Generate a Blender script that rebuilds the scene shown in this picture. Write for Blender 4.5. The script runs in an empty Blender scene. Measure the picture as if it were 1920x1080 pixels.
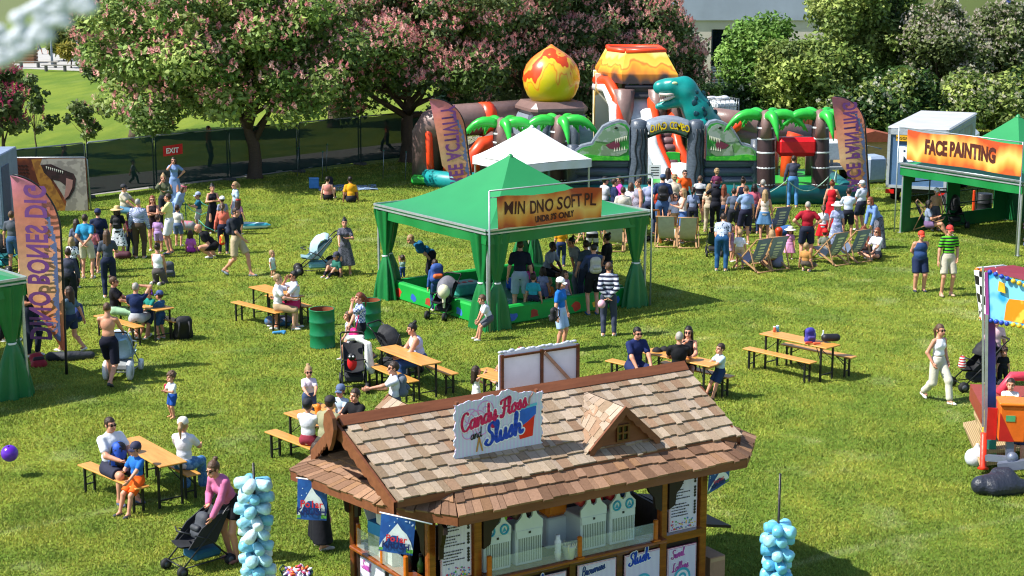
import bpy, math, random
import numpy as np
from mathutils import Vector, Matrix, Quaternion
C = bpy.context.scene.collection
R = math.radians
rnd = random.Random(7)
nrg = np.random.default_rng(7)

# ---------------------------------------------------------------- camera, sky, sun, exposure
FPX, HOR, CAMH = 3050.0, -95.0, 8.8        # focal length and horizon in pixels of the photograph, camera height in metres
TH = math.atan((540 - HOR) / FPX)
sc = bpy.context.scene
cd = bpy.data.cameras.new("camera"); cam = bpy.data.objects.new("camera", cd); C.objects.link(cam)
cd.sensor_width = 36; cd.lens = FPX / 1920 * 36
cam.location = (0, 0, CAMH); cam.rotation_euler = (R(90) - TH, 0, 0)
cd.clip_start = 0.05; cd.clip_end = 2000
cd.dof.use_dof = True; cd.dof.focus_distance = 32; cd.dof.aperture_fstop = 4.0
sc.camera = cam
SUN_EL, SUN_AZ = 50.0, 195.0               # azimuth: direction towards the sun, measured from +X
w = bpy.data.worlds.new("World"); sc.world = w; w.use_nodes = True
nt = w.node_tree; bg = nt.nodes["Background"]
sky = nt.nodes.new("ShaderNodeTexSky"); sky.sky_type = 'NISHITA'; sky.sun_disc = False
sky.sun_elevation = R(SUN_EL); sky.sun_rotation = R(90 - SUN_AZ); sky.air_density = 1.0; sky.dust_density = 0.6
nt.links.new(sky.outputs[0], bg.inputs[0]); bg.inputs[1].default_value = 0.105
sd = bpy.data.lights.new("sun", 'SUN'); sd.energy = 4.5; sd.angle = R(0.55); sd.color = (1, .955, .87)
so = bpy.data.objects.new("sun", sd); C.objects.link(so)
sdir = Vector((math.cos(R(SUN_EL)) * math.cos(R(SUN_AZ)), math.cos(R(SUN_EL)) * math.sin(R(SUN_AZ)), math.sin(R(SUN_EL))))
so.rotation_euler = sdir.to_track_quat('Z', 'Y').to_euler(); so.location = (-30, -10, 60)
vs = sc.view_settings
sc.display_settings.display_device = 'sRGB'
vs.view_transform = 'Standard'; vs.look = 'None'; vs.exposure = 0.9; vs.gamma = 1; vs.use_curve_mapping = False
sc.cycles.pixel_filter_type = 'BLACKMAN_HARRIS'; sc.cycles.filter_width = 1.15; sc.cycles.max_bounces = 6; sc.cycles.diffuse_bounces = 3; sc.cycles.transparent_max_bounces = 12

# ---------------------------------------------------------------- from the photograph's pixels to the place
def ray(px, py):
    x, y = (px - 960) / FPX, (540 - py) / FPX
    return Vector((x, math.cos(TH) + y * math.sin(TH), -math.sin(TH) + y * math.cos(TH)))
def at(px, py, z=0.0):
    d = ray(px, py); t = (z - CAMH) / d.z
    return Vector((d.x * t, d.y * t, z))
def W(px, py, Y):
    d = ray(px, py); t = Y / d.y
    return Vector((d.x * t, Y, CAMH + d.z * t))
def proj(P):
    z = P[2] - CAMH
    d = P[1] * math.cos(TH) - z * math.sin(TH); u = P[1] * math.sin(TH) + z * math.cos(TH)
    return 960 + FPX * P[0] / d, 540 - FPX * u / d

# ---------------------------------------------------------------- materials
_m = {}
def lin(c):
    if isinstance(c, str):
        c = c.lstrip('#'); c = [int(c[i:i+2], 16) / 255 for i in (0, 2, 4)]
        return tuple(((v / 12.92) if v <= .04045 else ((v + .055) / 1.055) ** 2.4) for v in c)
    return tuple(c[:3])
def mat(col, rough=.6, kind='plain', col2=None, scale=8., metal=0., bump=.15, alpha=1., var=.12, spec=.4, vec=None, name=None):
    key = (col if isinstance(col, str) else tuple(col), rough, kind, col2, scale, metal, bump, alpha, var, spec, vec)
    if key in _m: return _m[key]
    m = bpy.data.materials.new(name or kind + '_material'); m.use_nodes = True; n = m.node_tree; _m[key] = m
    p = n.nodes["Principled BSDF"]; L = n.links.new
    p.inputs['Roughness'].default_value = rough; p.inputs['Metallic'].default_value = metal
    p.inputs['Specular IOR Level'].default_value = spec
    c = (*lin(col), 1); c2 = (*lin(col2), 1) if col2 is not None else tuple(v * .6 for v in c[:3]) + (1,)
    tc = n.nodes.new("ShaderNodeTexCoord"); co = tc.outputs['Object']
    def mix(fac, a, b, bt='MIX'):
        x = n.nodes.new("ShaderNodeMix"); x.data_type = 'RGBA'; x.blend_type = bt
        for s, v in ((x.inputs[0], fac), (x.inputs[6], a), (x.inputs[7], b)):
            if isinstance(v, (int, float, tuple)): s.default_value = v
            else: L(v, s)
        return x.outputs[2]
    def noise(s, d=4, r=.6, vecs=None):
        x = n.nodes.new("ShaderNodeTexNoise"); x.inputs['Scale'].default_value = s; x.inputs['Detail'].default_value = d
        x.inputs['Roughness'].default_value = r; L(vecs or co, x.inputs['Vector']); return x.outputs['Fac']
    def ramp(f, stops):
        x = n.nodes.new("ShaderNodeValToRGB"); L(f, x.inputs[0]); e = x.color_ramp.elements
        while len(e) < len(stops): e.new(.5)
        for k, (q, v) in enumerate(stops): e[k].position = q; e[k].color = (*lin(v), 1) if not isinstance(v, float) else (v, v, v, 1)
        return x.outputs[0]
    def mapped(sx, sy, sz, rot=(0, 0, 0)):
        x = n.nodes.new("ShaderNodeMapping"); x.inputs['Scale'].default_value = (sx, sy, sz); x.inputs['Rotation'].default_value = rot
        L(co, x.inputs[0]); return x.outputs[0]
    base = None
    if kind == 'plain' or kind == 'cloth':
        base = mix(ramp(noise(scale), [(.3, 0.), (.7, 1.)]), tuple(v * (1 - var) for v in c[:3]) + (1,), tuple(min(1, v * (1 + var)) for v in c[:3]) + (1,))
    elif kind == 'stripe':
        x = n.nodes.new("ShaderNodeTexWave"); x.bands_direction = vec or 'Z'; x.inputs['Scale'].default_value = scale; L(co, x.inputs[0])
        base = mix(ramp(x.outputs['Fac'], [(.45, 0.), (.55, 1.)]), c, c2)
    elif kind == 'check':
        x = n.nodes.new("ShaderNodeTexChecker"); x.inputs['Scale'].default_value = scale; L(co, x.inputs[0])
        x.inputs[1].default_value = c; x.inputs[2].default_value = c2; base = x.outputs[0]
    elif kind == 'dots':
        x = n.nodes.new("ShaderNodeTexVoronoi"); x.inputs['Scale'].default_value = scale; L(co, x.inputs['Vector'])
        base = mix(ramp(x.outputs['Distance'], [(.3, 1.), (.36, 0.)]), c, c2)
    elif kind == 'camo':
        base = mix(ramp(noise(scale, 2), [(.48, 0.), (.54, 1.)]), c, c2)
    elif kind == 'wood':
        f = noise(3, 5, .65, mapped(1 * scale / 8, 9 * scale / 8, 9 * scale / 8))
        base = mix(ramp(f, [(.3, 0.), (.72, 1.)]), c2, c)
    elif kind == 'vcol':
        a = n.nodes.new("ShaderNodeVertexColor"); a.layer_name = 'col'
        base = mix(1., a.outputs[0], c, 'MULTIPLY')
        base = mix(ramp(noise(scale, 5), [(.25, .72), (.75, 1.)]), (0, 0, 0, 1), base)
    elif kind == 'leaf':
        a = n.nodes.new("ShaderNodeVertexColor"); a.layer_name = 'col'; base = mix(1., a.outputs[0], c, 'MULTIPLY')
        tr = n.nodes.new("ShaderNodeBsdfTranslucent"); L(base, tr.inputs[0]); ms = n.nodes.new("ShaderNodeMixShader"); ms.inputs[0].default_value = .24
        L(p.outputs[0], ms.inputs[1]); L(tr.outputs[0], ms.inputs[2]); L(ms.outputs[0], n.nodes['Material Output'].inputs[0])
    elif kind == 'fade':                      # three colours along the object's z: bottom col2, top col; scale = height
        x = n.nodes.new("ShaderNodeSeparateXYZ"); L(tc.outputs['Generated'], x.inputs[0])
        base = ramp(x.outputs[2], vec)
        base = mix(ramp(noise(6), [(.3, .8), (.7, 1.)]), (0, 0, 0, 1), base)
    elif kind == 'flame':
        x = n.nodes.new("ShaderNodeSeparateXYZ"); L(tc.outputs['Generated'], x.inputs[0])
        nz = noise(scale, 2., .45, mapped(1, 1, .3)); e = n.nodes.new("ShaderNodeMath"); e.operation = 'MULTIPLY_ADD'; L(nz, e.inputs[0]); e.inputs[1].default_value = metal or 1.; e.inputs[2].default_value = -.5 * (metal or 1.); p.inputs['Metallic'].default_value = 0
        d = n.nodes.new("ShaderNodeMath"); d.operation = 'MULTIPLY_ADD'; L(x.outputs[2], d.inputs[0]); d.inputs[1].default_value = 1.; L(e.outputs[0], d.inputs[2])
        base = ramp(d.outputs[0], vec); bump = 0
    if kind in ('glass',):
        p.inputs['Base Color'].default_value = c
    elif base is not None: L(base, p.inputs['Base Color'])
    if bump and kind != 'leaf':
        b = n.nodes.new("ShaderNodeBump"); b.inputs['Strength'].default_value = bump; b.inputs['Distance'].default_value = .03
        L(noise(14 if kind in ('cloth', 'stripe', 'check', 'dots', 'camo') else scale * 2.2, 3), b.inputs['Height']); L(b.outputs[0], p.inputs['Normal'])
    if alpha < 1: p.inputs['Alpha'].default_value = alpha
    return m

# ---------------------------------------------------------------- mesh building
def mesh_np(name, V, F, mats, fm=None, smooth=False, cols=None):
    V = np.asarray(V, np.float32).reshape(-1, 3); me = bpy.data.meshes.new(name)
    if isinstance(F, np.ndarray):
        k = F.shape[1]; nF = len(F); loops = F.reshape(-1).astype(np.int32); starts = np.arange(nF, dtype=np.int32) * k
    else:
        nF = len(F); ln = np.array([len(f) for f in F], np.int32); loops = np.array([i for f in F for i in f], np.int32)
        starts = np.concatenate(([0], np.cumsum(ln)[:-1])).astype(np.int32) if nF else np.zeros(0, np.int32)
    me.vertices.add(len(V)); me.vertices.foreach_set('co', V.reshape(-1))
    me.loops.add(len(loops)); me.loops.foreach_set('vertex_index', loops)
    me.polygons.add(nF); me.polygons.foreach_set('loop_start', starts)
    for m in mats: me.materials.append(m)
    if fm is not None: me.polygons.foreach_set('material_index', np.asarray(fm, np.int32))
    me.polygons.foreach_set('use_smooth', np.full(nF, bool(smooth)) if isinstance(smooth, (bool, int)) else np.asarray(smooth, bool))
    if cols is not None:
        ca = me.color_attributes.new('col', 'FLOAT_COLOR', 'POINT'); cc = np.ones((len(V), 4), np.float32); cc[:, :3] = cols
        ca.data.foreach_set('color', cc.reshape(-1))
    me.update(calc_edges=True); me.validate(); return me
def link(name, me, parent=None, loc=None, rz=0, mtx=None):
    o = bpy.data.objects.new(name, me); C.objects.link(o)
    if parent is not None: o.parent = parent
    if loc is not None: o.location = loc
    if rz: o.rotation_euler = (0, 0, rz)
    if mtx is not None: o.matrix_local = mtx
    return o
def tag(o, label, cat, group=None, kind=None):
    if label: o['label'] = label
    if cat: o['category'] = cat
    if group: o['group'] = group
    if kind: o['kind'] = kind
    return o
def thing(name, label, cat, loc=(0, 0, 0), rz=0, group=None):
    return tag(link(name, None, None, loc, rz), label, cat, group)
def copy_tree(o, parent=None):
    c = o.copy(); C.objects.link(c)
    if parent is not None: c.parent = parent; c.matrix_parent_inverse = o.matrix_parent_inverse
    for ch in list(o.children): copy_tree(ch, c)
    return c
class MB:
    def __init__(s): s.V = []; s.F = []; s.m = []; s.c = []; s.sm = []; s.k = []
    def add(s, V, F, m=0, col=(1, 1, 1), smooth=False):
        o = len(s.V); s.k.append((o, len(s.F))); s.V += [tuple(v) for v in V]; s.F += [tuple(i + o for i in f) for f in F]; s.m += [m] * len(F)
        s.c += [col] * len(V); s.sm += [smooth] * len(F); return s
    def box(s, c, size, m=0, rot=None, col=(1, 1, 1), bev=0.):
        x, y, z = [v / 2 for v in size]; b = min(bev, x * .9, y * .9, z * .9); V = []; F = []
        if not b:
            V = [(sx * x, sy * y, sz * z) for sz in (-1, 1) for sx, sy in ((-1, -1), (1, -1), (1, 1), (-1, 1))]
            F = [(3, 2, 1, 0), (4, 5, 6, 7), (0, 1, 5, 4), (1, 2, 6, 5), (2, 3, 7, 6), (3, 0, 4, 7)]
        else:
            for zz, q in ((-z, b), (-z + b, 0), (z - b, 0), (z, b)):
                X, Y = x - q, y - q
                V += [(-X, -Y + (b - q), zz), (-X + (b - q), -Y, zz), (X - (b - q), -Y, zz), (X, -Y + (b - q), zz), (X, Y - (b - q), zz), (X - (b - q), Y, zz), (-X + (b - q), Y, zz), (-X, Y - (b - q), zz)]
            F = [tuple(range(7, -1, -1)), tuple(range(24, 32))]
            for k in range(3):
                for i in range(8): j = (i + 1) % 8; F.append((k * 8 + i, k * 8 + j, k * 8 + 8 + j, k * 8 + 8 + i))
        if rot is not None: V = [rot @ Vector(v) for v in V]
        return s.add([Vector(v) + Vector(c) for v in V], F, m, col)
    def bar(s, a, b, w, h=None, m=0, up=(0, 0, 1), col=(1, 1, 1), bev=0.):
        a, b = Vector(a), Vector(b); d = b - a; L = d.length; X = d.normalized(); Z = Vector(up)
        if abs(X.dot(Z)) > .98: Z = Vector((0, 1, 0))
        Y = Z.cross(X).normalized(); Z = X.cross(Y); M = Matrix((X, Y, Z)).transposed()
        return s.box((a + b) / 2, (L, w, h or w), m, M, col, bev)
    def tube(s, pts, rad, m=0, n=8, col=(1, 1, 1), cap=True, smooth=True, flat=1.):
        pts = [Vector(p) for p in pts]; k = len(pts); rad = [rad] * k if isinstance(rad, (int, float)) else list(rad); V = []; F = []
        T = [(pts[min(i + 1, k - 1)] - pts[max(i - 1, 0)]).normalized() for i in range(k)]
        N = T[0].orthogonal().normalized()
        for i in range(k):
            N = (N - T[i] * N.dot(T[i])).normalized(); B = T[i].cross(N)
            V += [pts[i] + (N * math.cos(2 * math.pi * j / n) + B * math.sin(2 * math.pi * j / n) * flat) * rad[i] for j in range(n)]
        for i in range(k - 1):
            for j in range(n): q = (j + 1) % n; F.append((i * n + j, i * n + q, (i + 1) * n + q, (i + 1) * n + j))
        if cap: F += [tuple(range(n - 1, -1, -1)), tuple(range((k - 1) * n, k * n))]
        return s.add(V, F, m, col, smooth)
    def lathe(s, prof, m=0, n=16, c=(0, 0, 0), col=(1, 1, 1), smooth=True, sx=1., sy=1., cap=True):
        V = []; F = []; c = Vector(c)
        for r, z in prof: V += [c + Vector((r * sx * math.cos(2 * math.pi * j / n), r * sy * math.sin(2 * math.pi * j / n), z)) for j in range(n)]
        for i in range(len(prof) - 1):
            for j in range(n): q = (j + 1) % n; F.append((i * n + j, i * n + q, (i + 1) * n + q, (i + 1) * n + j))
        if cap: F += [tuple(range(n - 1, -1, -1)), tuple(range((len(prof) - 1) * n, len(prof) * n))]
        return s.add(V, F, m, col, smooth)
    def ball(s, c, r, m=0, n=12, k=8, col=(1, 1, 1), rot=None):
        r = (r, r, r) if isinstance(r, (int, float)) else r; V = []; F = []
        for i in range(k + 1):
            a = math.pi * i / k
            for j in range(n):
                v = Vector((r[0] * math.sin(a) * math.cos(2 * math.pi * j / n), r[1] * math.sin(a) * math.sin(2 * math.pi * j / n), -r[2] * math.cos(a)))
                V.append((rot @ v if rot is not None else v) + Vector(c))
        for i in range(k):
            for j in range(n): q = (j + 1) % n; F.append((i * n + j, i * n + q, (i + 1) * n + q, (i + 1) * n + j))
        return s.add(V, F, m, col, True)
    def prism(s, poly, d, m=0, M=None, col=(1, 1, 1)):           # outline in local xz, thickness along local y, M places it
        n = len(poly); V = [Vector((x, -d / 2, z)) for x, z in poly] + [Vector((x, d / 2, z)) for x, z in poly]
        F = [tuple(range(n)), tuple(range(2 * n - 1, n - 1, -1))] + [(i, i + n, (i + 1) % n + n, (i + 1) % n) for i in range(n)]
        if M is not None: V = [M @ v for v in V]
        return s.add(V, F, m, col)
    def grid(s, fn, nu, nv, m=0, thick=0., smooth=True, col=(1, 1, 1)):
        V = [Vector(fn(i / nu, j / nv)) for j in range(nv + 1) for i in range(nu + 1)]; q = nu + 1
        F = [(j * q + i, j * q + i + 1, (j + 1) * q + i + 1, (j + 1) * q + i) for j in range(nv) for i in range(nu)]
        return s.add(V, F, m, col, smooth)
    def build(s, name, mats, parent=None, loc=None, rz=0, mtx=None, vc=False):
        mats = mats if isinstance(mats, (list, tuple)) else [mats]
        me = mesh_np(name, s.V, s.F, mats, s.m, s.sm, np.array(s.c, np.float32) if vc else None)
        return link(name, me, parent, loc, rz, mtx)
def build_each(b, name, mats, parent):          # every piece added to b becomes a part of its own
    k = b.k + [(len(b.V), len(b.F))]
    for (v0, f0), (v1, f1) in zip(k[:-1], k[1:]):
        q = MB(); q.add(b.V[v0:v1], [tuple(i - v0 for i in f) for f in b.F[f0:f1]], 0, (1, 1, 1), b.sm[f0]); q.build(name, mats, parent)
def frame(o, xdir, n=None):          # matrix with local x along xdir (horizontal or not), z up-ish, y = normal away
    X = Vector(xdir).normalized(); Z = Vector((0, 0, 1)); Y = Z.cross(X).normalized() if n is None else Vector(n).normalized(); Z = X.cross(Y)
    M = Matrix((X, Y, Z)).transposed().to_4x4(); M.translation = o; return M
_tc = {}
def text(parent, s, M, h, material, name='lettering', bold=.012, sx=1., shear=0., depth=.002, align='CENTER', spacing=1., wobble=0.):
    """flat lettering, its own mesh: baseline centre at M, cap height h, reading along M's x, facing M's -y"""
    cu = bpy.data.curves.new('lettering', 'FONT'); cu.body = s; cu.size = 1.0; cu.align_x = align; cu.offset = bold; cu.shear = shear
    cu.extrude = 0; cu.space_character = spacing; cu.resolution_u = 3; cu.fill_mode = 'FRONT' if hasattr(cu, 'fill_mode') else cu.fill_mode
    t = bpy.data.objects.new('lettering', cu); C.objects.link(t)
    me = bpy.data.meshes.new_from_object(t.evaluated_get(bpy.context.evaluated_depsgraph_get()))
    bpy.data.objects.remove(t); bpy.data.curves.remove(cu)
    k = h / .70
    for v in me.vertices:
        x, y = v.co.x * k * sx, v.co.y * k
        if wobble: y += wobble * h * math.sin(x / h * 2.1)
        v.co = (x, 0, y)
    me.materials.clear(); me.materials.append(material)
    return link(name, me, parent, None, 0, M)
# ---------------------------------------------------------------- people: one smooth surface per body and per garment
def sdf_mesh(prims, h, clip=None, k=.03, pad=.03):
    """prims: (a, b, ra, rb) rounded cones, or (c, (rx,ry,rz), R) ellipsoids, blended smoothly and meshed by surface nets"""
    lo = np.full(3, 1e9); hi = -lo; P = []
    for p in prims:
        if len(p) == 4:
            a, b = np.array(p[0], float), np.array(p[1], float); r = max(p[2], p[3]); l, u = np.minimum(a, b) - r, np.maximum(a, b) + r
        else:
            a = np.array(p[0], float); r = max(p[1]); l, u = a - r, a + r
        lo = np.minimum(lo, l); hi = np.maximum(hi, u); P.append((l, u))
    lo -= pad + h; hi += pad + h; n = np.ceil((hi - lo) / h).astype(int) + 1
    f = np.full(n, .2, np.float32); ax = [lo[i] + h * np.arange(n[i]) for i in range(3)]
    for p, (l, u) in zip(prims, P):
        m = .07; i0 = np.maximum(((l - m - lo) / h).astype(int), 0); i1 = np.minimum(((u + m - lo) / h).astype(int) + 2, n)
        X = [ax[q][i0[q]:i1[q]] for q in range(3)]; sl = tuple(slice(i0[q], i1[q]) for q in range(3))
        x = X[0][:, None, None]; y = X[1][None, :, None]; z = X[2][None, None, :]
        if len(p) == 4:
            a, b, ra, rb = np.array(p[0], float), np.array(p[1], float), p[2], p[3]; d = b - a; L2 = max(d @ d, 1e-9)
            t = np.clip(((x - a[0]) * d[0] + (y - a[1]) * d[1] + (z - a[2]) * d[2]) / L2, 0, 1)
            g = np.sqrt((x - a[0] - t * d[0]) ** 2 + (y - a[1] - t * d[1]) ** 2 + (z - a[2] - t * d[2]) ** 2) - (ra + (rb - ra) * t)
        else:
            c, r, M = np.array(p[0], float), p[1], p[2]
            q = [x - c[0], y - c[1], z - c[2]]
            if M is not None: q = [M[0][j] * q[0] + M[1][j] * q[1] + M[2][j] * q[2] for j in range(3)]
            s = np.sqrt((q[0] / r[0]) ** 2 + (q[1] / r[1]) ** 2 + (q[2] / r[2]) ** 2); g = (s - 1) * min(r) * (.5 + .5 * np.clip(s, .6, 1.2))
        o = f[sl]; hh = np.clip(.5 + .5 * (o - g) / k, 0, 1); f[sl] = o * (1 - hh) + g * hh - k * hh * (1 - hh)
    if clip is not None:
        x = ax[0][:, None, None]; y = ax[1][None, :, None]; z = ax[2][None, None, :]
        for c in clip: f = np.maximum(f, c(x, y, z)).astype(np.float32)
    f[f == 0] = 1e-6; ins = f < 0
    # surface nets
    S = np.zeros(n - 1, np.int8)
    cor = [(i, j, q) for i in (0, 1) for j in (0, 1) for q in (0, 1)]
    cs = lambda A, c: A[c[0]:A.shape[0] - 1 + c[0], c[1]:A.shape[1] - 1 + c[1], c[2]:A.shape[2] - 1 + c[2]]
    for c in cor: S += cs(ins, c)
    act = (S > 0) & (S < 8); idx = np.full(n - 1, -1, np.int64); ijk = np.argwhere(act); idx[act] = np.arange(len(ijk))
    if not len(ijk): return np.zeros((0, 3)), np.zeros((0, 4), int)
    val = {c: f[ijk[:, 0] + c[0], ijk[:, 1] + c[1], ijk[:, 2] + c[2]] for c in cor}
    acc = np.zeros((len(ijk), 3)); cnt = np.zeros(len(ijk))
    for c in cor:
        for a in range(3):
            if c[a]: continue
            d = list(c); d[a] = 1; d = tuple(d); va, vb = val[c], val[d]; cr = (va < 0) != (vb < 0); t = np.where(cr, va / np.where(cr, va - vb, 1), 0)
            pt = np.repeat(np.array(c, float)[None], len(ijk), 0); pt[:, a] += t; acc += pt * cr[:, None]; cnt += cr
    V = lo + h * (ijk + acc / cnt[:, None]); F = []
    for a in range(3):
        b, e = (a + 1) % 3, (a + 2) % 3
        A = ins; s0 = [slice(None)] * 3; s1 = [slice(None)] * 3; s0[a] = slice(0, -1); s1[a] = slice(1, None)
        x0, x1 = A[tuple(s0)], A[tuple(s1)]
        E = np.argwhere(x0 != x1); sgn = x0[x0 != x1]
        ok = (E[:, b] > 0) & (E[:, e] > 0) & (E[:, b] < n[b] - 1) & (E[:, e] < n[e] - 1); E = E[ok]; sgn = sgn[ok]
        q = []
        for db, de in ((-1, -1), (0, -1), (0, 0), (-1, 0)):
            G = E.copy(); G[:, b] += db; G[:, e] += de; q.append(idx[G[:, 0], G[:, 1], G[:, 2]])
        q = np.stack(q, 1); q[~sgn] = q[~sgn][:, ::-1]; F.append(q)
    F = np.concatenate(F); F = F[(F >= 0).all(1)]
    return V, F

SKIN = ['#c98f74', '#b97c5e', '#d8a58c', '#8a5a40', '#5c3a29']
def skin_mats(i):
    c = SKIN[i]; d = lin(c)
    return [mat(c, .5, 'plain', scale=20, bump=.05, var=.06), mat(tuple(v * q for v, q in zip(d, (.8, .5, .5))), .45, 'plain', bump=0), mat('#2a1c14', .2, 'plain', bump=0)]
def unitm(R3=None): return R3
def _head():
    p = [((0, .012, .03), (.076, .094, .098), None), ((0, -.028, -.045), (.058, .062, .07), None), ((0, -.075, -.092), (.022, .018, .016), None),
         ((0, -.088, .012), (0, -.112, -.028), .009, .014), ((-.038, -.078, .03), (.038, -.078, .03), .013, .013),
         ((-.045, -.06, -.03), (-.03, -.075, -.06), .02, .018), ((.045, -.06, -.03), (.03, -.075, -.06), .02, .018),
         ((-.02, -.088, -.06), (.02, -.088, -.06), .0085, .0085),
         ((-.078, .01, -.005), (.008, .02, .034), None), ((.078, .01, -.005), (.008, .02, .034), None)]
    V, F = sdf_mesh(p, .0095, k=.014)
    c = V[F].mean(1); fm = np.zeros(len(F), int)
    fm[(c[:, 1] < -.084) & (np.abs(c[:, 0]) < .024) & (np.abs(c[:, 2] + .06) < .0075)] = 1
    fm[(c[:, 1] < -.055) & (np.abs(np.abs(c[:, 0]) - .033) < .013) & (np.abs(c[:, 2] - .008) < .0065)] = 2
    fm[(c[:, 1] < -.055) & (np.abs(np.abs(c[:, 0]) - .034) < .019) & (np.abs(c[:, 2] - .036) < .0055)] = 2
    return V, F, fm
HEAD = _head()
def _hand(curl):
    """right-hand palm hangs along -z from the wrist at the origin, palm faces -x... thumb towards -y"""
    p = [((0, -.02, -.02), (0, -.018, -.085), .017, .016), ((0, .02, -.02), (0, .02, -.08), .016, .014), ((0, 0, -.01), (0, 0, -.085), .02, .017)]
    for y, L, z in ((-.03, .07, -.088), (-.010, .078, -.094), (.010, .072, -.09), (.029, .056, -.082)):
        a = np.array((0, y, z)); ang = curl * .5
        for s, r in ((.45, .0095), (.32, .009), (.23, .008)):
            b = a + np.array((-math.sin(ang), 0, -math.cos(ang))) * L * s; p.append((tuple(a), tuple(b), r, r * .93)); a = b; ang += curl * .8
    p += [((-.004, -.025, -.03), (-.018, -.05, -.062), .013, .0105), ((-.018, -.05, -.062), (-.03 - .01 * curl, -.052 + .012 * curl, -.092), .0105, .0085)]
    return sdf_mesh(p, .0075, k=.006)
HANDS = {'relax': _hand(.45), 'grip': _hand(1.25)}

def V3(*a): return np.array(a, float)
def ik(a, c, l1, l2, pole):
    d = c - a; L = np.linalg.norm(d); M = (l1 + l2) * .995
    if L > M: c = a + d * (M / L); d = c - a; L = M
    q = d / L; x = (l1 * l1 - l2 * l2 + L * L) / (2 * L); hgt = math.sqrt(max(l1 * l1 - x * x, 1e-6))
    pl = np.array(pole, float); pl = pl - q * (pl @ q); nn = np.linalg.norm(pl); pl = pl / nn if nn > 1e-6 else V3(0, 0, 1)
    return a + q * x + pl * hgt, c
def rotx(v, a): c, s = math.cos(a), math.sin(a); return V3(v[0], v[1] * c - v[2] * s, v[1] * s + v[2] * c)
def rotz(v, a): c, s = math.cos(a), math.sin(a); return V3(v[0] * c - v[1] * s, v[0] * s + v[1] * c, v[2])
# hand targets in the trunk's own frame, measured from the hips: x outwards, -y forwards, z up; then the elbow's pole
ARMS = {'down': ((.27, -.06, -.06), (.4, 1, -.2)), 'fold': ((-.10, -.22, .30), (1, -.3, -1)), 'back': ((.03, .17, .04), (1, .6, 0)), 'hold': ((.07, -.30, .26), (1, .3, -1)),
        'hip': ((.19, -.03, .10), (1, .35, 0)), 'face': ((.04, -.18, .58), (.8, -.3, -1)), 'front': ((.05, -.24, .02), (1, .5, 0)), 'push': ((.17, -.42, .12), (.6, .6, -1)),
        'up': ((.22, -.1, 1.05), (1, 0, 0)), 'head': ((.06, -.06, .72), (1, -.2, 0)), 'pocket': ((.2, -.07, .0), (.6, 1, 0)), 'knee': ((.16, -.42, .08), (1, .2, -.3)), 'table': ((.12, -.42, .2), (1, .3, -1)),
        'swingf': ((.26, -.24, .0), (.3, 1, -.2)), 'swingb': ((.27, .17, -.03), (.3, 1, -.2)), 'reach': ((.15, -.5, .0), (1, .3, -.3)), 'ground': ((.3, .3, -.08), (.5, 1, 0)), 'point': ((.1, -.62, .3), (1, 0, -1)), 'drop': ((.14, -.2, -.25), (1, .4, 0))}
HAIRC = {'black': '#120e0c', 'brown': '#2c1d15', 'lbrown': '#4a3526', 'blonde': '#8c7350', 'ginger': '#6a3520', 'grey': '#8b8780', 'white': '#c9c5bd', 'bald': None}
_hc = {}
def hair_mesh(style):
    if style in _hc: return _hc[style]
    sk = ((0, .018, .035), (.084, .1, .104), None); fr = lambda x, y, z: np.minimum(-y - .035, .055 - z) + 0 * x; ex = lambda x, y, z: np.minimum(-.01 - z, .09 - np.abs(x)) * 0 - 1 + 0 * y
    low = lambda x, y, z: (-.055 - z) + 0 * x + 0 * y
    if style == 'short': r = sdf_mesh([sk], .011, [fr, low])
    elif style == 'buzz': r = sdf_mesh([((0, .014, .033), (.0785, .0965, .1), None)], .011, [lambda x, y, z: np.minimum(-y - .045, .06 - z) + 0 * x, lambda x, y, z: (-.03 - z) + 0 * x + 0 * y])
    elif style == 'long': r = sdf_mesh([sk, ((-.05, .06, .0), (-.06, .075, -.2), .045, .04), ((.05, .06, .0), (.06, .075, -.2), .045, .04), ((0, .08, 0), (0, .1, -.26), .05, .045), ((-.075, .0, .0), (-.085, .01, -.17), .02, .018), ((.075, .0, .0), (.085, .01, -.17), .02, .018)], .013, [fr])
    elif style == 'bob': r = sdf_mesh([sk, ((-.07, .03, .0), (-.08, .03, -.1), .035, .035), ((.07, .03, .0), (.08, .03, -.1), .035, .035), ((0, .075, 0), (0, .08, -.1), .05, .045)], .012, [fr])
    elif style == 'pony': r = sdf_mesh([sk, ((0, .11, .05), (0, .15, -.02), .03, .035), ((0, .15, -.02), (0, .14, -.2), .034, .012)], .011, [fr, lambda x, y, z: np.minimum(-.055 - z, .09 - y) + 0 * x])
    elif style == 'bun': r = sdf_mesh([sk, ((0, .085, .135), (.04, .04, .038), None)], .0105, [fr, low], .01)
    elif style == 'curly':
        q = [sk]; g = random.Random(3)
        for i in range(46):
            a, b = g.uniform(0, 6.28), g.uniform(-.2, 1.5); q.append(((.09 * math.cos(a) * math.cos(b), .018 + .105 * math.sin(a) * math.cos(b), .03 + .11 * math.sin(b)), (g.uniform(.016, .028),) * 3, None))
        r = sdf_mesh(q, .011, [lambda x, y, z: np.minimum(-y - .03, .045 - z) + 0 * x, lambda x, y, z: (-.07 - z) + 0 * x + 0 * y], k=.01)
    _hc[style] = r; return r
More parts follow.
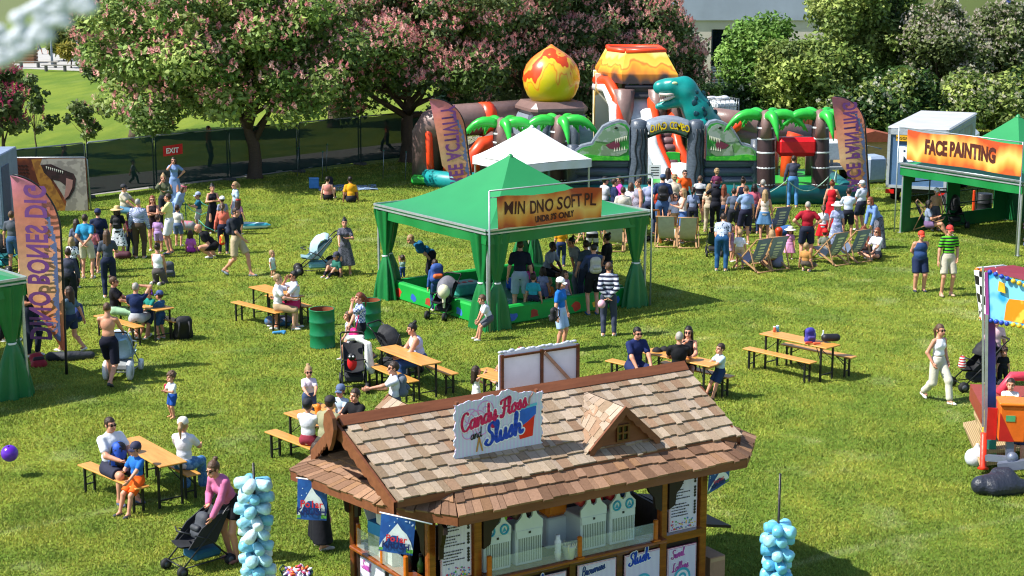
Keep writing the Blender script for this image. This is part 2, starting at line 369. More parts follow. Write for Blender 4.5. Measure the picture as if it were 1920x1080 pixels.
def hat_mesh(style):
    if ('h', style) in _hc: return _hc['h', style]
    b = MB()
    if style == 'cap':
        b.lathe([(.093, .035), (.094, .06), (.086, .1), (.062, .132), (.03, .146), (.004, .149)], 0, 16, (0, .014, 0), sy=1.12)
        b.grid(lambda u, v: ((u - .5) * .15 * (1 - .35 * v * v), -.075 - .085 * v * (1 - (2 * u - 1) ** 2 * .35), .045 - .022 * v - .03 * (2 * u - 1) ** 2), 8, 4)
        b.grid(lambda u, v: ((.5 - u) * .15 * (1 - .35 * v * v), -.075 - .085 * v * (1 - (2 * u - 1) ** 2 * .35), .040 - .022 * v - .03 * (2 * u - 1) ** 2), 8, 4); b.lathe([(.01, .147), (.008, .155)], 0, 6, (0, .014, 0))
    elif style == 'sunhat':
        b.lathe([(.2, .018), (.205, .024), (.16, .045), (.1, .05), (.094, .07), (.088, .12), (.06, .145), (.004, .15)], 0, 20, (0, .014, 0), sy=1.08)
    elif style == 'bucket':
        b.lathe([(.14, .0), (.143, .006), (.097, .06), (.09, .12), (.06, .138), (.004, .14)], 0, 18, (0, .014, 0), sy=1.1)
    elif style == 'band': b.lathe([(.088, .075), (.092, .085), (.085, .1), (.079, .103)], 0, 16, (0, .014, 0), sy=1.15, cap=False)
    elif style == 'glasses':
        for s in (-1, 1): b.ball((s * .033, -.092, .008), (.027, .008, .021), 0, 10, 6); b.bar((s * .058, -.088, .014), (s * .08, .005, .012), .006)
        b.bar((-.012, -.098, .013), (.012, -.098, .013), .005)
    elif style == 'muffs':
        for s in (-1, 1): b.ball((s * .085, .01, 0), (.025, .035, .04), 0, 10, 6)
        b.tube([(-.09, .01, .03), (-.075, .01, .1), (0, .01, .142), (.075, .01, .1), (.09, .01, .03)], .012)
    _hc['h', style] = b; return b
SHOE = MB()
SHOE.lathe([(.03, 0), (.046, .006), (.047, .03), (.042, .05), (.034, .075), (.036, .1)], 0, 10, (0, .0, 0), sy=1.25); SHOE.ball((0, -.085, .032), (.045, .105, .034), 0, 10, 6)
NP = [0]
SHIFT = (0, 0)
def person(x, yt, yf, H, face, top, bot, hair, label, pose='stand', arms='down', lean=0., head=(0, 0), skin=0, hat=None, fat=1., shoe='#d8d8d4', glasses=False, group=None, seat=.46, female=None, loc=None, hand='relax', tuck=0., twist=0.):
    """x, yt: where the photograph shows the top of the head; yf: where it shows the feet (None when hidden); top=(style, colour...), bot likewise"""
    NP[0] += 1
    if yf is not None and pose in ('stand', 'walk') and lean == 0:
        g = at(x, yf); lo_, hi_ = .3, 2.2
        for _ in range(40):
            md = (lo_ + hi_) / 2
            if proj((g.x, g.y, md))[1] > yt: lo_ = md
            else: hi_ = md
        H = md
    s = H / 1.75; headabs = .24 * min(1.0, .70 + .30 * s); hs = headabs / (.24 * s); kk = (1.75 - .255 * hs) / 1.495
    fem = female if female is not None else (hair[0] in ('long', 'pony', 'bun', 'bob'))
    thick = fat * (1 + .35 * (hs - 1))
    sw = (.148 if fem else .168) * (1 + .25 * (fat - 1)); hw = .092 * (1 + .5 * (fat - 1))
    thigh, shin, ua, fa = .435 * kk, .43 * kk, .285 * kk, .25 * kk; ank = .075
    g = random.Random(NP[0] * 17)
    # ---- legs and hips
    hz = .925 * kk; py = 0.
    if pose == 'stand': feet = [V3(.1 + g.uniform(0, .04), g.uniform(-.04, .04), ank), V3(-.1 - g.uniform(0, .04), g.uniform(-.04, .04), ank)]; hz = (thigh + shin) * .996 + ank
    elif pose == 'wide': feet = [V3(.2, 0, ank), V3(-.2, .02, ank)]; hz = (thigh + shin) * .96 + ank
    elif pose == 'walk': feet = [V3(.08, -.32 * kk, ank), V3(-.08, .33 * kk, ank + .07)]; hz = (thigh + shin) * .93 + ank
    elif pose == 'sit': hz = (seat + .09) / s; feet = [V3(.13, -thigh * .95 - g.uniform(-.06, .05), ank), V3(-.13, -thigh * .9 - g.uniform(-.05, .1), ank)]
    elif pose == 'sitdangle': hz = (seat + .09) / s; feet = [V3(.1, -thigh * .95, hz - shin * .9), V3(-.1, -thigh * .95, hz - shin * .93)]
    elif pose == 'ground': hz = .12; feet = [V3(.14, -.62 * kk, ank), V3(-.16, -.55 * kk, ank)]
    elif pose == 'legsout': hz = .12; feet = [V3(.14, -.84 * kk, ank), V3(-.14, -.84 * kk, ank)]
    elif pose == 'cross': hz = .12; feet = [V3(-.1, -.32 * kk, ank), V3(.1, -.36 * kk, ank)]
    elif pose == 'kneel': hz = .34 * kk; feet = [V3(.12, .22, .05), V3(-.12, .24, .05)]
    elif pose == 'crouch': hz = .36 * kk; feet = [V3(.13, -.10, ank), V3(-.13, -.02, ank)]
    elif pose == 'lounge': hz = (seat + .02) / s; feet = [V3(.12, -.68 * kk, ank), V3(-.12, -.64 * kk, ank)]
    hip = V3(0, py, hz); hips = [V3(hw, py, hz - .02), V3(-hw, py, hz - .02)]
    kn = []; an = []
    for i, sd_ in enumerate((1, -1)):
        pole = (sd_ * .12, -1, .25) if pose != 'kneel' else (sd_ * .2, -1, -1.2)
        if pose == 'cross': pole = (sd_ * 1.5, -.6, .2)
        if pose in ('ground', 'crouch'): pole = (sd_ * .35, -.6, 1)
        k_, a_ = ik(hips[i], feet[i], thigh, shin, pole); kn.append(k_); an.append(a_)
    # ---- trunk
    la = R(lean); tw = R(twist)
    def T(p): return hip + rotx(rotz(V3(*p), tw), la) if True else None
    spine = lambda z, y=0, x=0: T((x, y, z * kk))
    chest, neck = spine(.36), spine(.545, .01); sh = [T((sw, .0, .462 * kk)), T((-sw, .0, .462 * kk))]
    hy, hp = R(head[0]), R(head[1]); hfl = la * .45
    hm = Matrix.Rotation(hfl + hp, 3, 'X') if False else None
    hrot = Matrix.Rotation(tw + hy, 3, 'Z') @ Matrix.Rotation(hfl + hp, 3, 'X')
    hc = neck + np.array(hrot @ Vector((0, -.025, .13 * hs)))
    el = []; wr = []; arms = (arms, arms) if isinstance(arms, str) else arms
    for i, sd_ in enumerate((1, -1)):
        a = arms[i]; a, pole = ARMS[a] if isinstance(a, str) else (a, (1, .4, -.6))
        if arms[i] == 'fold' and i: a = (a[0], a[1] + .04, a[2] - .04)
        jit = .012
        tgt = T((sd_ * a[0] + g.uniform(-jit, jit), a[1] + g.uniform(-jit, jit), a[2] * kk)); pl = rotx(rotz(V3(sd_ * pole[0], pole[1], pole[2]), tw), la)
        e_, w_ = ik(sh[i], tgt, ua, fa, pl); el.append(e_); wr.append(w_)
    t = thick; wb = .98 if fem else 1.06
    torso = lambda q=0.: [(spine(.02, .005), ((.150 if fem else .142) * t + q, .112 * t + q, .115 + q), None), (spine(.17), ((.118 if fem else .132) * t + q, .096 * t + q, .13 + q), None),
                          (spine(.36, .005), (.142 * wb * t + q, .106 * t + q, .16 + q), None), (sh[0] * .9 + spine(.475) * .1, sh[1] * .9 + spine(.475) * .1,   .046 * t + q, .046 * t + q)] + \
        [(spine(.535, .015), sh[i] * .75 + spine(.47) * .25, .04 + q, .034 + q) for i in (0, 1)] + \
        ([(spine(.36, -.075, .055), (.05 + q, .045 + q, .05 + q), None), (spine(.36, -.075, -.055), (.05 + q, .045 + q, .05 + q), None)] if fem and H > 1.45 else []) + \
        ([(spine(.13, -.06), (.125 * t + q, .08 * t + q, .12 + q), None)] if fat > 1.15 else [])
    upper = lambda i, q=0., f=1., fl=0.: [(sh[i], sh[i] + (el[i] - sh[i]) * f, .046 * t + q, .040 * t + q + fl)]
    lower = lambda i, q=0.: [(el[i], wr[i], .041 * t + q, .027 * t + q)]
    leg = lambda i, q=0., f=1., fl=0.: [(hips[i], hips[i] + (kn[i] - hips[i]) * min(f, 1), .085 * t + q, (.085 - .03 * min(f, 1)) * t + q + fl)] + \
        ([] if f <= 1 else [(kn[i], kn[i] + (an[i] - kn[i]) * min(f - 1, 1), .052 * t + q, (.052 - .016 * (f - 1)) * t + q + fl)])
    calf = [(kn[i] * .65 + an[i] * .35 + V3(0, .02, 0), (.04 * t, .045 * t, .1), None) for i in (0, 1)]
    body = torso(-.004) + [(neck - (hc - neck) * .2, hc, .052, .048)]
    for i in (0, 1): body += upper(i) + lower(i) + leg(i, 0, 2) + [calf[i]] + [(an[i], an[i] + V3(0, -.12, -.045), .036, .028), (an[i], an[i] + V3(0, .035, -.035), .035, .032)]
    fine = (yt > 560) or H < 1.3
    hg = (.017 if fine else .021)
    Vb, Fb = sdf_mesh(body, hg, k=.028)
    nb = len(Vb); VV = [Vb * s]; FF = [Fb]; fm = [np.zeros(len(Fb), int)]
    hv, hf, hmm = HEAD; Mh = np.array(hrot); hv2 = (hv * hs) @ Mh.T + hc
    VV.append(hv2 * s); FF.append(hf + nb); fm.append(hmm); nb += len(hv)
    hstyles = (hand, hand) if isinstance(hand, str) else hand
    for i, sd_ in enumerate((1, -1)):
        pv, pf = HANDS[hstyles[i]]; d = wr[i] - el[i]; d = d / np.linalg.norm(d); zf = -d
        ref = rotx(rotz(V3(0, 1, 0), tw), la); yv = ref - zf * (ref @ zf)
        if np.linalg.norm(yv) < .3: yv = V3(0, 0, -1) - zf * (V3(0, 0, -1) @ zf)
        yv /= np.linalg.norm(yv); xv = np.cross(yv, zf); q = pv.copy() * (.92 if fem else 1.) * min(1.15, hs); q[:, 0] *= 1 if i == 0 else -1
        q = q @ np.stack([xv, yv, zf]) + wr[i]; f2 = pf if i == 0 else pf[:, ::-1]
        VV.append(q * s); FF.append(f2 + nb); fm.append(np.zeros(len(f2), int)); nb += len(q)
    V = np.concatenate(VV); F = np.concatenate(FF)
    # ---- put it where the photograph shows it
    rz = R(face); hd = hc + np.array(hrot @ Vector((0, 0, .125 * hs))); htop = rotz(hd * s, rz)
    if loc is not None: base = Vector(loc)
    elif yf is not None and pose in ('stand', 'walk') and lean == 0: base = at(x, yf)
    else: q = at(x, yt, htop[2]); base = Vector((q.x - htop[0], q.y - htop[1], 0))
    if loc is not None and len(loc) == 3: pass
    o = link('person', mesh_np('person', V, F, skin_mats(skin), np.concatenate(fm), True), None, base, rz)
    tag(o, label, 'person', group)
    # ---- clothes
    def cloth(name, prims, spec, clip=None, h=hg, k=.028):
        V_, F_ = sdf_mesh(prims, h, clip, k)
        if len(F_): return link(name, mesh_np(name, V_ * s, F_, [cmat(spec)], None, True), o)
    spu = rotx(V3(0, 0, 1), la)
    plane = lambda p, nrm: (lambda x, y, z: (x - p[0]) * nrm[0] + (y - p[1]) * nrm[1] + (z - p[2]) * nrm[2])
    hang = rotx(V3(0, 0, 1), la)
    shirtcut = plane(spine(-.085 if not tuck else .05 + 0 * tuck), -hang); neckcut = plane(neck + (hc - neck) * .08, (hc - neck) / np.linalg.norm(hc - neck))
    st = top[0] if top else None; q = .013
    if st in ('tee', 'shirt', 'tank', 'dress', 'vest', 'crop'):
        p = torso(q)
        for i in (0, 1):
            if st == 'tee' or st == 'dress' and len(top) > 2 and top[2] == 'sleeve': p += upper(i, q - .001, .62, .010)
            if st == 'shirt': p += upper(i, q + .003) + lower(i, q + .006)
        cl = [neckcut]
        if st == 'crop': shirtcut = plane(spine(.14), -hang)
        if st in ('tank', 'crop') or (st == 'dress' and not (len(top) > 2 and top[2] == 'sleeve')):
            for i in (0, 1): cl.append(plane(sh[i] * .8 + spine(.475) * .2, rotx(V3((1, -1)[i] * .9, 0, .35), la)))
            cl.append(plane(spine(.505), hang))
        if st == 'shirt':
            for i in (0, 1): cl.append(lambda x, y, z, i=i: -1 + 0 * (x + y + z))
        if st != 'dress': cl.append(shirtcut)
        elif pose in ('stand', 'walk', 'wide'): cl.append(plane(hip + V3(0, 0, -(top[3] if len(top) > 3 else .55) * kk), V3(0, 0, -1)))
        cloth('shirt' if st in ('tee', 'shirt') else 'dress' if st == 'dress' else 'vest_top', p + (skirt_prims(hip, kn, an, hw, kk, pose, top[3] if len(top) > 3 else .55, t) if st == 'dress' else []), top, cl)
    sb = bot[0] if bot else None; q = .012
    if sb in ('shorts', 'trousers', 'leggings', 'flares'):
        f = {'shorts': .86, 'trousers': 1.93, 'leggings': 1.85, 'flares': 1.9}[sb]; q2 = {'shorts': .018, 'trousers': .017, 'leggings': .006, 'flares': .018}[sb]
        if len(bot) > 2 and isinstance(bot[2], float): f = bot[2]
        p = [(spine(.02, .005), (.152 * t + q, .116 * t + q, .11 + q), None), (spine(.1), (.128 * t + q, .1 * t + q, .07), None)]
        for i in (0, 1): p += leg(i, q2, f, .018 if sb in ('shorts', 'flares') else .004) + ([(calf[i][0], tuple(v + q2 for v in calf[i][1]), None)] if f > 1.4 else [])
        cl = [plane(spine(.13), hang)]
        if f < 1:
            for i in (0, 1):
                d = kn[i] - hips[i]; d /= np.linalg.norm(d); e = hips[i] + d * thigh * f
                cl.append(lambda x, y, z, e=e, d=d, i=i: np.where(((x) * (1, -1)[i] > -.02), (x - e[0]) * d[0] + (y - e[1]) * d[1] + (z - e[2]) * d[2], -1.))
        cloth('shorts' if f < 1.3 else 'trousers', p, bot, cl)
    elif sb == 'skirt':
        cloth('skirt', [(spine(.04, .005), (.152 * t + q, .116 * t + q, .09), None)] + skirt_prims(hip, kn, an, hw, kk, pose, bot[2] if len(bot) > 2 else .5, t), bot, [plane(spine(.12), hang)] + ([plane(hip + V3(0, 0, -(bot[2] if len(bot) > 2 else .5) * kk), V3(0, 0, -1))] if pose in ('stand', 'walk', 'wide') else []))
    if shoe:
        for i in (0, 1):
            sx = s * min(1.15, .9 + .1 * hs); yaw = R((1, -1)[i] * 8)
            tilt = 0.
            if pose == 'walk' and i == 1: tilt = R(28)
            if pose == 'kneel': tilt = R(75)
            Mx = Matrix.Translation(Vector(tuple((an[i] + V3(0, 0, 0)) * s))) @ Matrix.Rotation(yaw, 4, 'Z') @ Matrix.Rotation(tilt, 4, 'X') @ Matrix.Scale(sx, 4) @ Matrix.Translation(Vector((0, 0.0, -.075)))
            key = ('shoe', shoe)
            if key not in _hc: _hc[key] = mesh_np('shoe', SHOE.V, SHOE.F, [mat(shoe, .6, 'plain', bump=.1)], None, True)
            link('shoe', _hc[key], o, mtx=Mx)
    # ---- hair, hat, glasses
    Mh4 = Matrix.Translation(Vector(tuple(hc * s))) @ hrot.to_4x4() @ Matrix.Scale(s * hs, 4)
    if hair[1] != 'bald':
        key = ('hair',) + tuple(hair[:2])
        if key not in _hc:
            V_, F_ = hair_mesh(hair[0]); c0 = HAIRC[hair[1]]; c1 = tuple(min(1, v * 1.5) for v in lin(c0))
            _hc[key] = mesh_np('hair', V_, F_, [mat(c0, .42, 'wood', c1, 22., bump=.5)], None, True)
        link('hair', _hc[key], o, mtx=Mh4)
    if hat:
        key = ('hat', hat[0], hat[1])
        if key not in _hc:
            b = hat_mesh(hat[0]); _hc[key] = mesh_np('hat', b.V, b.F, [mat(hat[1], .75, 'cloth', bump=.2)], None, b.sm)
        link({'band': 'hair_band', 'muffs': 'ear_defenders'}.get(hat[0], 'hat'), _hc[key], o, mtx=Mh4)
    if glasses:
        key = ('sunglasses',)
        if key not in _hc: b = hat_mesh('glasses'); _hc[key] = mesh_np('sunglasses', b.V, b.F, [mat('#0c0b0b', .12, 'plain', bump=0)], None, b.sm)
        link('sunglasses', _hc[key], o, mtx=Mh4)
    o['_'] = 0; del o['_']
    J = dict(o=o, s=s, hands=[Vector(tuple(v * s)) for v in wr], chest=Vector(tuple(chest * s)), hip=Vector(tuple(hip * s)), sh=[Vector(tuple(v * s)) for v in sh], neck=Vector(tuple(neck * s)), head=Vector(tuple(hc * s)), M=Matrix.Translation(base) @ Matrix.Rotation(rz, 4, 'Z'), lean=la)
    J['W'] = lambda v: J['M'] @ Vector(v)
    return J
def skirt_prims(hip, kn, an, hw, kk, pose, ln, t):
    if pose in ('stand', 'walk', 'wide'):
        L = ln * kk; out = []
        for sx in (-1, 0, 1):
            a = hip + V3(sx * .07, 0, -.02); b = hip + V3(sx * (.09 + .1 * ln), -.01, -L); out.append((a, b, .105 * t,   .125 * t + .045 * ln))
        return out
    f = min(ln / .45, 1.)
    p = []
    for i in (0, 1):
        a = hip + V3((1, -1)[i] * hw, 0, -.02); p.append((a, a + (kn[i] - a) * f, .105 * t, .08 * t))
        if ln > .55: p.append((kn[i], kn[i] + (an[i] - kn[i]) * min(1, (ln - .45) / .4), .08 * t, .08 * t))
    m = (kn[0] + kn[1]) / 2; p.append((hip, hip + (m - hip) * f, .1, .07))
    return p
def cmat(spec):
    c = spec[1]
    if isinstance(c, tuple):             # (kind, colour, second colour, scale)
        return mat(c[1], .8, c[0], c[2], c[3], bump=.25, spec=.2)
    return mat(c, .8, 'cloth', scale=5., bump=.3, var=.1, spec=.2)
# ---------------------------------------------------------------- ground, path, grass
def fbm(x, y, s, seed=0, oct=4):
    out = 0; amp = 1; tot = 0
    for o in range(oct):
        X, Y = x * s + seed * 13.7 + o * 5.1, y * s + seed * 7.3 + o * 9.2; i, j = np.floor(X), np.floor(Y); fx, fy = X - i, Y - j
        fx, fy = fx * fx * (3 - 2 * fx), fy * fy * (3 - 2 * fy)
        h = lambda a, b: (np.sin(a * 127.1 + b * 311.7 + seed * 3.3) * 43758.5453) % 1
        out = out + amp * ((h(i, j) * (1 - fx) + h(i + 1, j) * fx) * (1 - fy) + (h(i, j + 1) * (1 - fx) + h(i + 1, j + 1) * fx) * fy); tot += amp; amp *= .5; s = s * 2
    return out / tot
G1, G2, G3 = np.array((.30, .315, .056)), np.array((.175, .230, .040)), np.array((.40, .37, .20))
WORN = [((0, 1000), (120, 975), .5), ((120, 975), (330, 930), .55), ((1470, 1062), (1640, 1022), .55), ((1640, 1022), (1920, 970), .4), ((1440, 885), (1640, 855), .3), ((390, 662), (480, 655), .3), ((1470, 815), (1530, 828), .6), ((1400, 570), (1560, 600), .2), ((830, 625), (990, 600), .2)]
def turf(x, y):
    p = fbm(x, y, .22, 1); q = fbm(x, y, 1.6, 2, 3); k = np.clip((p - .5) * 1.5 + (q - .5) * 2.2 + .5, 0, 1)
    c = G2 * (1 - k[:, None]) + G1 * k[:, None]
    dry = np.clip((fbm(x, y, 1.1, 5) - .67) * 2.5, 0, .38)
    for a, b, s in WORN:
        A, B = at(*a), at(*b); d = np.array((B.x - A.x, B.y - A.y)); L = d @ d
        t = np.clip(((x - A.x) * d[0] + (y - A.y) * d[1]) / L, 0, 1); dd = np.hypot(x - A.x - t * d[0], y - A.y - t * d[1])
        dry = np.maximum(dry, s * np.clip(1.3 - dd / .11, 0, 1) * np.clip(.2 + 1.6 * fbm(x, y, 3., 9, 2) - .3, 0, 1))
    return c * (1 - dry[:, None]) + G3 * dry[:, None], dry
gx = np.concatenate(([-500, -200, -90, -60], np.linspace(-42, 42, 300), [60, 90, 200, 500])); gy = np.concatenate(([-60, 0, 8], np.linspace(14, 75, 300), np.linspace(77, 170, 50), [250, 600, 1200]))
GX, GY = np.meshgrid(gx, gy); nx, ny = len(gx), len(gy)
cc, _ = turf(GX.ravel(), GY.ravel()); ii = (np.arange(ny - 1)[:, None] * nx + np.arange(nx - 1)[None]).ravel()
me = mesh_np('ground', np.stack([GX.ravel(), GY.ravel(), GX.ravel() * 0], 1), np.stack([ii, ii + 1, ii + nx + 1, ii + nx], 1), [mat((.66, .82, .55), .95, 'vcol', scale=5., bump=.6, spec=.1, name='lawn')], None, False, cc)
tag(link('ground', me), 'sunlit mown grass field', None, None, 'structure')
FXY = [at(*q)[:2] for q in ((-60, 401), (165, 371), (292, 354), (430, 338), (560, 323), (675, 309), (790, 296))]
def blades(n):
    u = nrg.random(n); y = 21 * (82 / 21) ** (u ** 1.12); x = nrg.uniform(-1, 1, n) * (y * .335 + .8)
    c, dry = turf(x, y); keep = (nrg.random(n) > dry * 1.1) & ~((x < FXY[-1][0]) & (y > np.interp(x, [q[0] for q in FXY], [q[1] for q in FXY]))); x, y, c = x[keep], y[keep], c[keep]; n = len(x)
    tall = .5 + 1.0 * fbm(x, y, 1.3, 11, 3); a = nrg.uniform(0, 6.28, n); h = (.030 + .0004 * y) * nrg.uniform(.5, 1.2, n) * tall; wd = (.0045 + .00027 * y) * nrg.uniform(.6, 1.3, n)
    lx, ly = nrg.normal(0, .55, (2, n)) * h; z = np.zeros(n)
    V = np.stack([np.stack([x - np.cos(a) * wd, y - np.sin(a) * wd, z], 1), np.stack([x + np.cos(a) * wd, y + np.sin(a) * wd, z], 1), np.stack([x + lx, y + ly, h], 1)], 1).reshape(-1, 3)
    br = nrg.uniform(.72, 1.4, (n, 1)); hue = nrg.uniform(-.12, .12, (n, 1)); c = c * br * np.concatenate([1 + hue, np.ones((n, 1)), 1 - hue], 1)
    return V, np.repeat(c, 3, 0)
Vg, Cg = blades(760000)
tag(link('grass', mesh_np('grass', Vg, np.arange(len(Vg)).reshape(-1, 3), [mat((1, 1, 1), .7, 'leaf', spec=.15, name='grass_blades')], None, False, Cg)), 'short green grass blades covering the field', None, None, 'stuff')
def sheet(name, pts, z, m, label):
    b = MB(); b.add([Vector((p.x, p.y, z)) for p in pts], [tuple(range(len(pts)))]); return tag(b.build(name, m), label, None, None, 'structure')
sheet('path', [at(*p) for p in ((-300, 402), (120, 372), (480, 330), (800, 284), (1000, 262), (1000, 246), (800, 262), (480, 300), (120, 338), (-300, 366))], .006, mat('#8d8a86', .9, scale=3), 'grey tarmac path behind the screened fence')
sheet('plaza', [at(*p) for p in ((20, 128), (150, 133), (420, 118), (420, 78), (150, 84), (90, 88), (20, 104))], .008, mat('#a5a39e', .85, scale=1.), 'pale paved plaza beyond the lawn')

# ---------------------------------------------------------------- trees
def tree(name, label, base, tr, cc, cr, ncl, nlf, cols, lsz, clr=1.1, flower=None, group=None, limbs=9, seed=1, flat=.75, aspect=.6, bark='#5c4d40', inner=.25, drop=-.6):
    g = np.random.default_rng(seed); cc = np.array(cc, float); cr = np.array(cr, float); bz = Vector((base[0], base[1], 0))
    root = thing(name, label, 'tree' if 'bush' not in name and 'shrub' not in name else 'bush', bz, 0, group); off = np.array((base[0], base[1], 0.))
    d = g.normal(size=(ncl, 3)); d /= np.linalg.norm(d, axis=1)[:, None]; d[:, 2] = np.where(d[:, 2] < drop, -d[:, 2], d[:, 2])
    rad = np.where(g.random(ncl) < inner, g.uniform(.2, .7, ncl), g.uniform(.66, 1.12, ncl)); cen = cc + d * rad[:, None] * cr * (1 - .10)
    rc = clr * g.uniform(.45, 1.3, ncl)
    if tr > 0:
        b = MB(); top = Vector(cc - off); top.z = cc[2] - cr[2] * .35; fork = Vector((0, 0, max(.8, cc[2] - cr[2] * .95)))
        b.tube([(0, 0, -.1), (0, 0, .15), fork * .55 + Vector((.04, 0, 0)), fork, (fork + top) / 2, top], [tr * 1.5, tr * 1.12, tr * .95, tr * .9, tr * .55, tr * .2], 0, 10)
        for i in g.choice(ncl, min(limbs, ncl), False):
            e = Vector(cen[i] - off); s = fork.lerp(top, float(g.uniform(0, .6))); m = s.lerp(e, .5) + Vector((0, 0, -.12 * (e - s).length * .5))
            b.tube([s, m, e], [tr * .5, tr * .28, tr * .07], 0, 6)
        b.build('trunk', mat(bark, .9, 'wood', None, 10., bump=.6), root)
    w8 = rc ** 2; per = g.choice(ncl, nlf, p=w8 / w8.sum()); v = g.normal(size=(nlf, 3)); v /= np.linalg.norm(v, axis=1)[:, None]
    rr = g.random(nlf) ** .4; P = cen[per] + v * (rc[per] * rr)[:, None] * np.array((1, 1, flat)) - off
    nrm = v * .5 + g.normal(size=(nlf, 3)) * .55 + np.array((0, 0, .55)); nrm /= np.linalg.norm(nrm, axis=1)[:, None]
    t = np.cross(nrm, g.normal(size=(nlf, 3))); t /= np.linalg.norm(t, axis=1)[:, None]; bt = np.cross(nrm, t); s = lsz * g.uniform(.55, 1.35, nlf)[:, None]
    V = np.stack([P - t * s, P + bt * s * aspect - nrm * s * .12, P + t * s, P - bt * s * aspect - nrm * s * .12], 1).reshape(-1, 3)
    ca = np.array([lin(c) for c in cols]); tone = g.uniform(.75, 1.3, ncl); hue = g.integers(0, len(ca), ncl); pick = np.where(g.random(nlf) < .65, hue[per], g.integers(0, len(ca), nlf))
    col = ca[pick] * (tone[per] * g.uniform(.7, 1.35, nlf))[:, None]
    link('crown', mesh_np('crown', V, np.arange(nlf * 4).reshape(-1, 4), [mat((1, 1, 1), .55, 'leaf', spec=.3, name='leaves')], None, False, np.repeat(col, 4, 0)), root)
    if flower:
        fc, nf, fs, tall = flower; per = g.choice(ncl, nf, p=w8 / w8.sum()); v = g.normal(size=(nf, 3)); v[:, 2] = np.abs(v[:, 2]) * .8 + .05; v[:, 1] -= .25; v /= np.linalg.norm(v, axis=1)[:, None]
        P = cen[per] + v * (rc[per] * g.uniform(.85, 1.12, nf))[:, None] * np.array((1, 1, flat)) - off
        up = np.array((0, 0, 1.)) + v * .5; up /= np.linalg.norm(up, axis=1)[:, None]; Vs = []; Cs = []
        fa = np.array([lin(c) for c in fc]); fcol = fa[g.integers(0, len(fa), nf)] * g.uniform(.75, 1.25, (nf, 1)); s = fs * g.uniform(.6, 1.3, (nf, 1))
        for k in range(5):                # five little petals tilting round each panicle's axis
            a = k * 1.2566 + g.uniform(0, 6.28, (nf, 1)); x = np.cross(up, np.array((1., .2, 0))); x /= np.linalg.norm(x, axis=1)[:, None]; y = np.cross(up, x)
            r = (x * np.cos(a) + y * np.sin(a)); q = P + up * s * tall * (k / 4.)
            Vs.append(np.stack([q - up * s * .35, q + r * s * .75 * (1 - k * .12) + y * s * .2, q + up * s * .5, q + r * s * .6 * (1 - k * .12) - y * s * .25], 1)); Cs.append(fcol)
        V = np.concatenate(Vs).reshape(-1, 3); col = np.concatenate(Cs)
        link('blossom', mesh_np('blossom', V, np.arange(len(V)).reshape(-1, 4), [mat((1, 1, 1), .6, 'leaf', spec=.2, name='petals')], None, False, np.repeat(col, 4, 0)), root)
    return root
CH = ['#66803a', '#526c2e', '#788e46', '#8a9a50']; CHD = ['#566a3a', '#627244', '#4a5e34', '#707e4c']; PK = ['#eab0a6', '#e49a98', '#f2c2b4', '#da8a8c']
def crown_px(px, py, rx, rz, Y):
    c = W(px, py, Y); k = Y * 1.02 / FPX; return (c.x, Y, c.z), (rx * k, max(rx, rz) * k * .85, rz * k)
tb = at(478, 334); c_, r_ = crown_px(428, 105, 268, 172, tb.y)
tree('chestnut_tree', 'nearest pink flowering chestnut tree, its brown trunk standing at the dark fence', tb, .26, c_, r_, 190, 60000, CH, .112, 1.0, (PK, 3600, .13, .95), 'flowering chestnut trees', 14, 11, drop=-.8)
tb = at(764, 303); c_, r_ = crown_px(765, 75, 215, 165, tb.y + 1)
tree('chestnut_tree', 'pink flowering chestnut whose forked trunk stands behind the left feather flag', tb, .30, c_, r_, 140, 46000, CH[:2] + CHD, .115, 1.1, (PK, 7500, .13, .95), 'flowering chestnut trees', 10, 12, drop=-.85)
for i, (px, py, rx, rz, Y, lb) in enumerate(((985, 60, 190, 165, 76, 'dark pink blossoming chestnut rising behind the flame balloon'), (1165, 75, 135, 150, 79, 'dark pink blossoming chestnut rising behind the volcano slide'), (245, 55, 105, 118, 78, 'deep pink blossoming chestnut behind the left side of the nearest chestnut tree'), (620, -20, 130, 110, 82, 'pink chestnut crown filling the gap between the two trunks'), (1250, 150, 48, 105, 81, 'narrow dark pink chestnut beside the white building'))):
    c_, r_ = crown_px(px, py, rx, rz, Y)
    tree('chestnut_tree', lb, (c_[0], Y), .28, c_, r_, int(50 + rx * .25), int(16000 + rx * 150), CHD if i != 3 else CH, .125, 1.1, (['#e09c98', '#e6aca4', '#cf8484', '#ecbcb0'], int(rx * (30 if i != 2 else 40)), .13, 1.0), 'flowering chestnut trees', 8, 20 + i, drop=-.8)
c_, r_ = crown_px(2, 205, 46, 85, 64)
tree('chestnut_tree', 'young magenta flowering chestnut cut off by the left edge of the lawn', (c_[0], 64), .1, c_, r_, 26, 3500, CHD, .13, .5, (['#a83a5c', '#c25572', '#b84868'], 300, .14, 1.4), 'flowering chestnut trees', 6, 31)
for px, y0, y1, rx, sd_, lb in ((62, 135, 300, 42, 41, 'thin staked sapling on the lawn beside the left edge'), (160, 200, 300, 42, 42, 'small leafy sapling on the lawn behind the dinosaur poster')):
    Y = at(px, 318).y + 4; c_ = W(px, (y0 + y1) / 2 - 20, Y); k = Y * 1.02 / FPX
    tree('sapling_tree', lb, (c_.x, Y), .035, c_, (rx * k, rx * k, (y1 - y0) / 2 * k), 17, 900, CHD, .12, .33, (PK, 14, .13, 1.4), 'saplings on the lawn', 10, sd_)
GR = ['#86964a', '#72863e', '#98a458', '#627836']; GB = ['#688e3c', '#567c30', '#7c9e48']; GD = ['#2e4a1c', '#3a5722', '#26401a']; HW = ['#5c6a38', '#6c7848', '#4a5a2e']
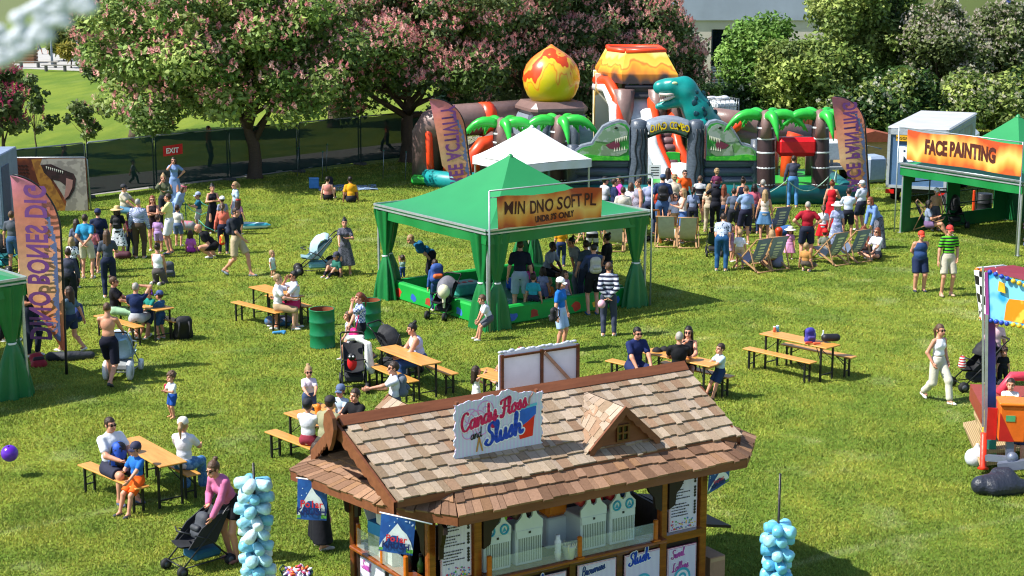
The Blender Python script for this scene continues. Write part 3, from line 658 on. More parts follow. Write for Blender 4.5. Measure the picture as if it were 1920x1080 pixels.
for i, (px, py, rx, rz, Y, pal, fl, lb) in enumerate((
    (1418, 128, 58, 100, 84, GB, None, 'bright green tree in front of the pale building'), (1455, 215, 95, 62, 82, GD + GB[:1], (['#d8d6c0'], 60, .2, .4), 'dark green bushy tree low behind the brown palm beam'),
    (1598, 70, 88, 130, 83, GR, None, 'tall olive green tree behind the right hand feather flag'), (1640, 90, 80, 150, 86, GR[:2] + GD, None, 'tall shady olive tree beside the blossoming hawthorn'), (1500, 160, 80, 80, 80, GR, None, 'rounded olive bush below the tall olive tree'),
    (1762, 100, 74, 92, 82, HW, (['#cfc4b4', '#dcd2c4', '#b8aa9a'], 2000, .11, .5), 'cream blossoming hawthorn rising behind the lorry roof'), (1880, 105, 78, 85, 84, HW, (['#cfc4b4', '#dcd2c4', '#b8aa9a'], 1700, .11, .5), 'cream blossoming hawthorn at the upper right edge'),
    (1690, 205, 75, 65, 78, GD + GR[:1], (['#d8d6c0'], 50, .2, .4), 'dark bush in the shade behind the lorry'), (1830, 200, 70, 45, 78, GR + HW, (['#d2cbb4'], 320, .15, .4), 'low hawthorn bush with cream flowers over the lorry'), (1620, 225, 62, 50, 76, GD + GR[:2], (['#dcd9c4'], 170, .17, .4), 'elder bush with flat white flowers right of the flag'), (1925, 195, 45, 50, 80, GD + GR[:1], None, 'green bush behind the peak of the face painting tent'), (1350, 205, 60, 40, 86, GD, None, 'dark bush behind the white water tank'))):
    c_, r_ = crown_px(px, py, rx, rz, Y)
    tree('broadleaf_tree' if rz > 80 else 'hedge_bush', lb, (c_[0], Y), .16 if rz > 80 else 0.09, c_, r_, int(34 + rx * .45), int(5000 + rx * 130), pal, .13, .85, fl, 'trees and bushes along the right hand boundary', 6, 60 + i, flat=.85)
for i, (px, py, rx, rz, Y) in enumerate(((880, 205, 75, 42, 84), (1010, 200, 90, 45, 86), (1120, 205, 80, 45, 85), (1250, 210, 90, 45, 86))):
    c_, r_ = crown_px(px, py, rx, rz, Y)
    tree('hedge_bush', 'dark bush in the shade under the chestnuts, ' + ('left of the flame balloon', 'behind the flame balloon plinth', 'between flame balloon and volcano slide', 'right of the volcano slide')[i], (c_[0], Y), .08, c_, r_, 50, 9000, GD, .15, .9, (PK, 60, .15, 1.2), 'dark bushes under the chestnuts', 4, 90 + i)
# planting at the plaza
for i, (px, py, rx, rz, lb) in enumerate(((118, 80, 24, 20, 'yellow green shrub by the plaza'), (150, 62, 22, 26, 'spiky agave clump left of the pink chestnut'), (95, 66, 18, 18, 'dark shrub behind the lamp post'), (160, 28, 26, 16, 'pale plume shrub above the plaza'), (132, 98, 16, 12, 'low golden shrub at the plaza edge'))):
    c_, r_ = crown_px(px, py, rx, rz, 132 if i < 4 else 124)
    tree('plaza_shrub', lb, (c_[0], c_[1]), .05, c_, r_, 16, 1300, (['#7d8030', '#5c6a28'], ['#50703c', '#a8a070'], ['#3c5222'], ['#b8ae88', '#8a8a50'], ['#9a8a34', '#7d7a2c'])[i], .3, .6, None, 'plaza planting', 3, 120 + i, aspect=.25)

# ---------------------------------------------------------------- buildings behind
def block(x0, x1, ytop, ybot, Y, depth):
    a, b = W(x0, ybot, Y), W(x1, ytop, Y); return a.x, b.x, 0., b.z
bw = thing('office_building', 'white rendered building with a tall dark window behind the trees', 'building', (W(1400, 100, 100).x, 100, 0))
x0, x1 = W(1240, 50, 100).x - bw.location.x, W(1545, 50, 100).x - bw.location.x; zb = W(1400, 38, 100).z
wl, wr_, wt, wbm = W(1333, 100, 100).x - bw.location.x, W(1364, 100, 100).x - bw.location.x, W(1340, 55, 100).z, W(1340, 124, 100).z
b = MB(); b.box(((x0 + wl) / 2, 4, zb / 2), (wl - x0, 8, zb)); b.box(((wr_ + x1) / 2, 4, zb / 2), (x1 - wr_, 8, zb)); b.box(((wl + wr_) / 2, 4, (zb + wt) / 2), (wr_ - wl, 8, zb - wt)); b.box(((wl + wr_) / 2, 4.1, wbm / 2 - .4), (wr_ - wl, 7.8, wbm - .8)); b.build('wall', mat('#c9c0b4', .85, scale=.6, bump=.05), bw)
b = MB(); b.box(((x0 + x1) / 2, 3.9, zb + 2), (x1 - x0 + .3, 8.1, 4)); b.build('upper_wall', mat('#9aa4b4', .6, scale=.5, bump=.02), bw)
f = MB(); zc, hh = (wt + wbm) / 2, wt - wbm
for sx in (-1, 1): f.box(((wl + wr_) / 2 + sx * (wr_ - wl - .1) / 2, .12, zc), (.1, .12, hh))
f.box(((wl + wr_) / 2, .12, wbm + .5), (wr_ - wl, .1, .08)); fo = f.build('window', mat('#2a3440', .4), bw)
b = MB(); b.box(((wl + wr_) / 2, .22, zc), (wr_ - wl, .03, hh)); b.build('pane', mat('#0a1420', .08, 'plain', bump=0, spec=.6), fo)
b = MB()
for k in range(7): b.box(((wl + wr_) / 2, .1, wbm - .1 - k * .18), (wr_ - wl, .12, .1))
b.build('louvre', mat('#6b7684', .5), bw)
gb = thing('green_building', 'tall olive green rendered building above the hawthorns at upper right', 'building', (W(1870, 20, 104).x, 104, 0))
b = MB(); b.box((0, 5, 5.5), (W(2080, 0, 104).x - W(1660, 0, 104).x, 10, 11)); b.build('wall', mat('#7f8a55', .85, scale=.3, bump=.02), gb)
b = MB(); b.box((0, 5, 11.2), (W(2080, 0, 104).x - W(1660, 0, 104).x + .4, 10.4, .4)); b.build('roof', mat('#6b6f66', .7), gb)
pb = thing('pavilion_building', 'low pale building at the far end of the plaza', 'building', (W(190, 10, 150).x, 150, 0))
b = MB(); b.box((0, 4, 2.4), (9, 8, 4.8)); b.build('wall', mat('#c4c6c8', .8), pb); b = MB(); b.box((0, 4, 4.95), (9.6, 8.6, .3)); b.build('roof', mat('#8e9398', .6), pb)
for px, h_ in ((1793, 9.4),):
    o = thing('flag_pole', 'slim white mast in front of the green building', 'pole', (W(px, 50, 95).x, 95, 0)); b = MB(); b.tube([(0, 0, 0), (0, 0, h_)], [.07, .05], 0, 8); b.build('shaft', mat('#d8d8d8', .4), o); b = MB(); b.ball((0, 0, h_), .1); b.build('finial', mat('#d8d8d8', .4), o)
o = thing('balcony_railing', 'dark metal railing on the terrace at upper right', 'railing', (W(1895, 20, 92).x, 92, 0)); z0 = W(1895, 38, 92).z
b = MB(); b.box((.6, 0, z0 / 2 - .05), (3.4, .5, z0 - .1)); b.build('terrace_wall', mat('#77785c', .9), o); b = MB()
for k in range(5): b.bar((-.9 + k * .75, 0, z0 - .1), (-.75 + k * .75, 0, z0 + .75), .09)
for z_ in (.25, .5, .74): b.bar((-.95, -.05, z0 + z_), (2.3, -.05, z0 + z_), .06)
b.build('rail', mat('#15171a', .5), o)
# ---------------------------------------------------------------- plaza furniture
def bench(p, L, ang, lb):
    o = thing('plaza_bench', lb, 'bench', p, ang, 'backless benches at the plaza'); b = MB()
    for k in (-.16, 0, .16): b.box((0, k, .45), (L, .13, .05))
    b.build('seat', mat('#8f8a80', .7, 'wood'), o)
    for sx in (-1, 0, 1): b = MB(); b.box((sx * L * .42, 0, .21), (.1, .4, .42)); b.build('leg', mat('#50524f', .6), o)
bench(at(72, 127), 3.2, -.12, 'left backless wooden bench facing the lawn at the plaza'); bench(at(122, 134), 3.4, -.1, 'right backless bench beside the foot of the lamp post')
o = thing('street_lamp', 'slim grey lamp post standing on the plaza', 'lamp post', at(98, 121)); b = MB(); b.tube([(0, 0, 0), (0, 0, .9), (0, 0, 4.2)], [.11, .08, .06]); b.build('pole', mat('#6c7a88', .5), o); b = MB(); b.lathe([(.05, 4.2), (.2, 4.3), (.22, 4.5), (.06, 4.6)]); b.build('lantern', mat('#6c7a88', .4), o)
o = thing('planter_box', 'wooden planter box with red flowers at the plaza', 'planter', at(50, 118)); b = MB()
for k in range(4): b.box((0, 0, .14 + k * .26), (1.5, 1.2, .22))
b.build('box', mat('#8a5f42', .8, 'wood'), o); b = MB()
for k in range(60): b.ball((rnd.uniform(-.65, .65), rnd.uniform(-.5, .5), 1.1 + rnd.uniform(0, .3)), rnd.uniform(.06, .14), rnd.choice((0, 1, 1)), 6, 4)
b.build('flowers', [mat('#a8453a', .7), mat('#41562a', .7)], o)

# ---------------------------------------------------------------- screened site fence
SCREEN = mat('#10302a', .9, 'plain', scale=2., bump=0, alpha=.935, var=.2); GALV = mat('#8d9498', .4, 'plain', metal=.7)
pts = [at(-60, 401), at(165, 371), at(292, 354), at(430, 338), at(560, 323), at(675, 309), at(790, 296)]
wh = ('at the left edge behind the container', 'behind the dinosaur poster', 'behind the woman in the blue dress', 'left of the nearest chestnut trunk', 'right of the nearest chestnut trunk', 'behind the second chestnut trunk')
for i, (p, q) in enumerate(zip(pts[:-1], pts[1:])):
    d = q - p; L = d.length; o = thing('fence_panel', 'mesh fence panel with dark green screening, ' + wh[i], 'fence', p, math.atan2(d.y, d.x), 'screened fence panels')
    b = MB(); h = 2.0
    b.tube([(.06, 0, .05), (.06, 0, h - .1), (.12, 0, h), (L - .12, 0, h), (L - .06, 0, h - .1), (L - .06, 0, .05)], .028, 0, 8); b.tube([(.06, 0, .15), (L - .06, 0, .15)], .022, 0, 6); b.build('frame', GALV, o)
    b = MB(); ph = rnd.uniform(0, 6)
    b.grid(lambda u, v: (u * L, -.04 - .03 * math.sin(u * 14 + ph) * math.sin(v * 5 + ph), .12 + v * (h - .14 - .04 * math.sin(u * 3.14) * math.sin(u * 9))), 24, 6); b.build('screen', SCREEN, o)
    b = MB(); b.box((0, 0, .06), (.25, .65, .12), bev=.03); b.build('foot', mat('#4a4d4e', .9), o)
p, q = pts[2], pts[3]; d = (q - p).normalized(); o = thing('exit_sign', 'red exit sign with white letters tied to the fence', 'sign', W(323, 281, p.y - .02) , math.atan2(d.y, d.x))
b = MB(); b.grid(lambda u, v: ((u - .5) * .86, -.06 - .03 * math.sin(u * 5), -.19 + v * .38 + .03 * (u - .5)), 10, 3); b.grid(lambda u, v: ((.5 - u) * .86, -.045 - .03 * math.sin((1 - u) * 5), -.19 + v * .38 + .03 * (.5 - u)), 10, 3); b.build('board', mat('#c8141c', .5, bump=0), o)
text(o, 'EXIT', Matrix.Translation((-.06, -.1, -.1)), .19, mat('#f4f4f4', .5, bump=0), bold=.02)
# ---------------------------------------------------------------- tents
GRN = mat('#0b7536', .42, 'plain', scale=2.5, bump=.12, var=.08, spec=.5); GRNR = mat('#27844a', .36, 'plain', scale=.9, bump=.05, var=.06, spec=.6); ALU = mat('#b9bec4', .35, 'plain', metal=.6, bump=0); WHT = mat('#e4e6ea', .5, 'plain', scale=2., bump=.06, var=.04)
def tent(label, c, yaw, half, eave, apex, roofm, valm, curtains=(), pleat=True, trim=True, valh=.33, pw=1.5, name='marquee_tent'):
    o = thing(name, label, 'tent', c, yaw); b = MB()
    for k in range(4):
        M = Matrix.Rotation(k * math.pi / 2, 3, 'Z')
        def fn(u, v, M=M):
            q = half * (1 - v); x = (u - .5) * 2 * q
            z = eave + (apex - eave) * (v ** pw * (1 - .0) if pw != 1 else v) + .02 * math.sin(u * math.pi) * (1 - v)
            return M @ Vector((x, -q, z))
        b.grid(fn, 14, 16)
    if pw > 1: b.lathe([(.1, apex - .12), (.07, apex - .02), (.02, apex + .03)], 0, 12)
    b.build('roof', roofm, o)
    for k in range(4):
        M = Matrix.Rotation(k * math.pi / 2, 3, 'Z'); b = MB()
        b.grid(lambda u, v: M @ Vector(((u - .5) * 2 * half, -half - .015 - .02 * math.sin(u * 23 + k) * (1 - v), eave - valh * (1 - v) - .012 * math.sin(u * 9 + k) * (1 - v))), 40, 3)
        b.build('valance', valm, o)
        if trim:
            b = MB(); t = M @ Vector((0, -half - .03, 0)); a_, e_ = M @ Vector((-half, -half - .03, eave + .015)), M @ Vector((half, -half - .03, eave + .015)); b.bar(a_, e_, .035, .05); b.bar(a_ - Vector((0, 0, .085)), e_ - Vector((0, 0, .085)), .03, .035); b.build('edge_rail', ALU, o)
    for sx in (-1, 1):
        for sy in (-1, 1):
            b = MB(); b.box((sx * (half - .06), sy * (half - .06), eave / 2), (.06, .06, eave), bev=.012); b.box((sx * (half - .06), sy * (half - .06), .01), (.14, .14, .02)); b.build('leg', ALU, o)
    for sx, sy in curtains:
        for ax in (0, 1):
            ph = rnd.uniform(0, 6); off = .27; cx, cy = (sx * (half - .07 - (off if ax == 0 else .02)), sy * (half - .07 - (off if ax == 1 else .02)))
            def fn(u, v):
                z = (eave - .1) * v; tie = 1.12
                if z > tie: k = (z - tie) / (eave - .1 - tie); r = .085 + .24 * k ** .8
                else: k = 1 - z / tie; r = .085 + .28 * k ** .55
                a = u * 2 * math.pi; w_ = 1 + .22 * math.sin(a * 7 + ph) * min(1, 2.2 * abs(z - tie)) + .1 * math.sin(a * 3 + ph * 2)
                rx, ry = (r * w_, r * .55 * w_) if ax == 0 else (r * .55 * w_, r * w_)
                sh_ = -sx * .10 * k if ax == 0 else 0; sv = -sy * .10 * k if ax == 1 else 0
                return (cx + rx * math.cos(a) + sh_ * 0, cy + ry * math.sin(a) + sv * 0, max(.0, z))
            b = MB(); b.grid(fn, 48, 26); cu = b.build('curtain', mat('#0a6c33', .4, 'plain', scale=2.5, bump=.2, var=.1, spec=.5), o)
            b = MB(); b.lathe([(.098, 1.1), (.105, 1.12), (.098, 1.14)], 0, 14, (cx, cy, 0), cap=False); b.build('tie', WHT, cu)
    return o
T1C = at(0, 0); cL, cF, cR = at(697, 385, 2.4), at(920, 432, 2.4), at(1222, 395, 2.4)
tc_ = (cL + cR) / 2; tc_.z = 0; T1Y = math.atan2(cR.y - cF.y, cR.x - cF.x); TH1 = 2.48
apex1 = W(960, 290, tc_.y).z
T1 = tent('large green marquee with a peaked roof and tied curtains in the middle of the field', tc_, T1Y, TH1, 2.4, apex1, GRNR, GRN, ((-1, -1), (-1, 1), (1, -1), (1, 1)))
def banner(label, M, w_, h_, words_, ph=0., folds=.03, post=True):
    o = thing('fabric_banner', label, 'banner'); o.matrix_world = M
    fm_ = mat('#e8842c', .55, 'flame', None, 1.3 + ph * .01, metal=1.6, vec=((.0, '#b8501c'), (.2, '#e08a34'), (.5, '#f2c264'), (.78, '#e0853c'), (1., '#b4481e')))
    def sh(u, v): return Vector(((u - .5) * w_, -folds * (math.sin(u * 40 + ph) * .6 + math.sin(u * 17 + 2 * ph + v * 2)), v * h_ + .04 * h_ * math.sin(u * 9 + ph) * (1 if v > .5 else .4)))
    b = MB(); b.grid(sh, 90, 8); b.grid(lambda u, v: sh(1 - u, v) + Vector((0, .012, 0)), 90, 8); b.build('cloth', fm_, o)
    dk = mat('#4a1c14', .6, bump=0)
    for s, x, z, hh, bo, sx in words_:
        t = text(o, s, Matrix.Translation((x, 0, z)), hh, dk, bold=bo, sx=sx, spacing=1.02)
        for v in t.data.vertices:
            u = (v.co.x + x) / w_ + .5; v.co.y = sh(u, (v.co.z + z) / h_).y - .012; v.co.z += .04 * h_ * math.sin(u * 9 + ph) * .7
    return o
def locM(o, p, rz=0): return Matrix.Translation(o.location) @ Matrix.Rotation(o.rotation_euler.z, 4, 'Z') @ Matrix.Translation(p) @ Matrix.Rotation(rz, 4, 'Z')
o = thing('banner_frame', 'thin grey pole frame carrying the orange banner above the marquee edge', 'frame', tc_, T1Y); b = MB(); yb = -TH1 - .1; zt = 3.35
for x_ in (-TH1, TH1): b.tube([(x_, yb, .02), (x_, yb, zt)], .022, 0, 8)
b.tube([(-TH1, yb, zt), (TH1, yb, zt)], .02, 0, 8); b.tube([(-TH1, yb, zt - .16), (-TH1 + .35, yb, zt - .16)], .012, 0, 6)
b.build('poles', mat('#9aa6a4', .4, metal=.5, bump=0), o)
banner('crumpled orange banner for toddlers soft play hung above the green marquee edge', locM(T1, Vector((-.75, -TH1 - .16, 2.44))), 3.1, .74, [("MIN DNO SOFT PL", 0.02, .31, .30, .016, .74), ("UNDR 3'S ONLY", .1, .09, .14, .045, .80)], 1., .035)
# soft play pen under the marquee
pen = thing('play_pen', 'bright green soft play pen of low padded walls under the marquee', 'play pen', tc_, T1Y); PENG = mat('#159a3c', .45, bump=.05, scale=2.)
for k, (x0, y0, x1, y1) in enumerate(((-2.15, -2.1, -2.15, 2.2), (-1.95, 2.1, 2.1, 2.1), (-1.95, -2.1, 2.1, -2.1), (2.1, -1.9, 2.1, 1.9))):
    b = MB(); b.bar((x0, y0, .23), (x1, y1, .23), .2, .46, bev=.04); w_ = b.build('padded_wall', PENG, pen)
    if k in (0, 2):
        for j in range(6):
            q = Vector((x0, y0, .05)).lerp(Vector((x1, y1, .05)), .1 + j * .16); n = Vector((-.103, 0, 0)) if k == 0 else Vector((0, -.103, 0)); b = MB(); g = random.Random(j + k)
            X = Vector((0, 1, 0)) if k == 0 else Vector((1, 0, 0)); pts_ = []
            for a in range(11):
                r = g.uniform(.09, .17); an_ = a / 11 * 6.283; pts_.append(q + n + X * math.cos(an_) * r + Vector((0, 0, .14 + math.sin(an_) * r * .8)))
            b.add(pts_ if k else pts_[::-1], [tuple(range(11))]); b.build('painted_picture', mat(('#e0b52c', '#3f78c8', '#3c6ac0', '#a33a2a', '#2c58b0', '#c8402c')[(j + k) % 6], .5, bump=0), w_)
b = MB(); b.box((0, 0, .03), (4.1, 4.1, .05)); b.build('mat', mat('#2b6f4a', .6), pen)
for k, (x, y, s, c_) in enumerate(((-.6, 1.2, (.9, .7, .3), '#3f9a8c'), (.5, -.3, (.8, .6, .35), '#1f8a40'), (1.0, .8, (.7, .7, .3), '#2458b0'), (-1.1, -.8, (.6, .9, .25), '#4a9c8a'))):
    o = thing('foam_block', ('pale teal foam block at the back of the play pen', 'green foam step in the middle of the play pen', 'blue foam block on the right of the play pen', 'grey teal foam mat block on the left of the play pen')[k], 'soft play block', locM(T1, (x, y, .06)).translation, T1Y + .2 * k)
    b = MB(); b.box((0, 0, s[2] / 2), s, bev=.06); b.build('block', mat(c_, .5, bump=.04), o); b = MB()
    for j in range(3): b.ball((-.2 + j * .2, 0, s[2] - .01), (.09, .09, .03), 0, 10, 6)
    b.build('spots', mat('#c02a30', .5, bump=0), o)
# white gazebo
YG = 57.0; gl, gr_ = W(886, 290, YG - .3), W(1107, 301, YG + .2); gc = (gl + gr_) / 2; gh = 1.5
tent('white pop-up gazebo between the marquee and the inflatables', Vector((gc.x, YG, 0)), R(34), gh, (gl.z + gr_.z) / 2, W(993, 236, YG).z, WHT, mat('#d2d5dc', .5, scale=2., bump=.1, var=.05), (), trim=False, valh=.28, pw=1.15, name='pop_up_gazebo')
# face painting tent
fl_ = at(1683, 436); fr_ = at(1918, 338, 2.25); fr_.z = 0; FY = math.atan2(fr_.y - fl_.y, fr_.x - fl_.x); FH = (fr_ - fl_).length / 2
fc = (fl_ + fr_) / 2 + Vector((-math.sin(FY), math.cos(FY), 0)) * FH; ez = W(1680, 308, fl_.y).z
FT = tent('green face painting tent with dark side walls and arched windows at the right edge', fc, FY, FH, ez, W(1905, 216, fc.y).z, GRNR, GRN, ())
DKG = mat('#0b5c30', .5, 'plain', scale=2.5, bump=.15)
def windowed(side, half, h):
    b = MB(); M = {'back': Matrix.Identity(4), 'left': Matrix.Rotation(R(90), 4, 'Z')}[side]; y = half - .1; wins = (-half * .5, half * .40); ww, wh0, wh1 = half * .33, .45, 1.5
    edges = [-half + .05] + [e for w0 in wins for e in (w0 - ww, w0 + ww)] + [half - .05]
    for i in range(0, 6, 2): b.box(((edges[i] + edges[i + 1]) / 2, y, h / 2), (edges[i + 1] - edges[i], .02, h))
    for w0 in wins:
        b.box((w0, y, wh0 / 2), (2 * ww, .02, wh0)); n = 12
        for i in range(n):
            a0, a1 = w0 - ww + 2 * ww * i / n, w0 - ww + 2 * ww * (i + 1) / n; m_ = ((a0 + a1) / 2 - w0) / ww; zz = wh1 + .55 * math.sqrt(max(0, 1 - m_ * m_)) - .1
            b.box(((a0 + a1) / 2, y, (zz + h) / 2), (a1 - a0, .02, h - zz))
    for i, v in enumerate(b.V): b.V[i] = tuple((M @ Vector(v)))
    o_ = b.build('side_wall', DKG, FT)
    b = MB()
    for w0 in wins:
        b.box((w0, y, 1.2), (.03, .03, 1.4))
        for z in (.75, 1.15, 1.6): b.box((w0, y + .001, z), (2 * ww, .028, .03))
    for i, v in enumerate(b.V): b.V[i] = tuple((M @ Vector(v)))
    b.build('window_bars', mat('#0d2a18', .6, bump=0), o_)
windowed('left', FH, ez - .05)
b = MB(); b.box((0, FH - .06, ez / 2), (2 * FH - .2, .03, ez - .1)); b.build('side_wall', DKG, FT)
zb = W(1690, 300, fl_.y - .2).z + .02; ztp = W(1690, 243, fl_.y - .2).z
o = thing('banner_frame', 'thin pole frame holding the face painting banner', 'frame', fc, FY); b = MB()
for x_ in (-FH - .05, FH): b.tube([(x_, -FH - .1, .02), (x_, -FH - .1, ztp + .08)], .022, 0, 8)
b.tube([(-FH - .05, -FH - .1, ztp + .06), (FH, -FH - .1, ztp + .06)], .018, 0, 8); b.tube([(-FH - .05, -FH - .1, ez + .06), (FH, -FH - .1, ez + .06)], .018, 0, 8); b.build('poles', mat('#a8b0b4', .4, metal=.5, bump=0), o)
banner('taut orange banner reading face painting on the tent front', locM(FT, Vector((.2, -FH - .15, zb + .02))), 2 * FH - .35, ztp - zb, [("FACE PAINTING", -.1, .33 * (ztp - zb), (ztp - zb) * .44, .05, .66)], 3., .012)
# lower left tent
ct = at(38, 523, 2.4); LY = R(44); LC = Vector((ct.x - 3.42, ct.y + .1, 0))
tent('green marquee corner with a tied curtain at the left edge of the lawn', LC, LY, 2.48, 2.4, 3.75, GRNR, GRN, ((1, -1),))
# ---------------------------------------------------------------- feather flags
FADE = mat('#c86a6a', .5, 'fade', None, 4.2, bump=.1, vec=((.0, '#c4604c'), (.18, '#dc8a5c'), (.42, '#dcb488'), (.62, '#dc9470'), (.8, '#d8806c'), (.97, '#c4748a')))
def feather(label, base, h, w_, rz, words_, lean=0., seed=1, flip=True):
    o = thing('feather_flag', label, 'flag', base, rz, 'orange and purple feather flags'); o.rotation_euler = (0, lean, rz)
    pole = []; n = 26
    for i in range(n + 1):
        t = i / n; k = max(0, (t - .55) / .45) * 1.5; pole.append(Vector((-w_ * (1 - math.cos(k)), 0, h * (min(t, .55) / .55 * .66 + .26 * math.sin(k)))))
    b = MB(); b.tube(pole, [.034 - .02 * i / n for i in range(n + 1)], 0, 8); b.tube([(0, 0, -.05), (0, 0, .35)], .03, 0, 8); b.build('pole', mat('#14151a', .4, bump=0), o)
    def sail(u, v):
        k = min(int((.10 + .90 * v) * n), n - 1); f = (.10 + .90 * v) * n - k; p = pole[k].lerp(pole[k + 1], f)
        xl = -w_ * (.08 + .78 * min(1, v / .26)) if v < .26 else -w_ * (.86 + .14 * (v - .26) / .74)
        x = p.x + (xl - p.x) * u; return Vector((x, -.06 * math.sin(u * 2.6 + seed) * math.sin(v * 7 + seed), p.z - .02))
    b = MB(); b.grid(sail, 10, 50); b.grid(lambda u, v: sail(1 - u, v) + Vector((0, .008, 0)), 10, 50); sl = b.build('sail', FADE, o)
    pm = mat('#6a3a78', .5, bump=0); t = text(sl, words_, Matrix.Translation((-w_ * .47, -.085, h * .52)) @ Matrix.Rotation(R(-90), 4, 'Y'), .43 * w_, pm, bold=.03, sx=.74, spacing=1.08)
    for v in t.data.vertices: 
        v.co.z -= .2 * w_; v.co.x *= .80
        if flip: v.co.z = -v.co.z
    b = MB(); g = random.Random(seed)          # torn blue grey streak printed beside the pole
    for i in range(150):
        z = h * (.16 + .62 * i / 150); x = -w_ * .06 + (pole[int((.1 + .9 * ((z / h) - .1) / .9) * n)].x if z < h * .7 else pole[int(z / h * n)].x); ww = (.025 + .05 * abs(math.sin(i * .21 + 2 * math.sin(i * .05))) * g.uniform(.5, 1.3)) * w_ * 1.7
        b.add([(x - ww, -.075, z), (x - .005, -.075, z), (x - .005, -.075, z + h * .0042), (x - ww * g.uniform(.8, 1.1), -.075, z + h * .0042)], [(0, 1, 2, 3)])
    b.build('printed_streak', mat('#56648c', .5, bump=0), sl)
    b = MB(); z0 = h * .235
    for i in range(2): b.add([(-w_ * .62, -.078, z0 - i * .13), (-w_ * .12, -.078, z0 - i * .13 - .02), (-w_ * .12, -.078, z0 - i * .13 + .06), (-w_ * .62, -.078, z0 - i * .13 + .08)], [(0, 1, 2, 3)])
    b.build('printed_caption', mat('#5a6a98', .5, 'camo', '#b87868', 14., bump=0), sl)
    return o
feather('near feather flag with dino bones lettering planted beside the left marquee', at(125, 702), 4.6, 1.06, R(-6), 'DINO BONES DIG', R(1.), 1)
feather('feather flag about free activity leaning beside the white gazebo', at(893, 398), 4.4, 1.1, R(4), 'FREE ACTIVITY', R(-7), 2)
feather('face painting feather flag standing left of the lorry', at(1632, 398), 4.45, 1.1, R(4), 'FACE PAINTING', R(-6), 3)
feather('feather flag cut off by the right edge in front of the face painting tent', at(1934, 520), 4.1, .6, R(-75), 'FACE PAINTING', R(0), 4)
# ---------------------------------------------------------------- dinosaur poster, container, lorry, tank
p = at(165, 396); o = thing('dinosaur_poster', 'large poster of a roaring grey dinosaur on a metal frame at the left fence', 'poster', W(85, 345, p.y), R(3)); sc_ = p.y * 1.02 / FPX; PX = lambda x, y: (((x - 85) * sc_), (345 - y) * sc_)
b = MB(); wz = [PX(-12, 397), PX(162, 397), PX(162, 297), PX(-12, 297)]; b.add([(x, 0, z) for x, z in wz] + [(x, .02, z) for x, z in wz], [(0, 1, 2, 3), (7, 6, 5, 4), (0, 4, 5, 1), (1, 5, 6, 2), (2, 6, 7, 3), (3, 7, 4, 0)])
b.build('panel', mat('#5a2818', .6, 'camo', '#84441f', 1.3, bump=.05), o)
def patch(nm, pts_, c_, y, c2=None): b = MB(); b.add([(PX(*q)[0], y, PX(*q)[1]) for q in pts_][::-1], [tuple(range(len(pts_)))]); b.build(nm, mat(c_, .6, 'camo' if c2 else 'plain', c2, 3., bump=.05), o)
patch('printed_glow', [(62, 299), (90, 299), (92, 330), (124, 395), (96, 395), (72, 340)], '#a8742e', -.005, '#8a5a28')
patch('printed_dinosaur', [(82, 298), (160, 298), (161, 395), (118, 396), (122, 378), (110, 355), (100, 338), (84, 322), (78, 308)], '#8d857c', -.01, '#aaa195')
patch('printed_mouth', [(79, 309), (98, 308), (118, 318), (138, 326), (142, 336), (138, 356), (128, 372), (120, 376), (124, 350), (112, 340), (96, 336), (84, 324)], '#2a1a1a', -.015, '#3c2426')
patch('printed_tongue', [(124, 334), (136, 338), (134, 352), (126, 368), (118, 374), (122, 352)], '#a87a72', -.02)
b = MB()
for i in range(9):
    x = 88 + i * 3.6; y = 311.5 + i * 1.1; b.add([(PX(x, y)[0], -.02, PX(x, y)[1]), (PX(x + 2.4, y + .7)[0], -.02, PX(x + 2.4, y + .7)[1]), (PX(x + 1.3, y + 6)[0], -.02, PX(x + 1.3, y + 6)[1])], [(0, 2, 1)])
b.build('printed_teeth', mat('#e8e2d4', .5, bump=0), o)
b = MB(); g = random.Random(4)
for i in range(8):
    x = 16
    while x < 52:
        w_ = g.uniform(2, 6); y = 312 + i * 6.4; b.add([(PX(x, y)[0], -.008, PX(x, y)[1]), (PX(x + w_, y)[0], -.008, PX(x + w_, y)[1]), (PX(x + w_, y - 3)[0], -.008, PX(x + w_, y - 3)[1]), (PX(x, y - 3)[0], -.008, PX(x, y - 3)[1])], [(0, 1, 2, 3)]); x += w_ + 1.4
b.build('printed_text', mat('#2c120c', .6, bump=0), o)
b = MB(); b.tube([(*PX(-14, 296)[:1], .03, PX(-14, 296)[1]), (PX(158, 296)[0], .03, PX(158, 296)[1]), (PX(163, 300)[0], .03, PX(163, 300)[1]), (PX(166, 402)[0], .03, PX(166, 402)[1] - .03)], .03); b.build('frame', GALV, o)
p = at(6, 432); o = thing('site_container', 'pale blue grey metal container at the left edge', 'container', Vector((p.x - 1.5, p.y, 0)), R(4)); b = MB(); b.box((0, 1.2, 1.2), (3., 2.4, 2.4), bev=.03); b.build('body', mat('#7f8ea6', .5, scale=3.), o); b = MB()
for i in range(9): b.box((-1.4 + i * .35, -.012, 1.2), (.12, .02, 2.1))
b.build('ribs', mat('#75849c', .5), o); b = MB(); b.box((1.51, .6, 1.0), (.02, 1., 2.)); b.build('door', mat('#4a5876', .5), o)
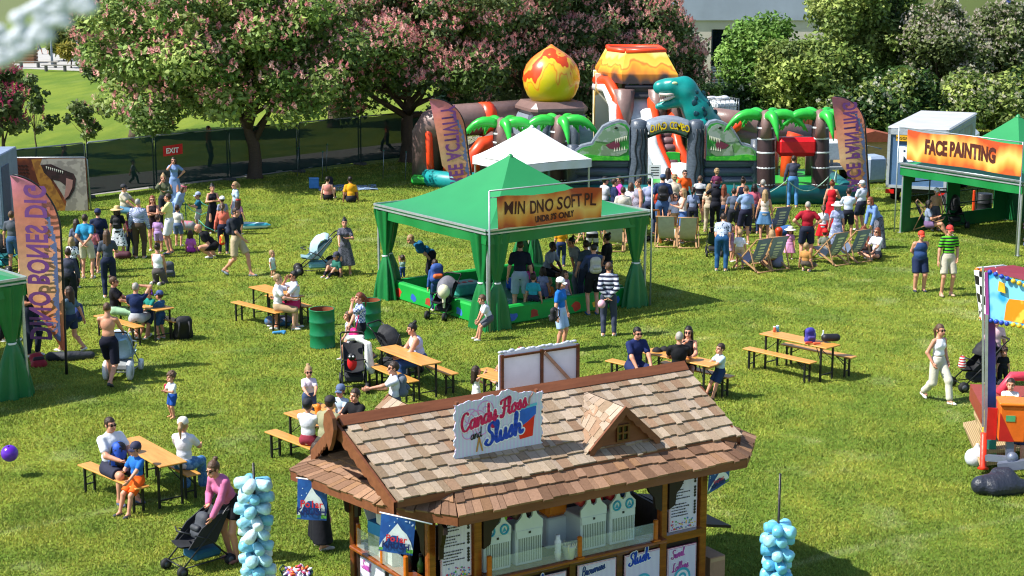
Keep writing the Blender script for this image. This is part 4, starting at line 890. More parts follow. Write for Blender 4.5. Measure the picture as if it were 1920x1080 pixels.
# lorry
lb = at(1660, 383); lo_ = thing('box_lorry', 'blue and white box lorry with a pale roof parked behind the face painting tent', 'lorry', Vector((lb.x + 1.05, lb.y, 0)), R(-24)); S = MB(); hz_ = W(1665, 243, lb.y).z
S.box((0, 3.1, (hz_ + .55) / 2), (2.1, 6.2, hz_ - .55), bev=.06); S.build('body', mat('#4c6a8e', .4, 'plain', scale=1.2, bump=.03, var=.2), lo_)
b = MB(); b.box((0, 3.1, hz_ + .03), (2.16, 6.26, .1), bev=.05); b.build('roof', mat('#b4b6ba', .5, 'plain', scale=1.5, bump=.05), lo_)
b = MB()
for sx in (-1, 1): b.box((sx * 1.0, -.03, (hz_ + .55) / 2), (.1, .06, hz_ - .55))
b.box((0, -.03, .6), (2.1, .06, .1)); b.box((0, -.03, hz_ - .1), (2.1, .06, .2)); b.build('rear_frame', mat('#aab2bc', .4, metal=.3), lo_)
b = MB(); b.box((-.45, -.065, hz_ - .32), (.62, .02, .2)); y_ = b.build('name_plate', mat('#d8a520', .5, bump=0), lo_); text(y_, 'PEGGNAM', Matrix.Translation((-.45, -.08, hz_ - .37)), .1, mat('#2a2210', .5, bump=0), bold=.02)
text(lo_, 'R', Matrix.Translation((-.42, -.075, hz_ - 1.12)), .5, mat('#dfe4ea', .4, bump=0), bold=.05, sx=1.1)
b = MB(); b.box((-.9, -.06, .42), (.3, .06, .14)); b.box((.9, -.06, .42), (.3, .06, .14)); b.build('rear_light', mat('#c01818', .3, bump=0), lo_)
for y in (1.0, 4.9):
    for sx in (-.9, .9): b = MB(); q = Matrix.Rotation(R(90), 3, 'Y'); b.tube([(sx - .12, y, .38), (sx + .12, y, .38)], .38, 0, 18); b.build('wheel', mat('#16171a', .8), lo_)
b = MB(); b.box((0, 3.1, .45), (1.6, 5.9, .14)); b.build('chassis', mat('#25282c', .7), lo_)
b = MB(); b.box((0, 7.0, 1.15), (2.0, 1.5, 1.6), bev=.15); b.build('cab', mat('#c8ccd2', .4), lo_)
b = MB(); b.box((1.055, 3.4, 1.8), (.012, 4.6, 1.2)); b.build('side_panel', mat('#3f6f9c', .4, 'camo', '#2c4a70', .9, bump=0), lo_)
# IBC water tank
q = at(1352, 340); Yi = 66.; s0 = W(1352, 226, Yi); o = thing('water_tank', 'white plastic water tank in a wire cage standing on a stack behind the inflatables', 'tank', Vector((s0.x, Yi, 0)), R(20))
b = MB(); b.box((0, 0, s0.z / 2), (1.15, 1.05, s0.z), bev=.02); b.build('pallet_stack', mat('#7a6248', .85, 'wood'), o); b = MB(); b.box((0, 0, s0.z + .42), (.98, .9, .82), bev=.1); b.build('bottle', mat('#d6dade', .4), o); b = MB()
for i in range(6):
    for y in (-.5, .5): b.tube([(-.5 + i * .2, y, s0.z), (-.5 + i * .2, y, s0.z + .9)], .014, 0, 5)
    for x in (-.53, .53): b.tube([(x, -.5 + i * .2, s0.z), (x, -.5 + i * .2, s0.z + .9)], .014, 0, 5)
for z in (.05, .32, .6, .9):
    b.tube([(-.53, -.51, s0.z + z), (.53, -.51, s0.z + z), (.53, .51, s0.z + z), (-.53, .51, s0.z + z), (-.53, -.51, s0.z + z)], .014, 0, 5)
b.build('cage', GALV, o)
b = MB(); g = random.Random(2)
for i in range(5): b.ball((g.uniform(-.4, .3), g.uniform(-.3, .3), s0.z + .93), (g.uniform(.15, .3), .18, .06), 0, 8, 5)
b.build('cover', mat('#b8bcc4', .6), o)
# orange timber fence behind the palms and brown shed roof
a_, e_ = W(1380, 240, 70), W(1600, 240, 70); o = thing('timber_fence', 'orange brown timber fence behind the inflatable palms', 'fence', Vector((a_.x, 70, 0))); b = MB(); zt = W(1480, 222, 70).z
n = 30
for i in range(n): b.box(((e_.x - a_.x) * i / n, 0, zt / 2), ((e_.x - a_.x) / n * .9, .03, zt + rnd.uniform(-.05, .05)))
b.build('boards', mat('#8a4a2c', .8, 'wood', '#6a3820', 3.), o)
q = W(1637, 275, 66); o = thing('garden_shed', 'low shed with a rust red roof left of the lorry', 'shed', Vector((q.x, 66, 0)), R(8)); b = MB(); b.box((0, 1, q.z / 2 + .1), (2.6, 2, q.z + .2)); b.build('wall', mat('#b89a6c', .8, 'wood'), o); b = MB(); b.prism([(-1.45, 0), (1.45, 0), (1.4, .12), (0, .45), (-1.4, .12)], 2.3, 0, Matrix.Translation((0, 1, q.z + .2))); b.build('roof', mat('#8a4830', .8), o)
q = at(1645, 345); o = thing('water_bowser', 'blue grey plastic tank on the grass left of the lorry', 'tank', q, R(15)); b = MB(); b.box((0, .5, .55), (.8, 1., 1.0), bev=.12); b.build('tank', mat('#8fa0b8', .5), o); b = MB(); b.tube([(-.5, 0, 0), (-.5, 0, 1.5), (.1, 0, 1.35)], .025); b.build('frame', GALV, o)
q = at(1563, 338); o = thing('generator_trailer', 'small white generator trailer behind the right palm pillar', 'trailer', q, R(10)); b = MB(); b.box((0, .5, 1.15), (.85, 1.1, .7), bev=.05); b.build('hood', mat('#c6ccd2', .4), o); b = MB(); b.box((0, .4, .5), (1.1, 1.4, .1)); b.bar((0, .3, .5), (0, .3, .9), .1); b.bar((.4, 0, .45), (1.2, -.6, .4), .07); b.build('chassis', mat('#8a9096', .5), o)
for sx in (-.55, .55): b = MB(); b.tube([(sx - .08, .4, .28), (sx + .08, .4, .28)], .28, 0, 14); b.build('wheel', mat('#1a1b1d', .8), o)
# ---------------------------------------------------------------- inflatables
ROCK = mat('#56606e', .38, 'wood', '#3e4652', 5., bump=.35); ROCKL = mat('#8b95a2', .36, 'wood', '#6d7684', 5., bump=.35); BRN = mat('#7a625e', .38, bump=.3, scale=3.); BRND = mat('#3a2a2c', .4, bump=.1, scale=4.); ORG = mat('#e6461e', .35, bump=.06, scale=3.); TEAL = mat('#0f5c60', .4, bump=.08, scale=3.); TEALL = mat('#128a8c', .4, bump=.08); PGRN = mat('#2fae3e', .32, bump=.06, scale=4.); BED = mat('#2ea23a', .4, bump=.06); WH = mat('#dcdfe2', .35, bump=.04); RED = mat('#c4141f', .35, bump=.06)
FLM = mat('#e8b02c', .32, 'flame', None, 1.9, metal=1.9, vec=((.18, '#c8b818'), (.36, '#d8b020'), (.40, '#d87a1c'), (.46, '#dcb838'), (.58, '#e0b030'), (.60, '#c8401c'), (.82, '#cc4a1e'), (.84, '#dca040'), (1., '#d87c30')))
def sub(o): return lambda x, y, Y, dy=0.: W(x, y, Y + dy) - o.location
def cushion(b, x0, x1, z0, z1, y0, y1, n, m=0, r=None):
    """stacked rounded inflated ribs filling a box"""
    h = (z1 - z0) / n
    for i in range(n):
        z = z0 + (i + .5) * h; b.tube([(x0, (y0 + y1) / 2, z), (x0 + .12, (y0 + y1) / 2, z), (x1 - .12, (y0 + y1) / 2, z), (x1, (y0 + y1) / 2, z)], [h * .42, h * .56, h * .56, h * .42], m, 12, flat=1., smooth=True)
    for i in range(n): pass
def palm(o, px, ytop, ybot, Y, rpx, facing=1):
    p = sub(o); t, bt = p(px, ytop, Y), p(px, ybot, Y); bt.z = 0.15; r = rpx * Y * 1.02 / FPX
    b = MB(); b.tube([bt, bt.lerp(t, .1), bt.lerp(t, .9), t - Vector((0, 0, .1)), t], [r, r * 1.08, r, r * .8, r * .3], 0, 16); pl = b.build('palm_trunk', BRND, o)
    b = MB()
    for k in (.2, .42, .62, .8, .94 if t.z > 2.5 else .9):
        c = bt.lerp(t, k * .92); b.lathe([(r * 1.04, -.03), (r * 1.08, 0), (r * 1.04, .03)], 0, 18, c, cap=False)
    b.build('white_band', WH, pl)
    b = MB(); b.tube([t + Vector((0, -r * .6, -.75)), t + Vector((0, -r * .55, -.2)), t + Vector((0, -.05, .08)), t + Vector((0, .4, .05))], [r * .7, r * .62, r * .6, r * .4], 0, 12); b.build('palm_top', BRN, pl)
    for dx, dy, L in ((-1, -.1, 1.3), (1, -.1, 1.3), (.28, -.9, .85), (-.5, .9, 1.2), (.6, .9, 1.2)):
        b = MB(); d = Vector((dx, dy, 0)).normalized(); pts_ = []; rr = []
        for i in range(9):
            u = i / 8; pts_.append(t + d * (.18 + L * u) + Vector((0, 0, -.02 + .28 * math.sin(u * 2.2) - .75 * u * u * (1 if L > 1 else 1.3)))); rr.append(.19 * (1 - u) ** .6 * (.75 + .5 * math.sin(u * 3.1)) + .012)
        b.tube(pts_, rr, 0, 10); n = d.cross(Vector((0, 0, 1)))
        for i in range(2, 8):
            c = pts_[i] - Vector((0, 0, rr[i] * .9)); b.add([c - d * .07, c + d * .07, c + d * .03 - Vector((0, 0, .13)), c - n * .03], [(0, 1, 2), (0, 2, 3), (1, 3, 2)])
        b.build('palm_leaf', PGRN, pl)
YC = 57.5
cs = thing('inflatable_castle', 'grey rock inflatable play castle with palm pillars and a dino combo arch', 'inflatable', (W(1250, 380, YC).x, YC, 0)); P = sub(cs); X = lambda px, dy=0.: W(px, 300, YC + dy).x - cs.location.x; Z = lambda py, dy=0.: max(.02, W(1250, py, YC + dy).z)
b = MB(); b.tube([(X(1070), -.5, .3), (X(1340), -.5, .3), (X(1592), -.6, .3)], .36, 0, 12); b.tube([(X(1592), -.6, .3), (X(1592), 3.5, .3)], .36, 0, 12); b.build('base_tube', TEAL, cs)
b = MB(); b.box(((X(1070) + X(1590)) / 2, 2.2, .3), (X(1590) - X(1070), 5., .5), bev=.1); b.build('bouncing_bed', BED, cs)
for x0, x1, nm in ((1180, 1214, 0), (1288, 1319, 1)):
    b = MB(); x_ = (X(x0) + X(x1)) / 2; r = (X(x1) - X(x0)) / 2; zt = Z(224)
    b.tube([(x_, 0, .1), (x_, 0, .6), (x_, 0, zt * .6), (x_, 0, zt - .3), (x_, 0, zt - .06), (x_, 0, zt)], [r * 1.08, r * 1.1, r * 1.04, r, r * .86, r * .45], 0, 20); pi_ = b.build('rock_pillar', ROCK if nm else ROCK, cs); b = MB()
    for k in range(3):
        a = -1.9 + k * .5 + nm * .3; b.tube([(x_ + r * 1.07 * math.cos(a + .12 * math.sin(i * 1.3 + k)), r * 1.07 * math.sin(a + .12 * math.sin(i * 1.3 + k)), .2 + i * (zt - .5) / 12) for i in range(13)], .028, 0, 6)
    b.build('painted_crack', mat('#1d2229', .5, bump=0), pi_)
b = MB(); pts_ = [(X(1212 + i * 7.8), -.02, Z(241) + .2 * math.sin(i / 10 * 3.14)) for i in range(11)]; b.tube(pts_  , .30, 0, 14, flat=.8); ab = b.build('arch_beam', ROCKL, cs)
b = MB(); b.tube([(p_[0], -.05, p_[2] - .29) for p_ in pts_], .07, 0, 8); b.build('arch_edge', mat('#1f2a2a', .5), ab)
wd = 'DINO COMBO'; n = len(wd)
for i, ch in enumerate(wd):
    if ch == ' ': continue
    u = i / (n - 1); M_ = Matrix.Translation((X(1220 + 66 * u), -.34, Z(246) + .17 * math.sin(.3 + u * 2.5) - .05)) @ Matrix.Rotation(R(10 - 20 * u), 4, 'Y'); text(ab, ch, M_, .26, mat('#f0d020', .4, bump=0), bold=.012, sx=.64); text(ab, ch, M_ @ Matrix.Translation((.015, .012, -.015)), .26, mat('#7a2014', .4, bump=0), bold=.02, sx=.64)
DG = mat('#5c8a4c', .4, 'camo', '#86a084', 2.2, bump=.2); DGL = mat('#2f8a34', .4, 'camo', '#5c9a5c', 2., bump=.2)
def dinopanel(x0, x1, mir):
    fx = (lambda u: X(x0) + (X(x1) - X(x0)) * u) if not mir else (lambda u: X(x1) - (X(x1) - X(x0)) * u); z0, z1 = Z(300), Z(226)
    pr = lambda pts_, d, y: [(fx(u), z0 + (z1 - z0) * v) for u, v in pts_]
    def slab(nm, pts_, d, y, m, par=cs):
        q = pr(pts_, d, y); q = q if not mir else q[::-1]; b = MB(); b.prism(q, d, 0, Matrix.Translation((0, y, 0))); o_ = b.build(nm, m, par); return o_
    out = [(0, 0), (1.0, 0), (1.0, .86), (.93, .98), (.8, 1.02), (.66, .97), (.5, .86), (.38, .62), (.3, .44), (.12, .38), (0, .28)]
    pn = slab('dinosaur_panel', out, .5, .1, ROCKL); inn = [(.03, .02), (.98, .02), (.98, .82), (.92, .92), (.8, .96), (.68, .91), (.53, .81), (.41, .58), (.32, .39), (.13, .33), (.03, .24)]
    slab('painted_jungle', inn, .02, -.165, DGL, pn)
    slab('painted_neck', [(.04, .08), (.6, .06), (.72, .3), (.6, .5), (.46, .6), (.3, .36), (.1, .28)], .02, -.18, DG, pn)
    slab('painted_head', [(.36, .5), (.62, .46), (.78, .55), (.94, .60), (.965, .72), (.9, .86), (.78, .93), (.64, .86), (.5, .76)], .03, -.19, mat('#8f9c94', .4, 'camo', '#6f8a70', 3., bump=.08), pn)
    slab('painted_jaw', [(.46, .14), (.8, .12), (.94, .22), (.96, .3), (.8, .26), (.6, .3), (.5, .4)], .03, -.19, mat('#8a9a88', .4, 'camo', '#6f8468', 3., bump=.08), pn)
    slab('painted_mouth', [(.55, .4), (.66, .46), (.78, .53), (.82, .4), (.78, .28), (.62, .31)], .02, -.2, mat('#6a2c40', .4, bump=0), pn)
    slab('painted_grass', [(.02, .01), (.99, .01), (.99, .13), (.8, .1), (.5, .12), (.2, .16), (.02, .12)], .04, -.2, mat('#2fa02a', .4, 'camo', '#4cb830', 5., bump=0), pn)
    b = MB()
    for i in range(7):
        u = .74 + i * .032; v = .56 + .012 * i; s_ = .012 * (1 if not mir else -1); q = [fx(u - .014), fx(u + .014), fx(u)]; zz = z0 + (z1 - z0) * v; b.add([(q[0], -.215, zz), (q[1], -.215, zz), (q[2], -.215, zz - .17)], [(0, 2, 1) if not mir else (0, 1, 2)])
    for i in range(5):
        u = .72 + i * .045; v = .24 + .01 * i; q = [fx(u - .014), fx(u + .014), fx(u)]; zz = z0 + (z1 - z0) * v; b.add([(q[0], -.215, zz), (q[1], -.215, zz), (q[2], -.215, zz + .14)], [(0, 1, 2) if not mir else (0, 2, 1)])
    b.build('painted_teeth', mat('#e6e2cc', .4, bump=0), pn)
    b = MB(); b.ball((fx(.74), -.2, z0 + (z1 - z0) * .83), (.07, .03, .045)); b.build('painted_eye', mat('#1c2018', .3, bump=0), pn)
dinopanel(1078, 1180, False); dinopanel(1322, 1418, True)
for x0, x1 in ((1070, 1182), (1318, 1420)):
    b = MB(); cushion(b, X(x0), X(x1), .25, Z(298), -.1, .3, 4); b.build('rock_wall', ROCK, cs)
b = MB(); b.tube([(X(1418), .1, .2), (X(1418), .1, Z(262))], .2, 0, 12); b.tube([(X(1074), .1, .2), (X(1074), .1, Z(272))], .2, 0, 12); build_each(b, 'corner_post', ROCK, cs)
for px, yt, rp in ((1436, 218, 16), (1538, 217, 16), (1049, 228, 17), (941, 232, 16)): palm(cs, px, yt, 385, YC - .5 if px > 1100 else YC + 1.2, rp)
b = MB(); b.box(((X(1450) + X(1526)) / 2, -.5, Z(271)), (X(1526) - X(1450), .6, .66), bev=.14); b.build('red_beam', RED, cs)
b = MB()
for xa, xb, ya, yb in ((1335, 1430, 222, 240), (1340, 1420, 248, 262)): b.tube([(X(xa, 4), 4, Z(ya, 4)), (X((xa + xb) / 2, 4), 4, Z((ya + yb) / 2 - 3, 4)), (X(xb, 4), 4, Z(yb, 4)), (X(1535, 4), 4, Z(258, 4))], .42, 0, 12)
b.tube([(X(1445, 3), 3, .4), (X(1445, 3), 3, Z(265, 3))], .3, 0, 12); b.tube([(X(1525, 3), 3, .4), (X(1525, 3), 3, Z(270, 3))], .3, 0, 12); build_each(b, 'back_tube', BRN, cs)
b = MB(); b.tube([(X(1478, 2.5), 2.5, .4), (X(1480, 2.5), 2.5, Z(290, 2.5)), (X(1490, 2.5), 2.5, Z(250, 2.5))], .3, 0, 12); b.tube([(X(1374, 3.5), 3.5, Z(228, 3.5)), (X(1384, 3.5), 3.5, Z(240, 3.5))], .46, 0, 12); build_each(b, 'orange_band', ORG, cs)
# tyrannosaur rising behind the arch
DY = 60.5; d0 = W(1290, 300, DY); dino = thing('inflatable_dinosaur', 'teal inflatable tyrannosaur with dark spots roaring above the arch', 'inflatable', (d0.x, DY, 0)); k_ = DY * 1.02 / FPX
D = lambda x, y, yy=0.: (W(x, y, DY + yy) - dino.location); DT = lambda x, y, yy=0.: tuple(D(x, y, yy)); s = k_
pr = [(DT(1318, 240, .3), DT(1306, 206, .1), 36 * s, 27 * s), (DT(1306, 206, .1), DT(1288, 173), 27 * s, 22 * s), (DT(1285, 170), DT(1272, 168, 0), 22 * s, 19 * s), (DT(1282, 163), DT(1241, 165), 20 * s, 13.5 * s), (DT(1250, 160), DT(1236, 163), 13 * s, 11 * s), (DT(1260, 160, -.15), DT(1258, 160, .15), 12 * s, 12 * s), (DT(1284, 186), DT(1250, 196), 14 * s, 8.5 * s), (DT(1250, 196), DT(1234, 200), 8.5 * s, 6 * s), (DT(1320, 240, .5), DT(1332, 300, .6), 35 * s, 38 * s), (DT(1318, 235, -.5), DT(1298, 240, -.8), 10 * s, 7 * s), ((DT(1262, 155, -.24)), DT(1275, 155, -.22), 5 * s, 6 * s)]
pr = [(a, b_, ra, rb) for a, b_, ra, rb in pr]; V_, F_ = sdf_mesh(pr, .055, k=.11, pad=.1)
link('body', mesh_np('body', V_, F_, [mat('#0e8480', .34, 'plain', scale=1.5, bump=.05, var=.15)], None, True), dino)
b = MB(); g = random.Random(8)
for i in range(22): 
    x_, y_ = g.uniform(1296, 1350), g.uniform(168, 238); c = D(x_, y_); rr = g.uniform(.05, .11)
    near = np.where(np.hypot(V_[:, 0] - c.x, V_[:, 2] - c.z) < .12)[0]
    if len(near): b.ball(V_[near[np.argmin(V_[near, 1])]], (rr, .02, rr * 1.2), 0, 8, 6)
b.build('spots', mat('#0b3c48', .4, bump=0), dino)
b = MB(); b.tube([D(1236, 176, -.3), D(1250, 178, -.32), D(1266, 176, -.28)], [.04, .06, .03], 0, 8); b.tube([D(1238, 190, -.18), D(1252, 185, -.25), D(1268, 178, -.22)], [.03, .07, .06], 0, 8); b.build('mouth_lining', mat('#d8c4bc', .5), dino)
b = MB()
for i in range(7): c = D(1237 + i * 4.2, 177 - i * .3, -.22); b.lathe([(.045, .02), (.0, -.13)], 0, 6, c, cap=False); c = D(1239 + i * 4., 190 - i * 1.6, -.16); b.lathe([(.04, -.02), (.0, .1)], 0, 6, c, cap=False)
b.build('teeth', WH, dino); b = MB(); b.ball(D(1265, 156, -.36), (.12, .05, .06), 0, 10, 6); b.build('eye', mat('#c8d2a0', .2, bump=0), dino)
# volcano slide tower
VY = 63.; v0 = W(1195, 300, VY); vo = thing('inflatable_slide', 'tall inflatable slide tower topped by a yellow volcano canopy', 'inflatable', (v0.x, VY, 0)); X = lambda px, dy=0.: W(px, 150, VY + dy).x - vo.location.x; Z = lambda py, dy=0.: W(1200, py, VY + dy).z
rr = [(X(1119), X(1265), Z(146), 1.9), (X(1117), X(1268), Z(152), 2.0)]
def ring(x0, x1, z, d, cut=.28): w_ = x1 - x0; return [(x0 + w_ * cut, -d, z), (x1, -d, z), (x1, d, z), (x0, d * 1.1, z), (x0, -d * .1, z)]
b = MB(); lv = [ring(X(1122), X(1264), Z(150), 1.8), ring(X(1120), X(1262), Z(133), 1.8), ring(X(1140), X(1240), Z(92), 1.3)]; V_ = [p_ for r_ in lv for p_ in r_]; b.add(V_, [(k * 5 + i, k * 5 + (i + 1) % 5, k * 5 + 5 + (i + 1) % 5, k * 5 + 5 + i) for k in range(2) for i in range(5)])
VOLM = mat('#d8a838', .42, 'flame', None, 1.7, metal=1.1, vec=((.0, '#3c3236'), (.1, '#4a3c3c'), (.2, '#a0602c'), (.3, '#c87a28'), (.48, '#d8a030'), (.56, '#c8702a'), (.62, '#d8b848'), (.85, '#d0ac3c'), (1., '#dcc878')))
b.build('volcano_canopy', VOLM, vo)
b = MB(); q = ring(X(1141), X(1239), Z(92), 1.28); b.tube(q + [q[0]], .1, 0, 10); b.build('crater_rim', ORG, vo)
b = MB(); q = ring(X(1141), X(1239), Z(91), 1.28); b.add(q, [tuple(range(5))]); b.build('canopy_top', mat('#8a3a20', .5), vo)
b = MB()
for px in (1166, 1228, 1262):
    b.tube([(X(px), -1.7, .1), (X(px - 1), -1.7, Z(240)), (X(px), -1.7, Z(205)), (X(px - 1), -1.7, Z(160))], [.38, .38, .34, .4], 0, 14)
    b.tube([(X(px), 1.7, .1), (X(px), 1.7, Z(160))], .38, 0, 12)
build_each(b, 'tower_post', BRN, vo)
b = MB(); b.grid(lambda u, v: (X(1166) + (X(1228) - X(1166)) * u, -1.75 - .05 * math.sin(v * 9), Z(152) + (Z(178) - Z(152)) * v), 8, 8); b.build('dark_curtain', mat('#34323a', .5, 'wood', '#222026', 4., bump=.3), vo)
b = MB(); b.grid(lambda u, v: (X(1178) + (X(1212) - X(1178)) * u, -1.6 - 2.6 * v, Z(178) + (Z(350) - Z(178)) * v ** .8), 6, 16); b.build('slide_bed', mat('#9aa2ac', .35, bump=.04), vo)
b = MB(); b.tube([(X(1216), -1.7, Z(178)), (X(1222), -2.6, Z(250)), (X(1245), -3.4, Z(310)), (X(1290), -4.2, Z(330))], .2, 0, 10); b.tube([(X(1250), -1.7, Z(200)), (X(1262), -2.6, Z(260)), (X(1290), -3.6, Z(310))], .2, 0, 10); b.tube([(X(1120), 0, Z(150)), (X(1140), -.9, Z(150)), (X(1152), -1.7, Z(175)), (X(1158), -1.9, Z(220)), (X(1165), -2.2, .3)], .22, 0, 10); build_each(b, 'red_rail', ORG, vo)
b = MB(); b.tube([(X(1206), -1.9, Z(200)), (X(1214), -2.8, Z(260)), (X(1240), -3.7, Z(320)), (X(1290), -4.4, Z(345))], .25, 0, 10); b.tube([(X(1119), .1, Z(162)), (X(1136), -.9, Z(162)), (X(1146), -1.8, Z(190)), (X(1152), -2.1, .3)], .2, 0, 10); b.tube([(X(1226), -2.6, .6), (X(1290), -3.6, .6)], .5, 0, 10); build_each(b, 'white_tube', WH, vo)
b = MB(); b.box((X(1140), .6, Z(200)), (1.0, 2., 2.6)); b.build('painted_side', mat('#d8b060', .5, 'camo', '#e8e0c8', 1.2, bump=0), vo)
b = MB()
for i in range(9): b.tube([(X(1228), -1.9 - i * .18, Z(215 + i * 12)), (X(1258), -1.9 - i * .18, Z(215 + i * 12))], .16, 0, 8)
b.build('climbing_step', mat('#7a5c60', .45), vo); b = MB(); b.box((X(1242), -1.4, Z(205)), (.6, .3, .8)); b.box((X(1250), -2.9, Z(285)), (.5, .3, .7)); build_each(b, 'green_pad', PGRN, vo)
# flame balloon tower
BY = 62.; b0 = W(1033, 300, BY); fo = thing('inflatable_tower', 'grey inflatable rock tower carrying a yellow flame patterned onion balloon', 'inflatable', (b0.x, BY, 0)); X = lambda px, dy=0.: W(px, 150, BY + dy).x - fo.location.x; Z = lambda py, dy=0.: W(1030, py, BY + dy).z; s = BY * 1.02 / FPX
zz = lambda y: Z(y)
b = MB(); prof = [(36, 188), (44, 178), (50, 163), (52.5, 148), (51, 134), (46, 121), (37, 109), (26, 100), (14, 92), (6, 87), (1, 83)]; b.lathe([(r_ * s, zz(y)) for r_, y in prof], 0, 28); bl_ = b.build('flame_balloon', FLM, fo)
b = MB(); b.box((0, 0, (zz(188) + zz(215)) / 2), (110 * s, 110 * s, zz(188) - zz(215)), bev=.22); pb_ = b.build('brown_plinth', BRN, fo); pb_.rotation_euler = (0, 0, R(18))
b = MB(); lv = [(-62, 62, 300), (-60, 60, 240), (-48, 48, 212)]; V_ = []
for x0, x1, y in lv: V_ += [(x0 * s, x0 * s, max(0.05, zz(y) if y < 300 else .05)), (x1 * s, x0 * s, max(0.05, zz(y) if y < 300 else .05)), (x1 * s, x1 * s, max(0.05, zz(y) if y < 300 else .05)), (x0 * s, x1 * s, max(0.05, zz(y) if y < 300 else .05))]
b.add(V_, [(k * 4 + i, k * 4 + (i + 1) % 4, k * 4 + 4 + (i + 1) % 4, k * 4 + 4 + i) for k in range(2) for i in range(4)] + [(8, 9, 10, 11)]); tw_ = b.build('rock_tower', ROCKL, fo); tw_.rotation_euler = (0, 0, R(18))
b = MB()
for x_ in (-40, -12, 14, 42): b.tube([(x_ * s * 1.1, -62 * s, .3), (x_ * s, -60 * s, zz(240)), (x_ * s * .85, -49 * s, zz(213))], .17, 0, 10)
pass; build_each(b, 'rock_rib', ROCK, fo)
# obstacle course on the left
OY = 62.; o0 = W(840, 330, OY); oc = thing('inflatable_obstacle_course', 'brown inflatable obstacle course with orange bands left of the gazebo', 'inflatable', (o0.x, OY, 0)); X = lambda px, dy=0.: W(px, 250, OY + dy).x - oc.location.x; Z = lambda py, dy=0.: max(.1, W(850, py, OY + dy).z)
b = MB(); b.tube([(X(800), .4, .2), (X(802), .2, Z(250)), (X(812), 0, Z(234)), (X(830), 0, Z(228)), (X(880), .4, Z(226)), (X(985), 1.5, Z(224))], .62, 0, 14); b.tube([(X(985), 1.5, Z(224)), (X(985), 1.5, .2)], .5, 0, 12); b.build('brown_arch', BRN, oc)
b = MB(); b.box((X(838), 1., Z(290)), (X(872) - X(804), 1.2, Z(240) - Z(340)), bev=.2); b.build('grey_wall', mat('#5c5054', .45, bump=.1), oc)
for px in (808, 838, 866): b = MB(); b.tube([(X(px), -.25, .3), (X(px - 1), -.45, Z(300)), (X(px - 3), -.5, Z(250)), (X(px), -.2, Z(226))], .14, 0, 10); b.build('orange_band', ORG, oc)
b = MB(); b.tube([(X(900), .5, Z(226)), (X(918), .7, Z(226))], .66, 0, 14); b.tube([(X(885), -.6, .2), (X(888), -.6, Z(290)), (X(905), -.4, Z(268)), (X(925), -.3, Z(266))], .3, 0, 10); b.build('orange_sleeve', ORG, oc)
b = MB(); b.tube([(X(892), -.2, .2), (X(895), -.2, Z(285)), (X(925), 0, Z(270)), (X(960), .3, Z(275))], .5, 0, 12); b.build('inner_arch', BRN, oc)
b = MB(); b.tube([(X(797), .6, .28), (X(812), -.8, .28), (X(850), -1.4, .28), (X(930), -1.5, .28)], .34, 0, 12); b.build('teal_base', TEALL, oc); b = MB(); b.box((X(870), .5, .2), (4, 2.6, .3), bev=.08); b.build('bouncing_bed', BED, oc)
# rope barrier before the castle
rp = [at(1375, 402), at(1474, 392), at(1551, 386), at(1566, 372)]
ro = thing('rope_barrier', 'slim posts with a drooping pale rope before the inflatable castle', 'barrier', rp[0])
for q in rp: b = MB(); l_ = q - rp[0]; b.tube([l_, l_ + Vector((0, 0, 1.05))], .022, 0, 6); b.tube([l_, l_ + Vector((0, 0, .03))], .14, 0, 10); b.build('post', mat('#3a4a48', .5), ro)
b = MB()
for a_, e_ in zip(rp[:-1], rp[1:]):
    b.tube([a_.lerp(e_, i / 10) - rp[0] + Vector((0, 0, 1.0 - .42 * math.sin(i / 10 * math.pi))) for i in range(11)], .018, 0, 6)
b.build('rope', mat('#9ab8a8', .7), ro)
for i, px in enumerate((558, 604, 612, 718, 760)):
    q = at(px, (330, 338, 322, 335, 338)[i]); o = thing('rope_stake', 'thin metal stake in the shaded grass, ' + ('leftmost by the fence', 'behind the blanket', 'nearest the fence corner', 'beside the teal inflatable base', 'next to the obstacle course')[i], 'stake', q, 0, 'stakes in the shade'); b = MB(); b.tube([(0, 0, 0), (.05, 0, 1.1)], .016, 0, 6); b.build('rod', GALV, o); b = MB(); b.lathe([(.03, 1.08), (.03, 1.13)], 0, 8, (.05, 0, 0)); b.build('cap', mat('#2a6a58', .5), o)
# ---------------------------------------------------------------- candy kiosk
KA = at(862, 970, 2.2); KY = R(31); KU, KV = Vector((math.cos(KY), math.sin(KY), 0)), Vector((-math.sin(KY), math.cos(KY), 0))
ks = thing('candy_kiosk', 'wooden candy floss and slush kiosk with a shingled roof at the bottom centre', 'kiosk', (KA.x, KA.y, 0), KY)
def kw(u, v, z=0.): return Vector((KA.x, KA.y, 0)) + KU * u + KV * v + Vector((0, 0, z))
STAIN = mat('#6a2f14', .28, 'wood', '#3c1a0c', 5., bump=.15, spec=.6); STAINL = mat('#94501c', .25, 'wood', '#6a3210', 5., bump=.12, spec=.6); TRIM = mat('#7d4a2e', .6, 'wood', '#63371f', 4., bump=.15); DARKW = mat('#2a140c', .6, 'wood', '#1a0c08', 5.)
SHG = mat((1, 1, 1), .8, 'vcol', scale=30., bump=.35, spec=.15, name='cedar_shingles')
SHC = [lin(c) for c in ('#a8957f', '#a08b76', '#b09d88', '#968069', '#aa9785', '#b3a18e', '#9c7e66')]; SHW = [lin(c) for c in ('#8c6c56', '#977660', '#7e604c', '#a07d64', '#735644', '#937054')]
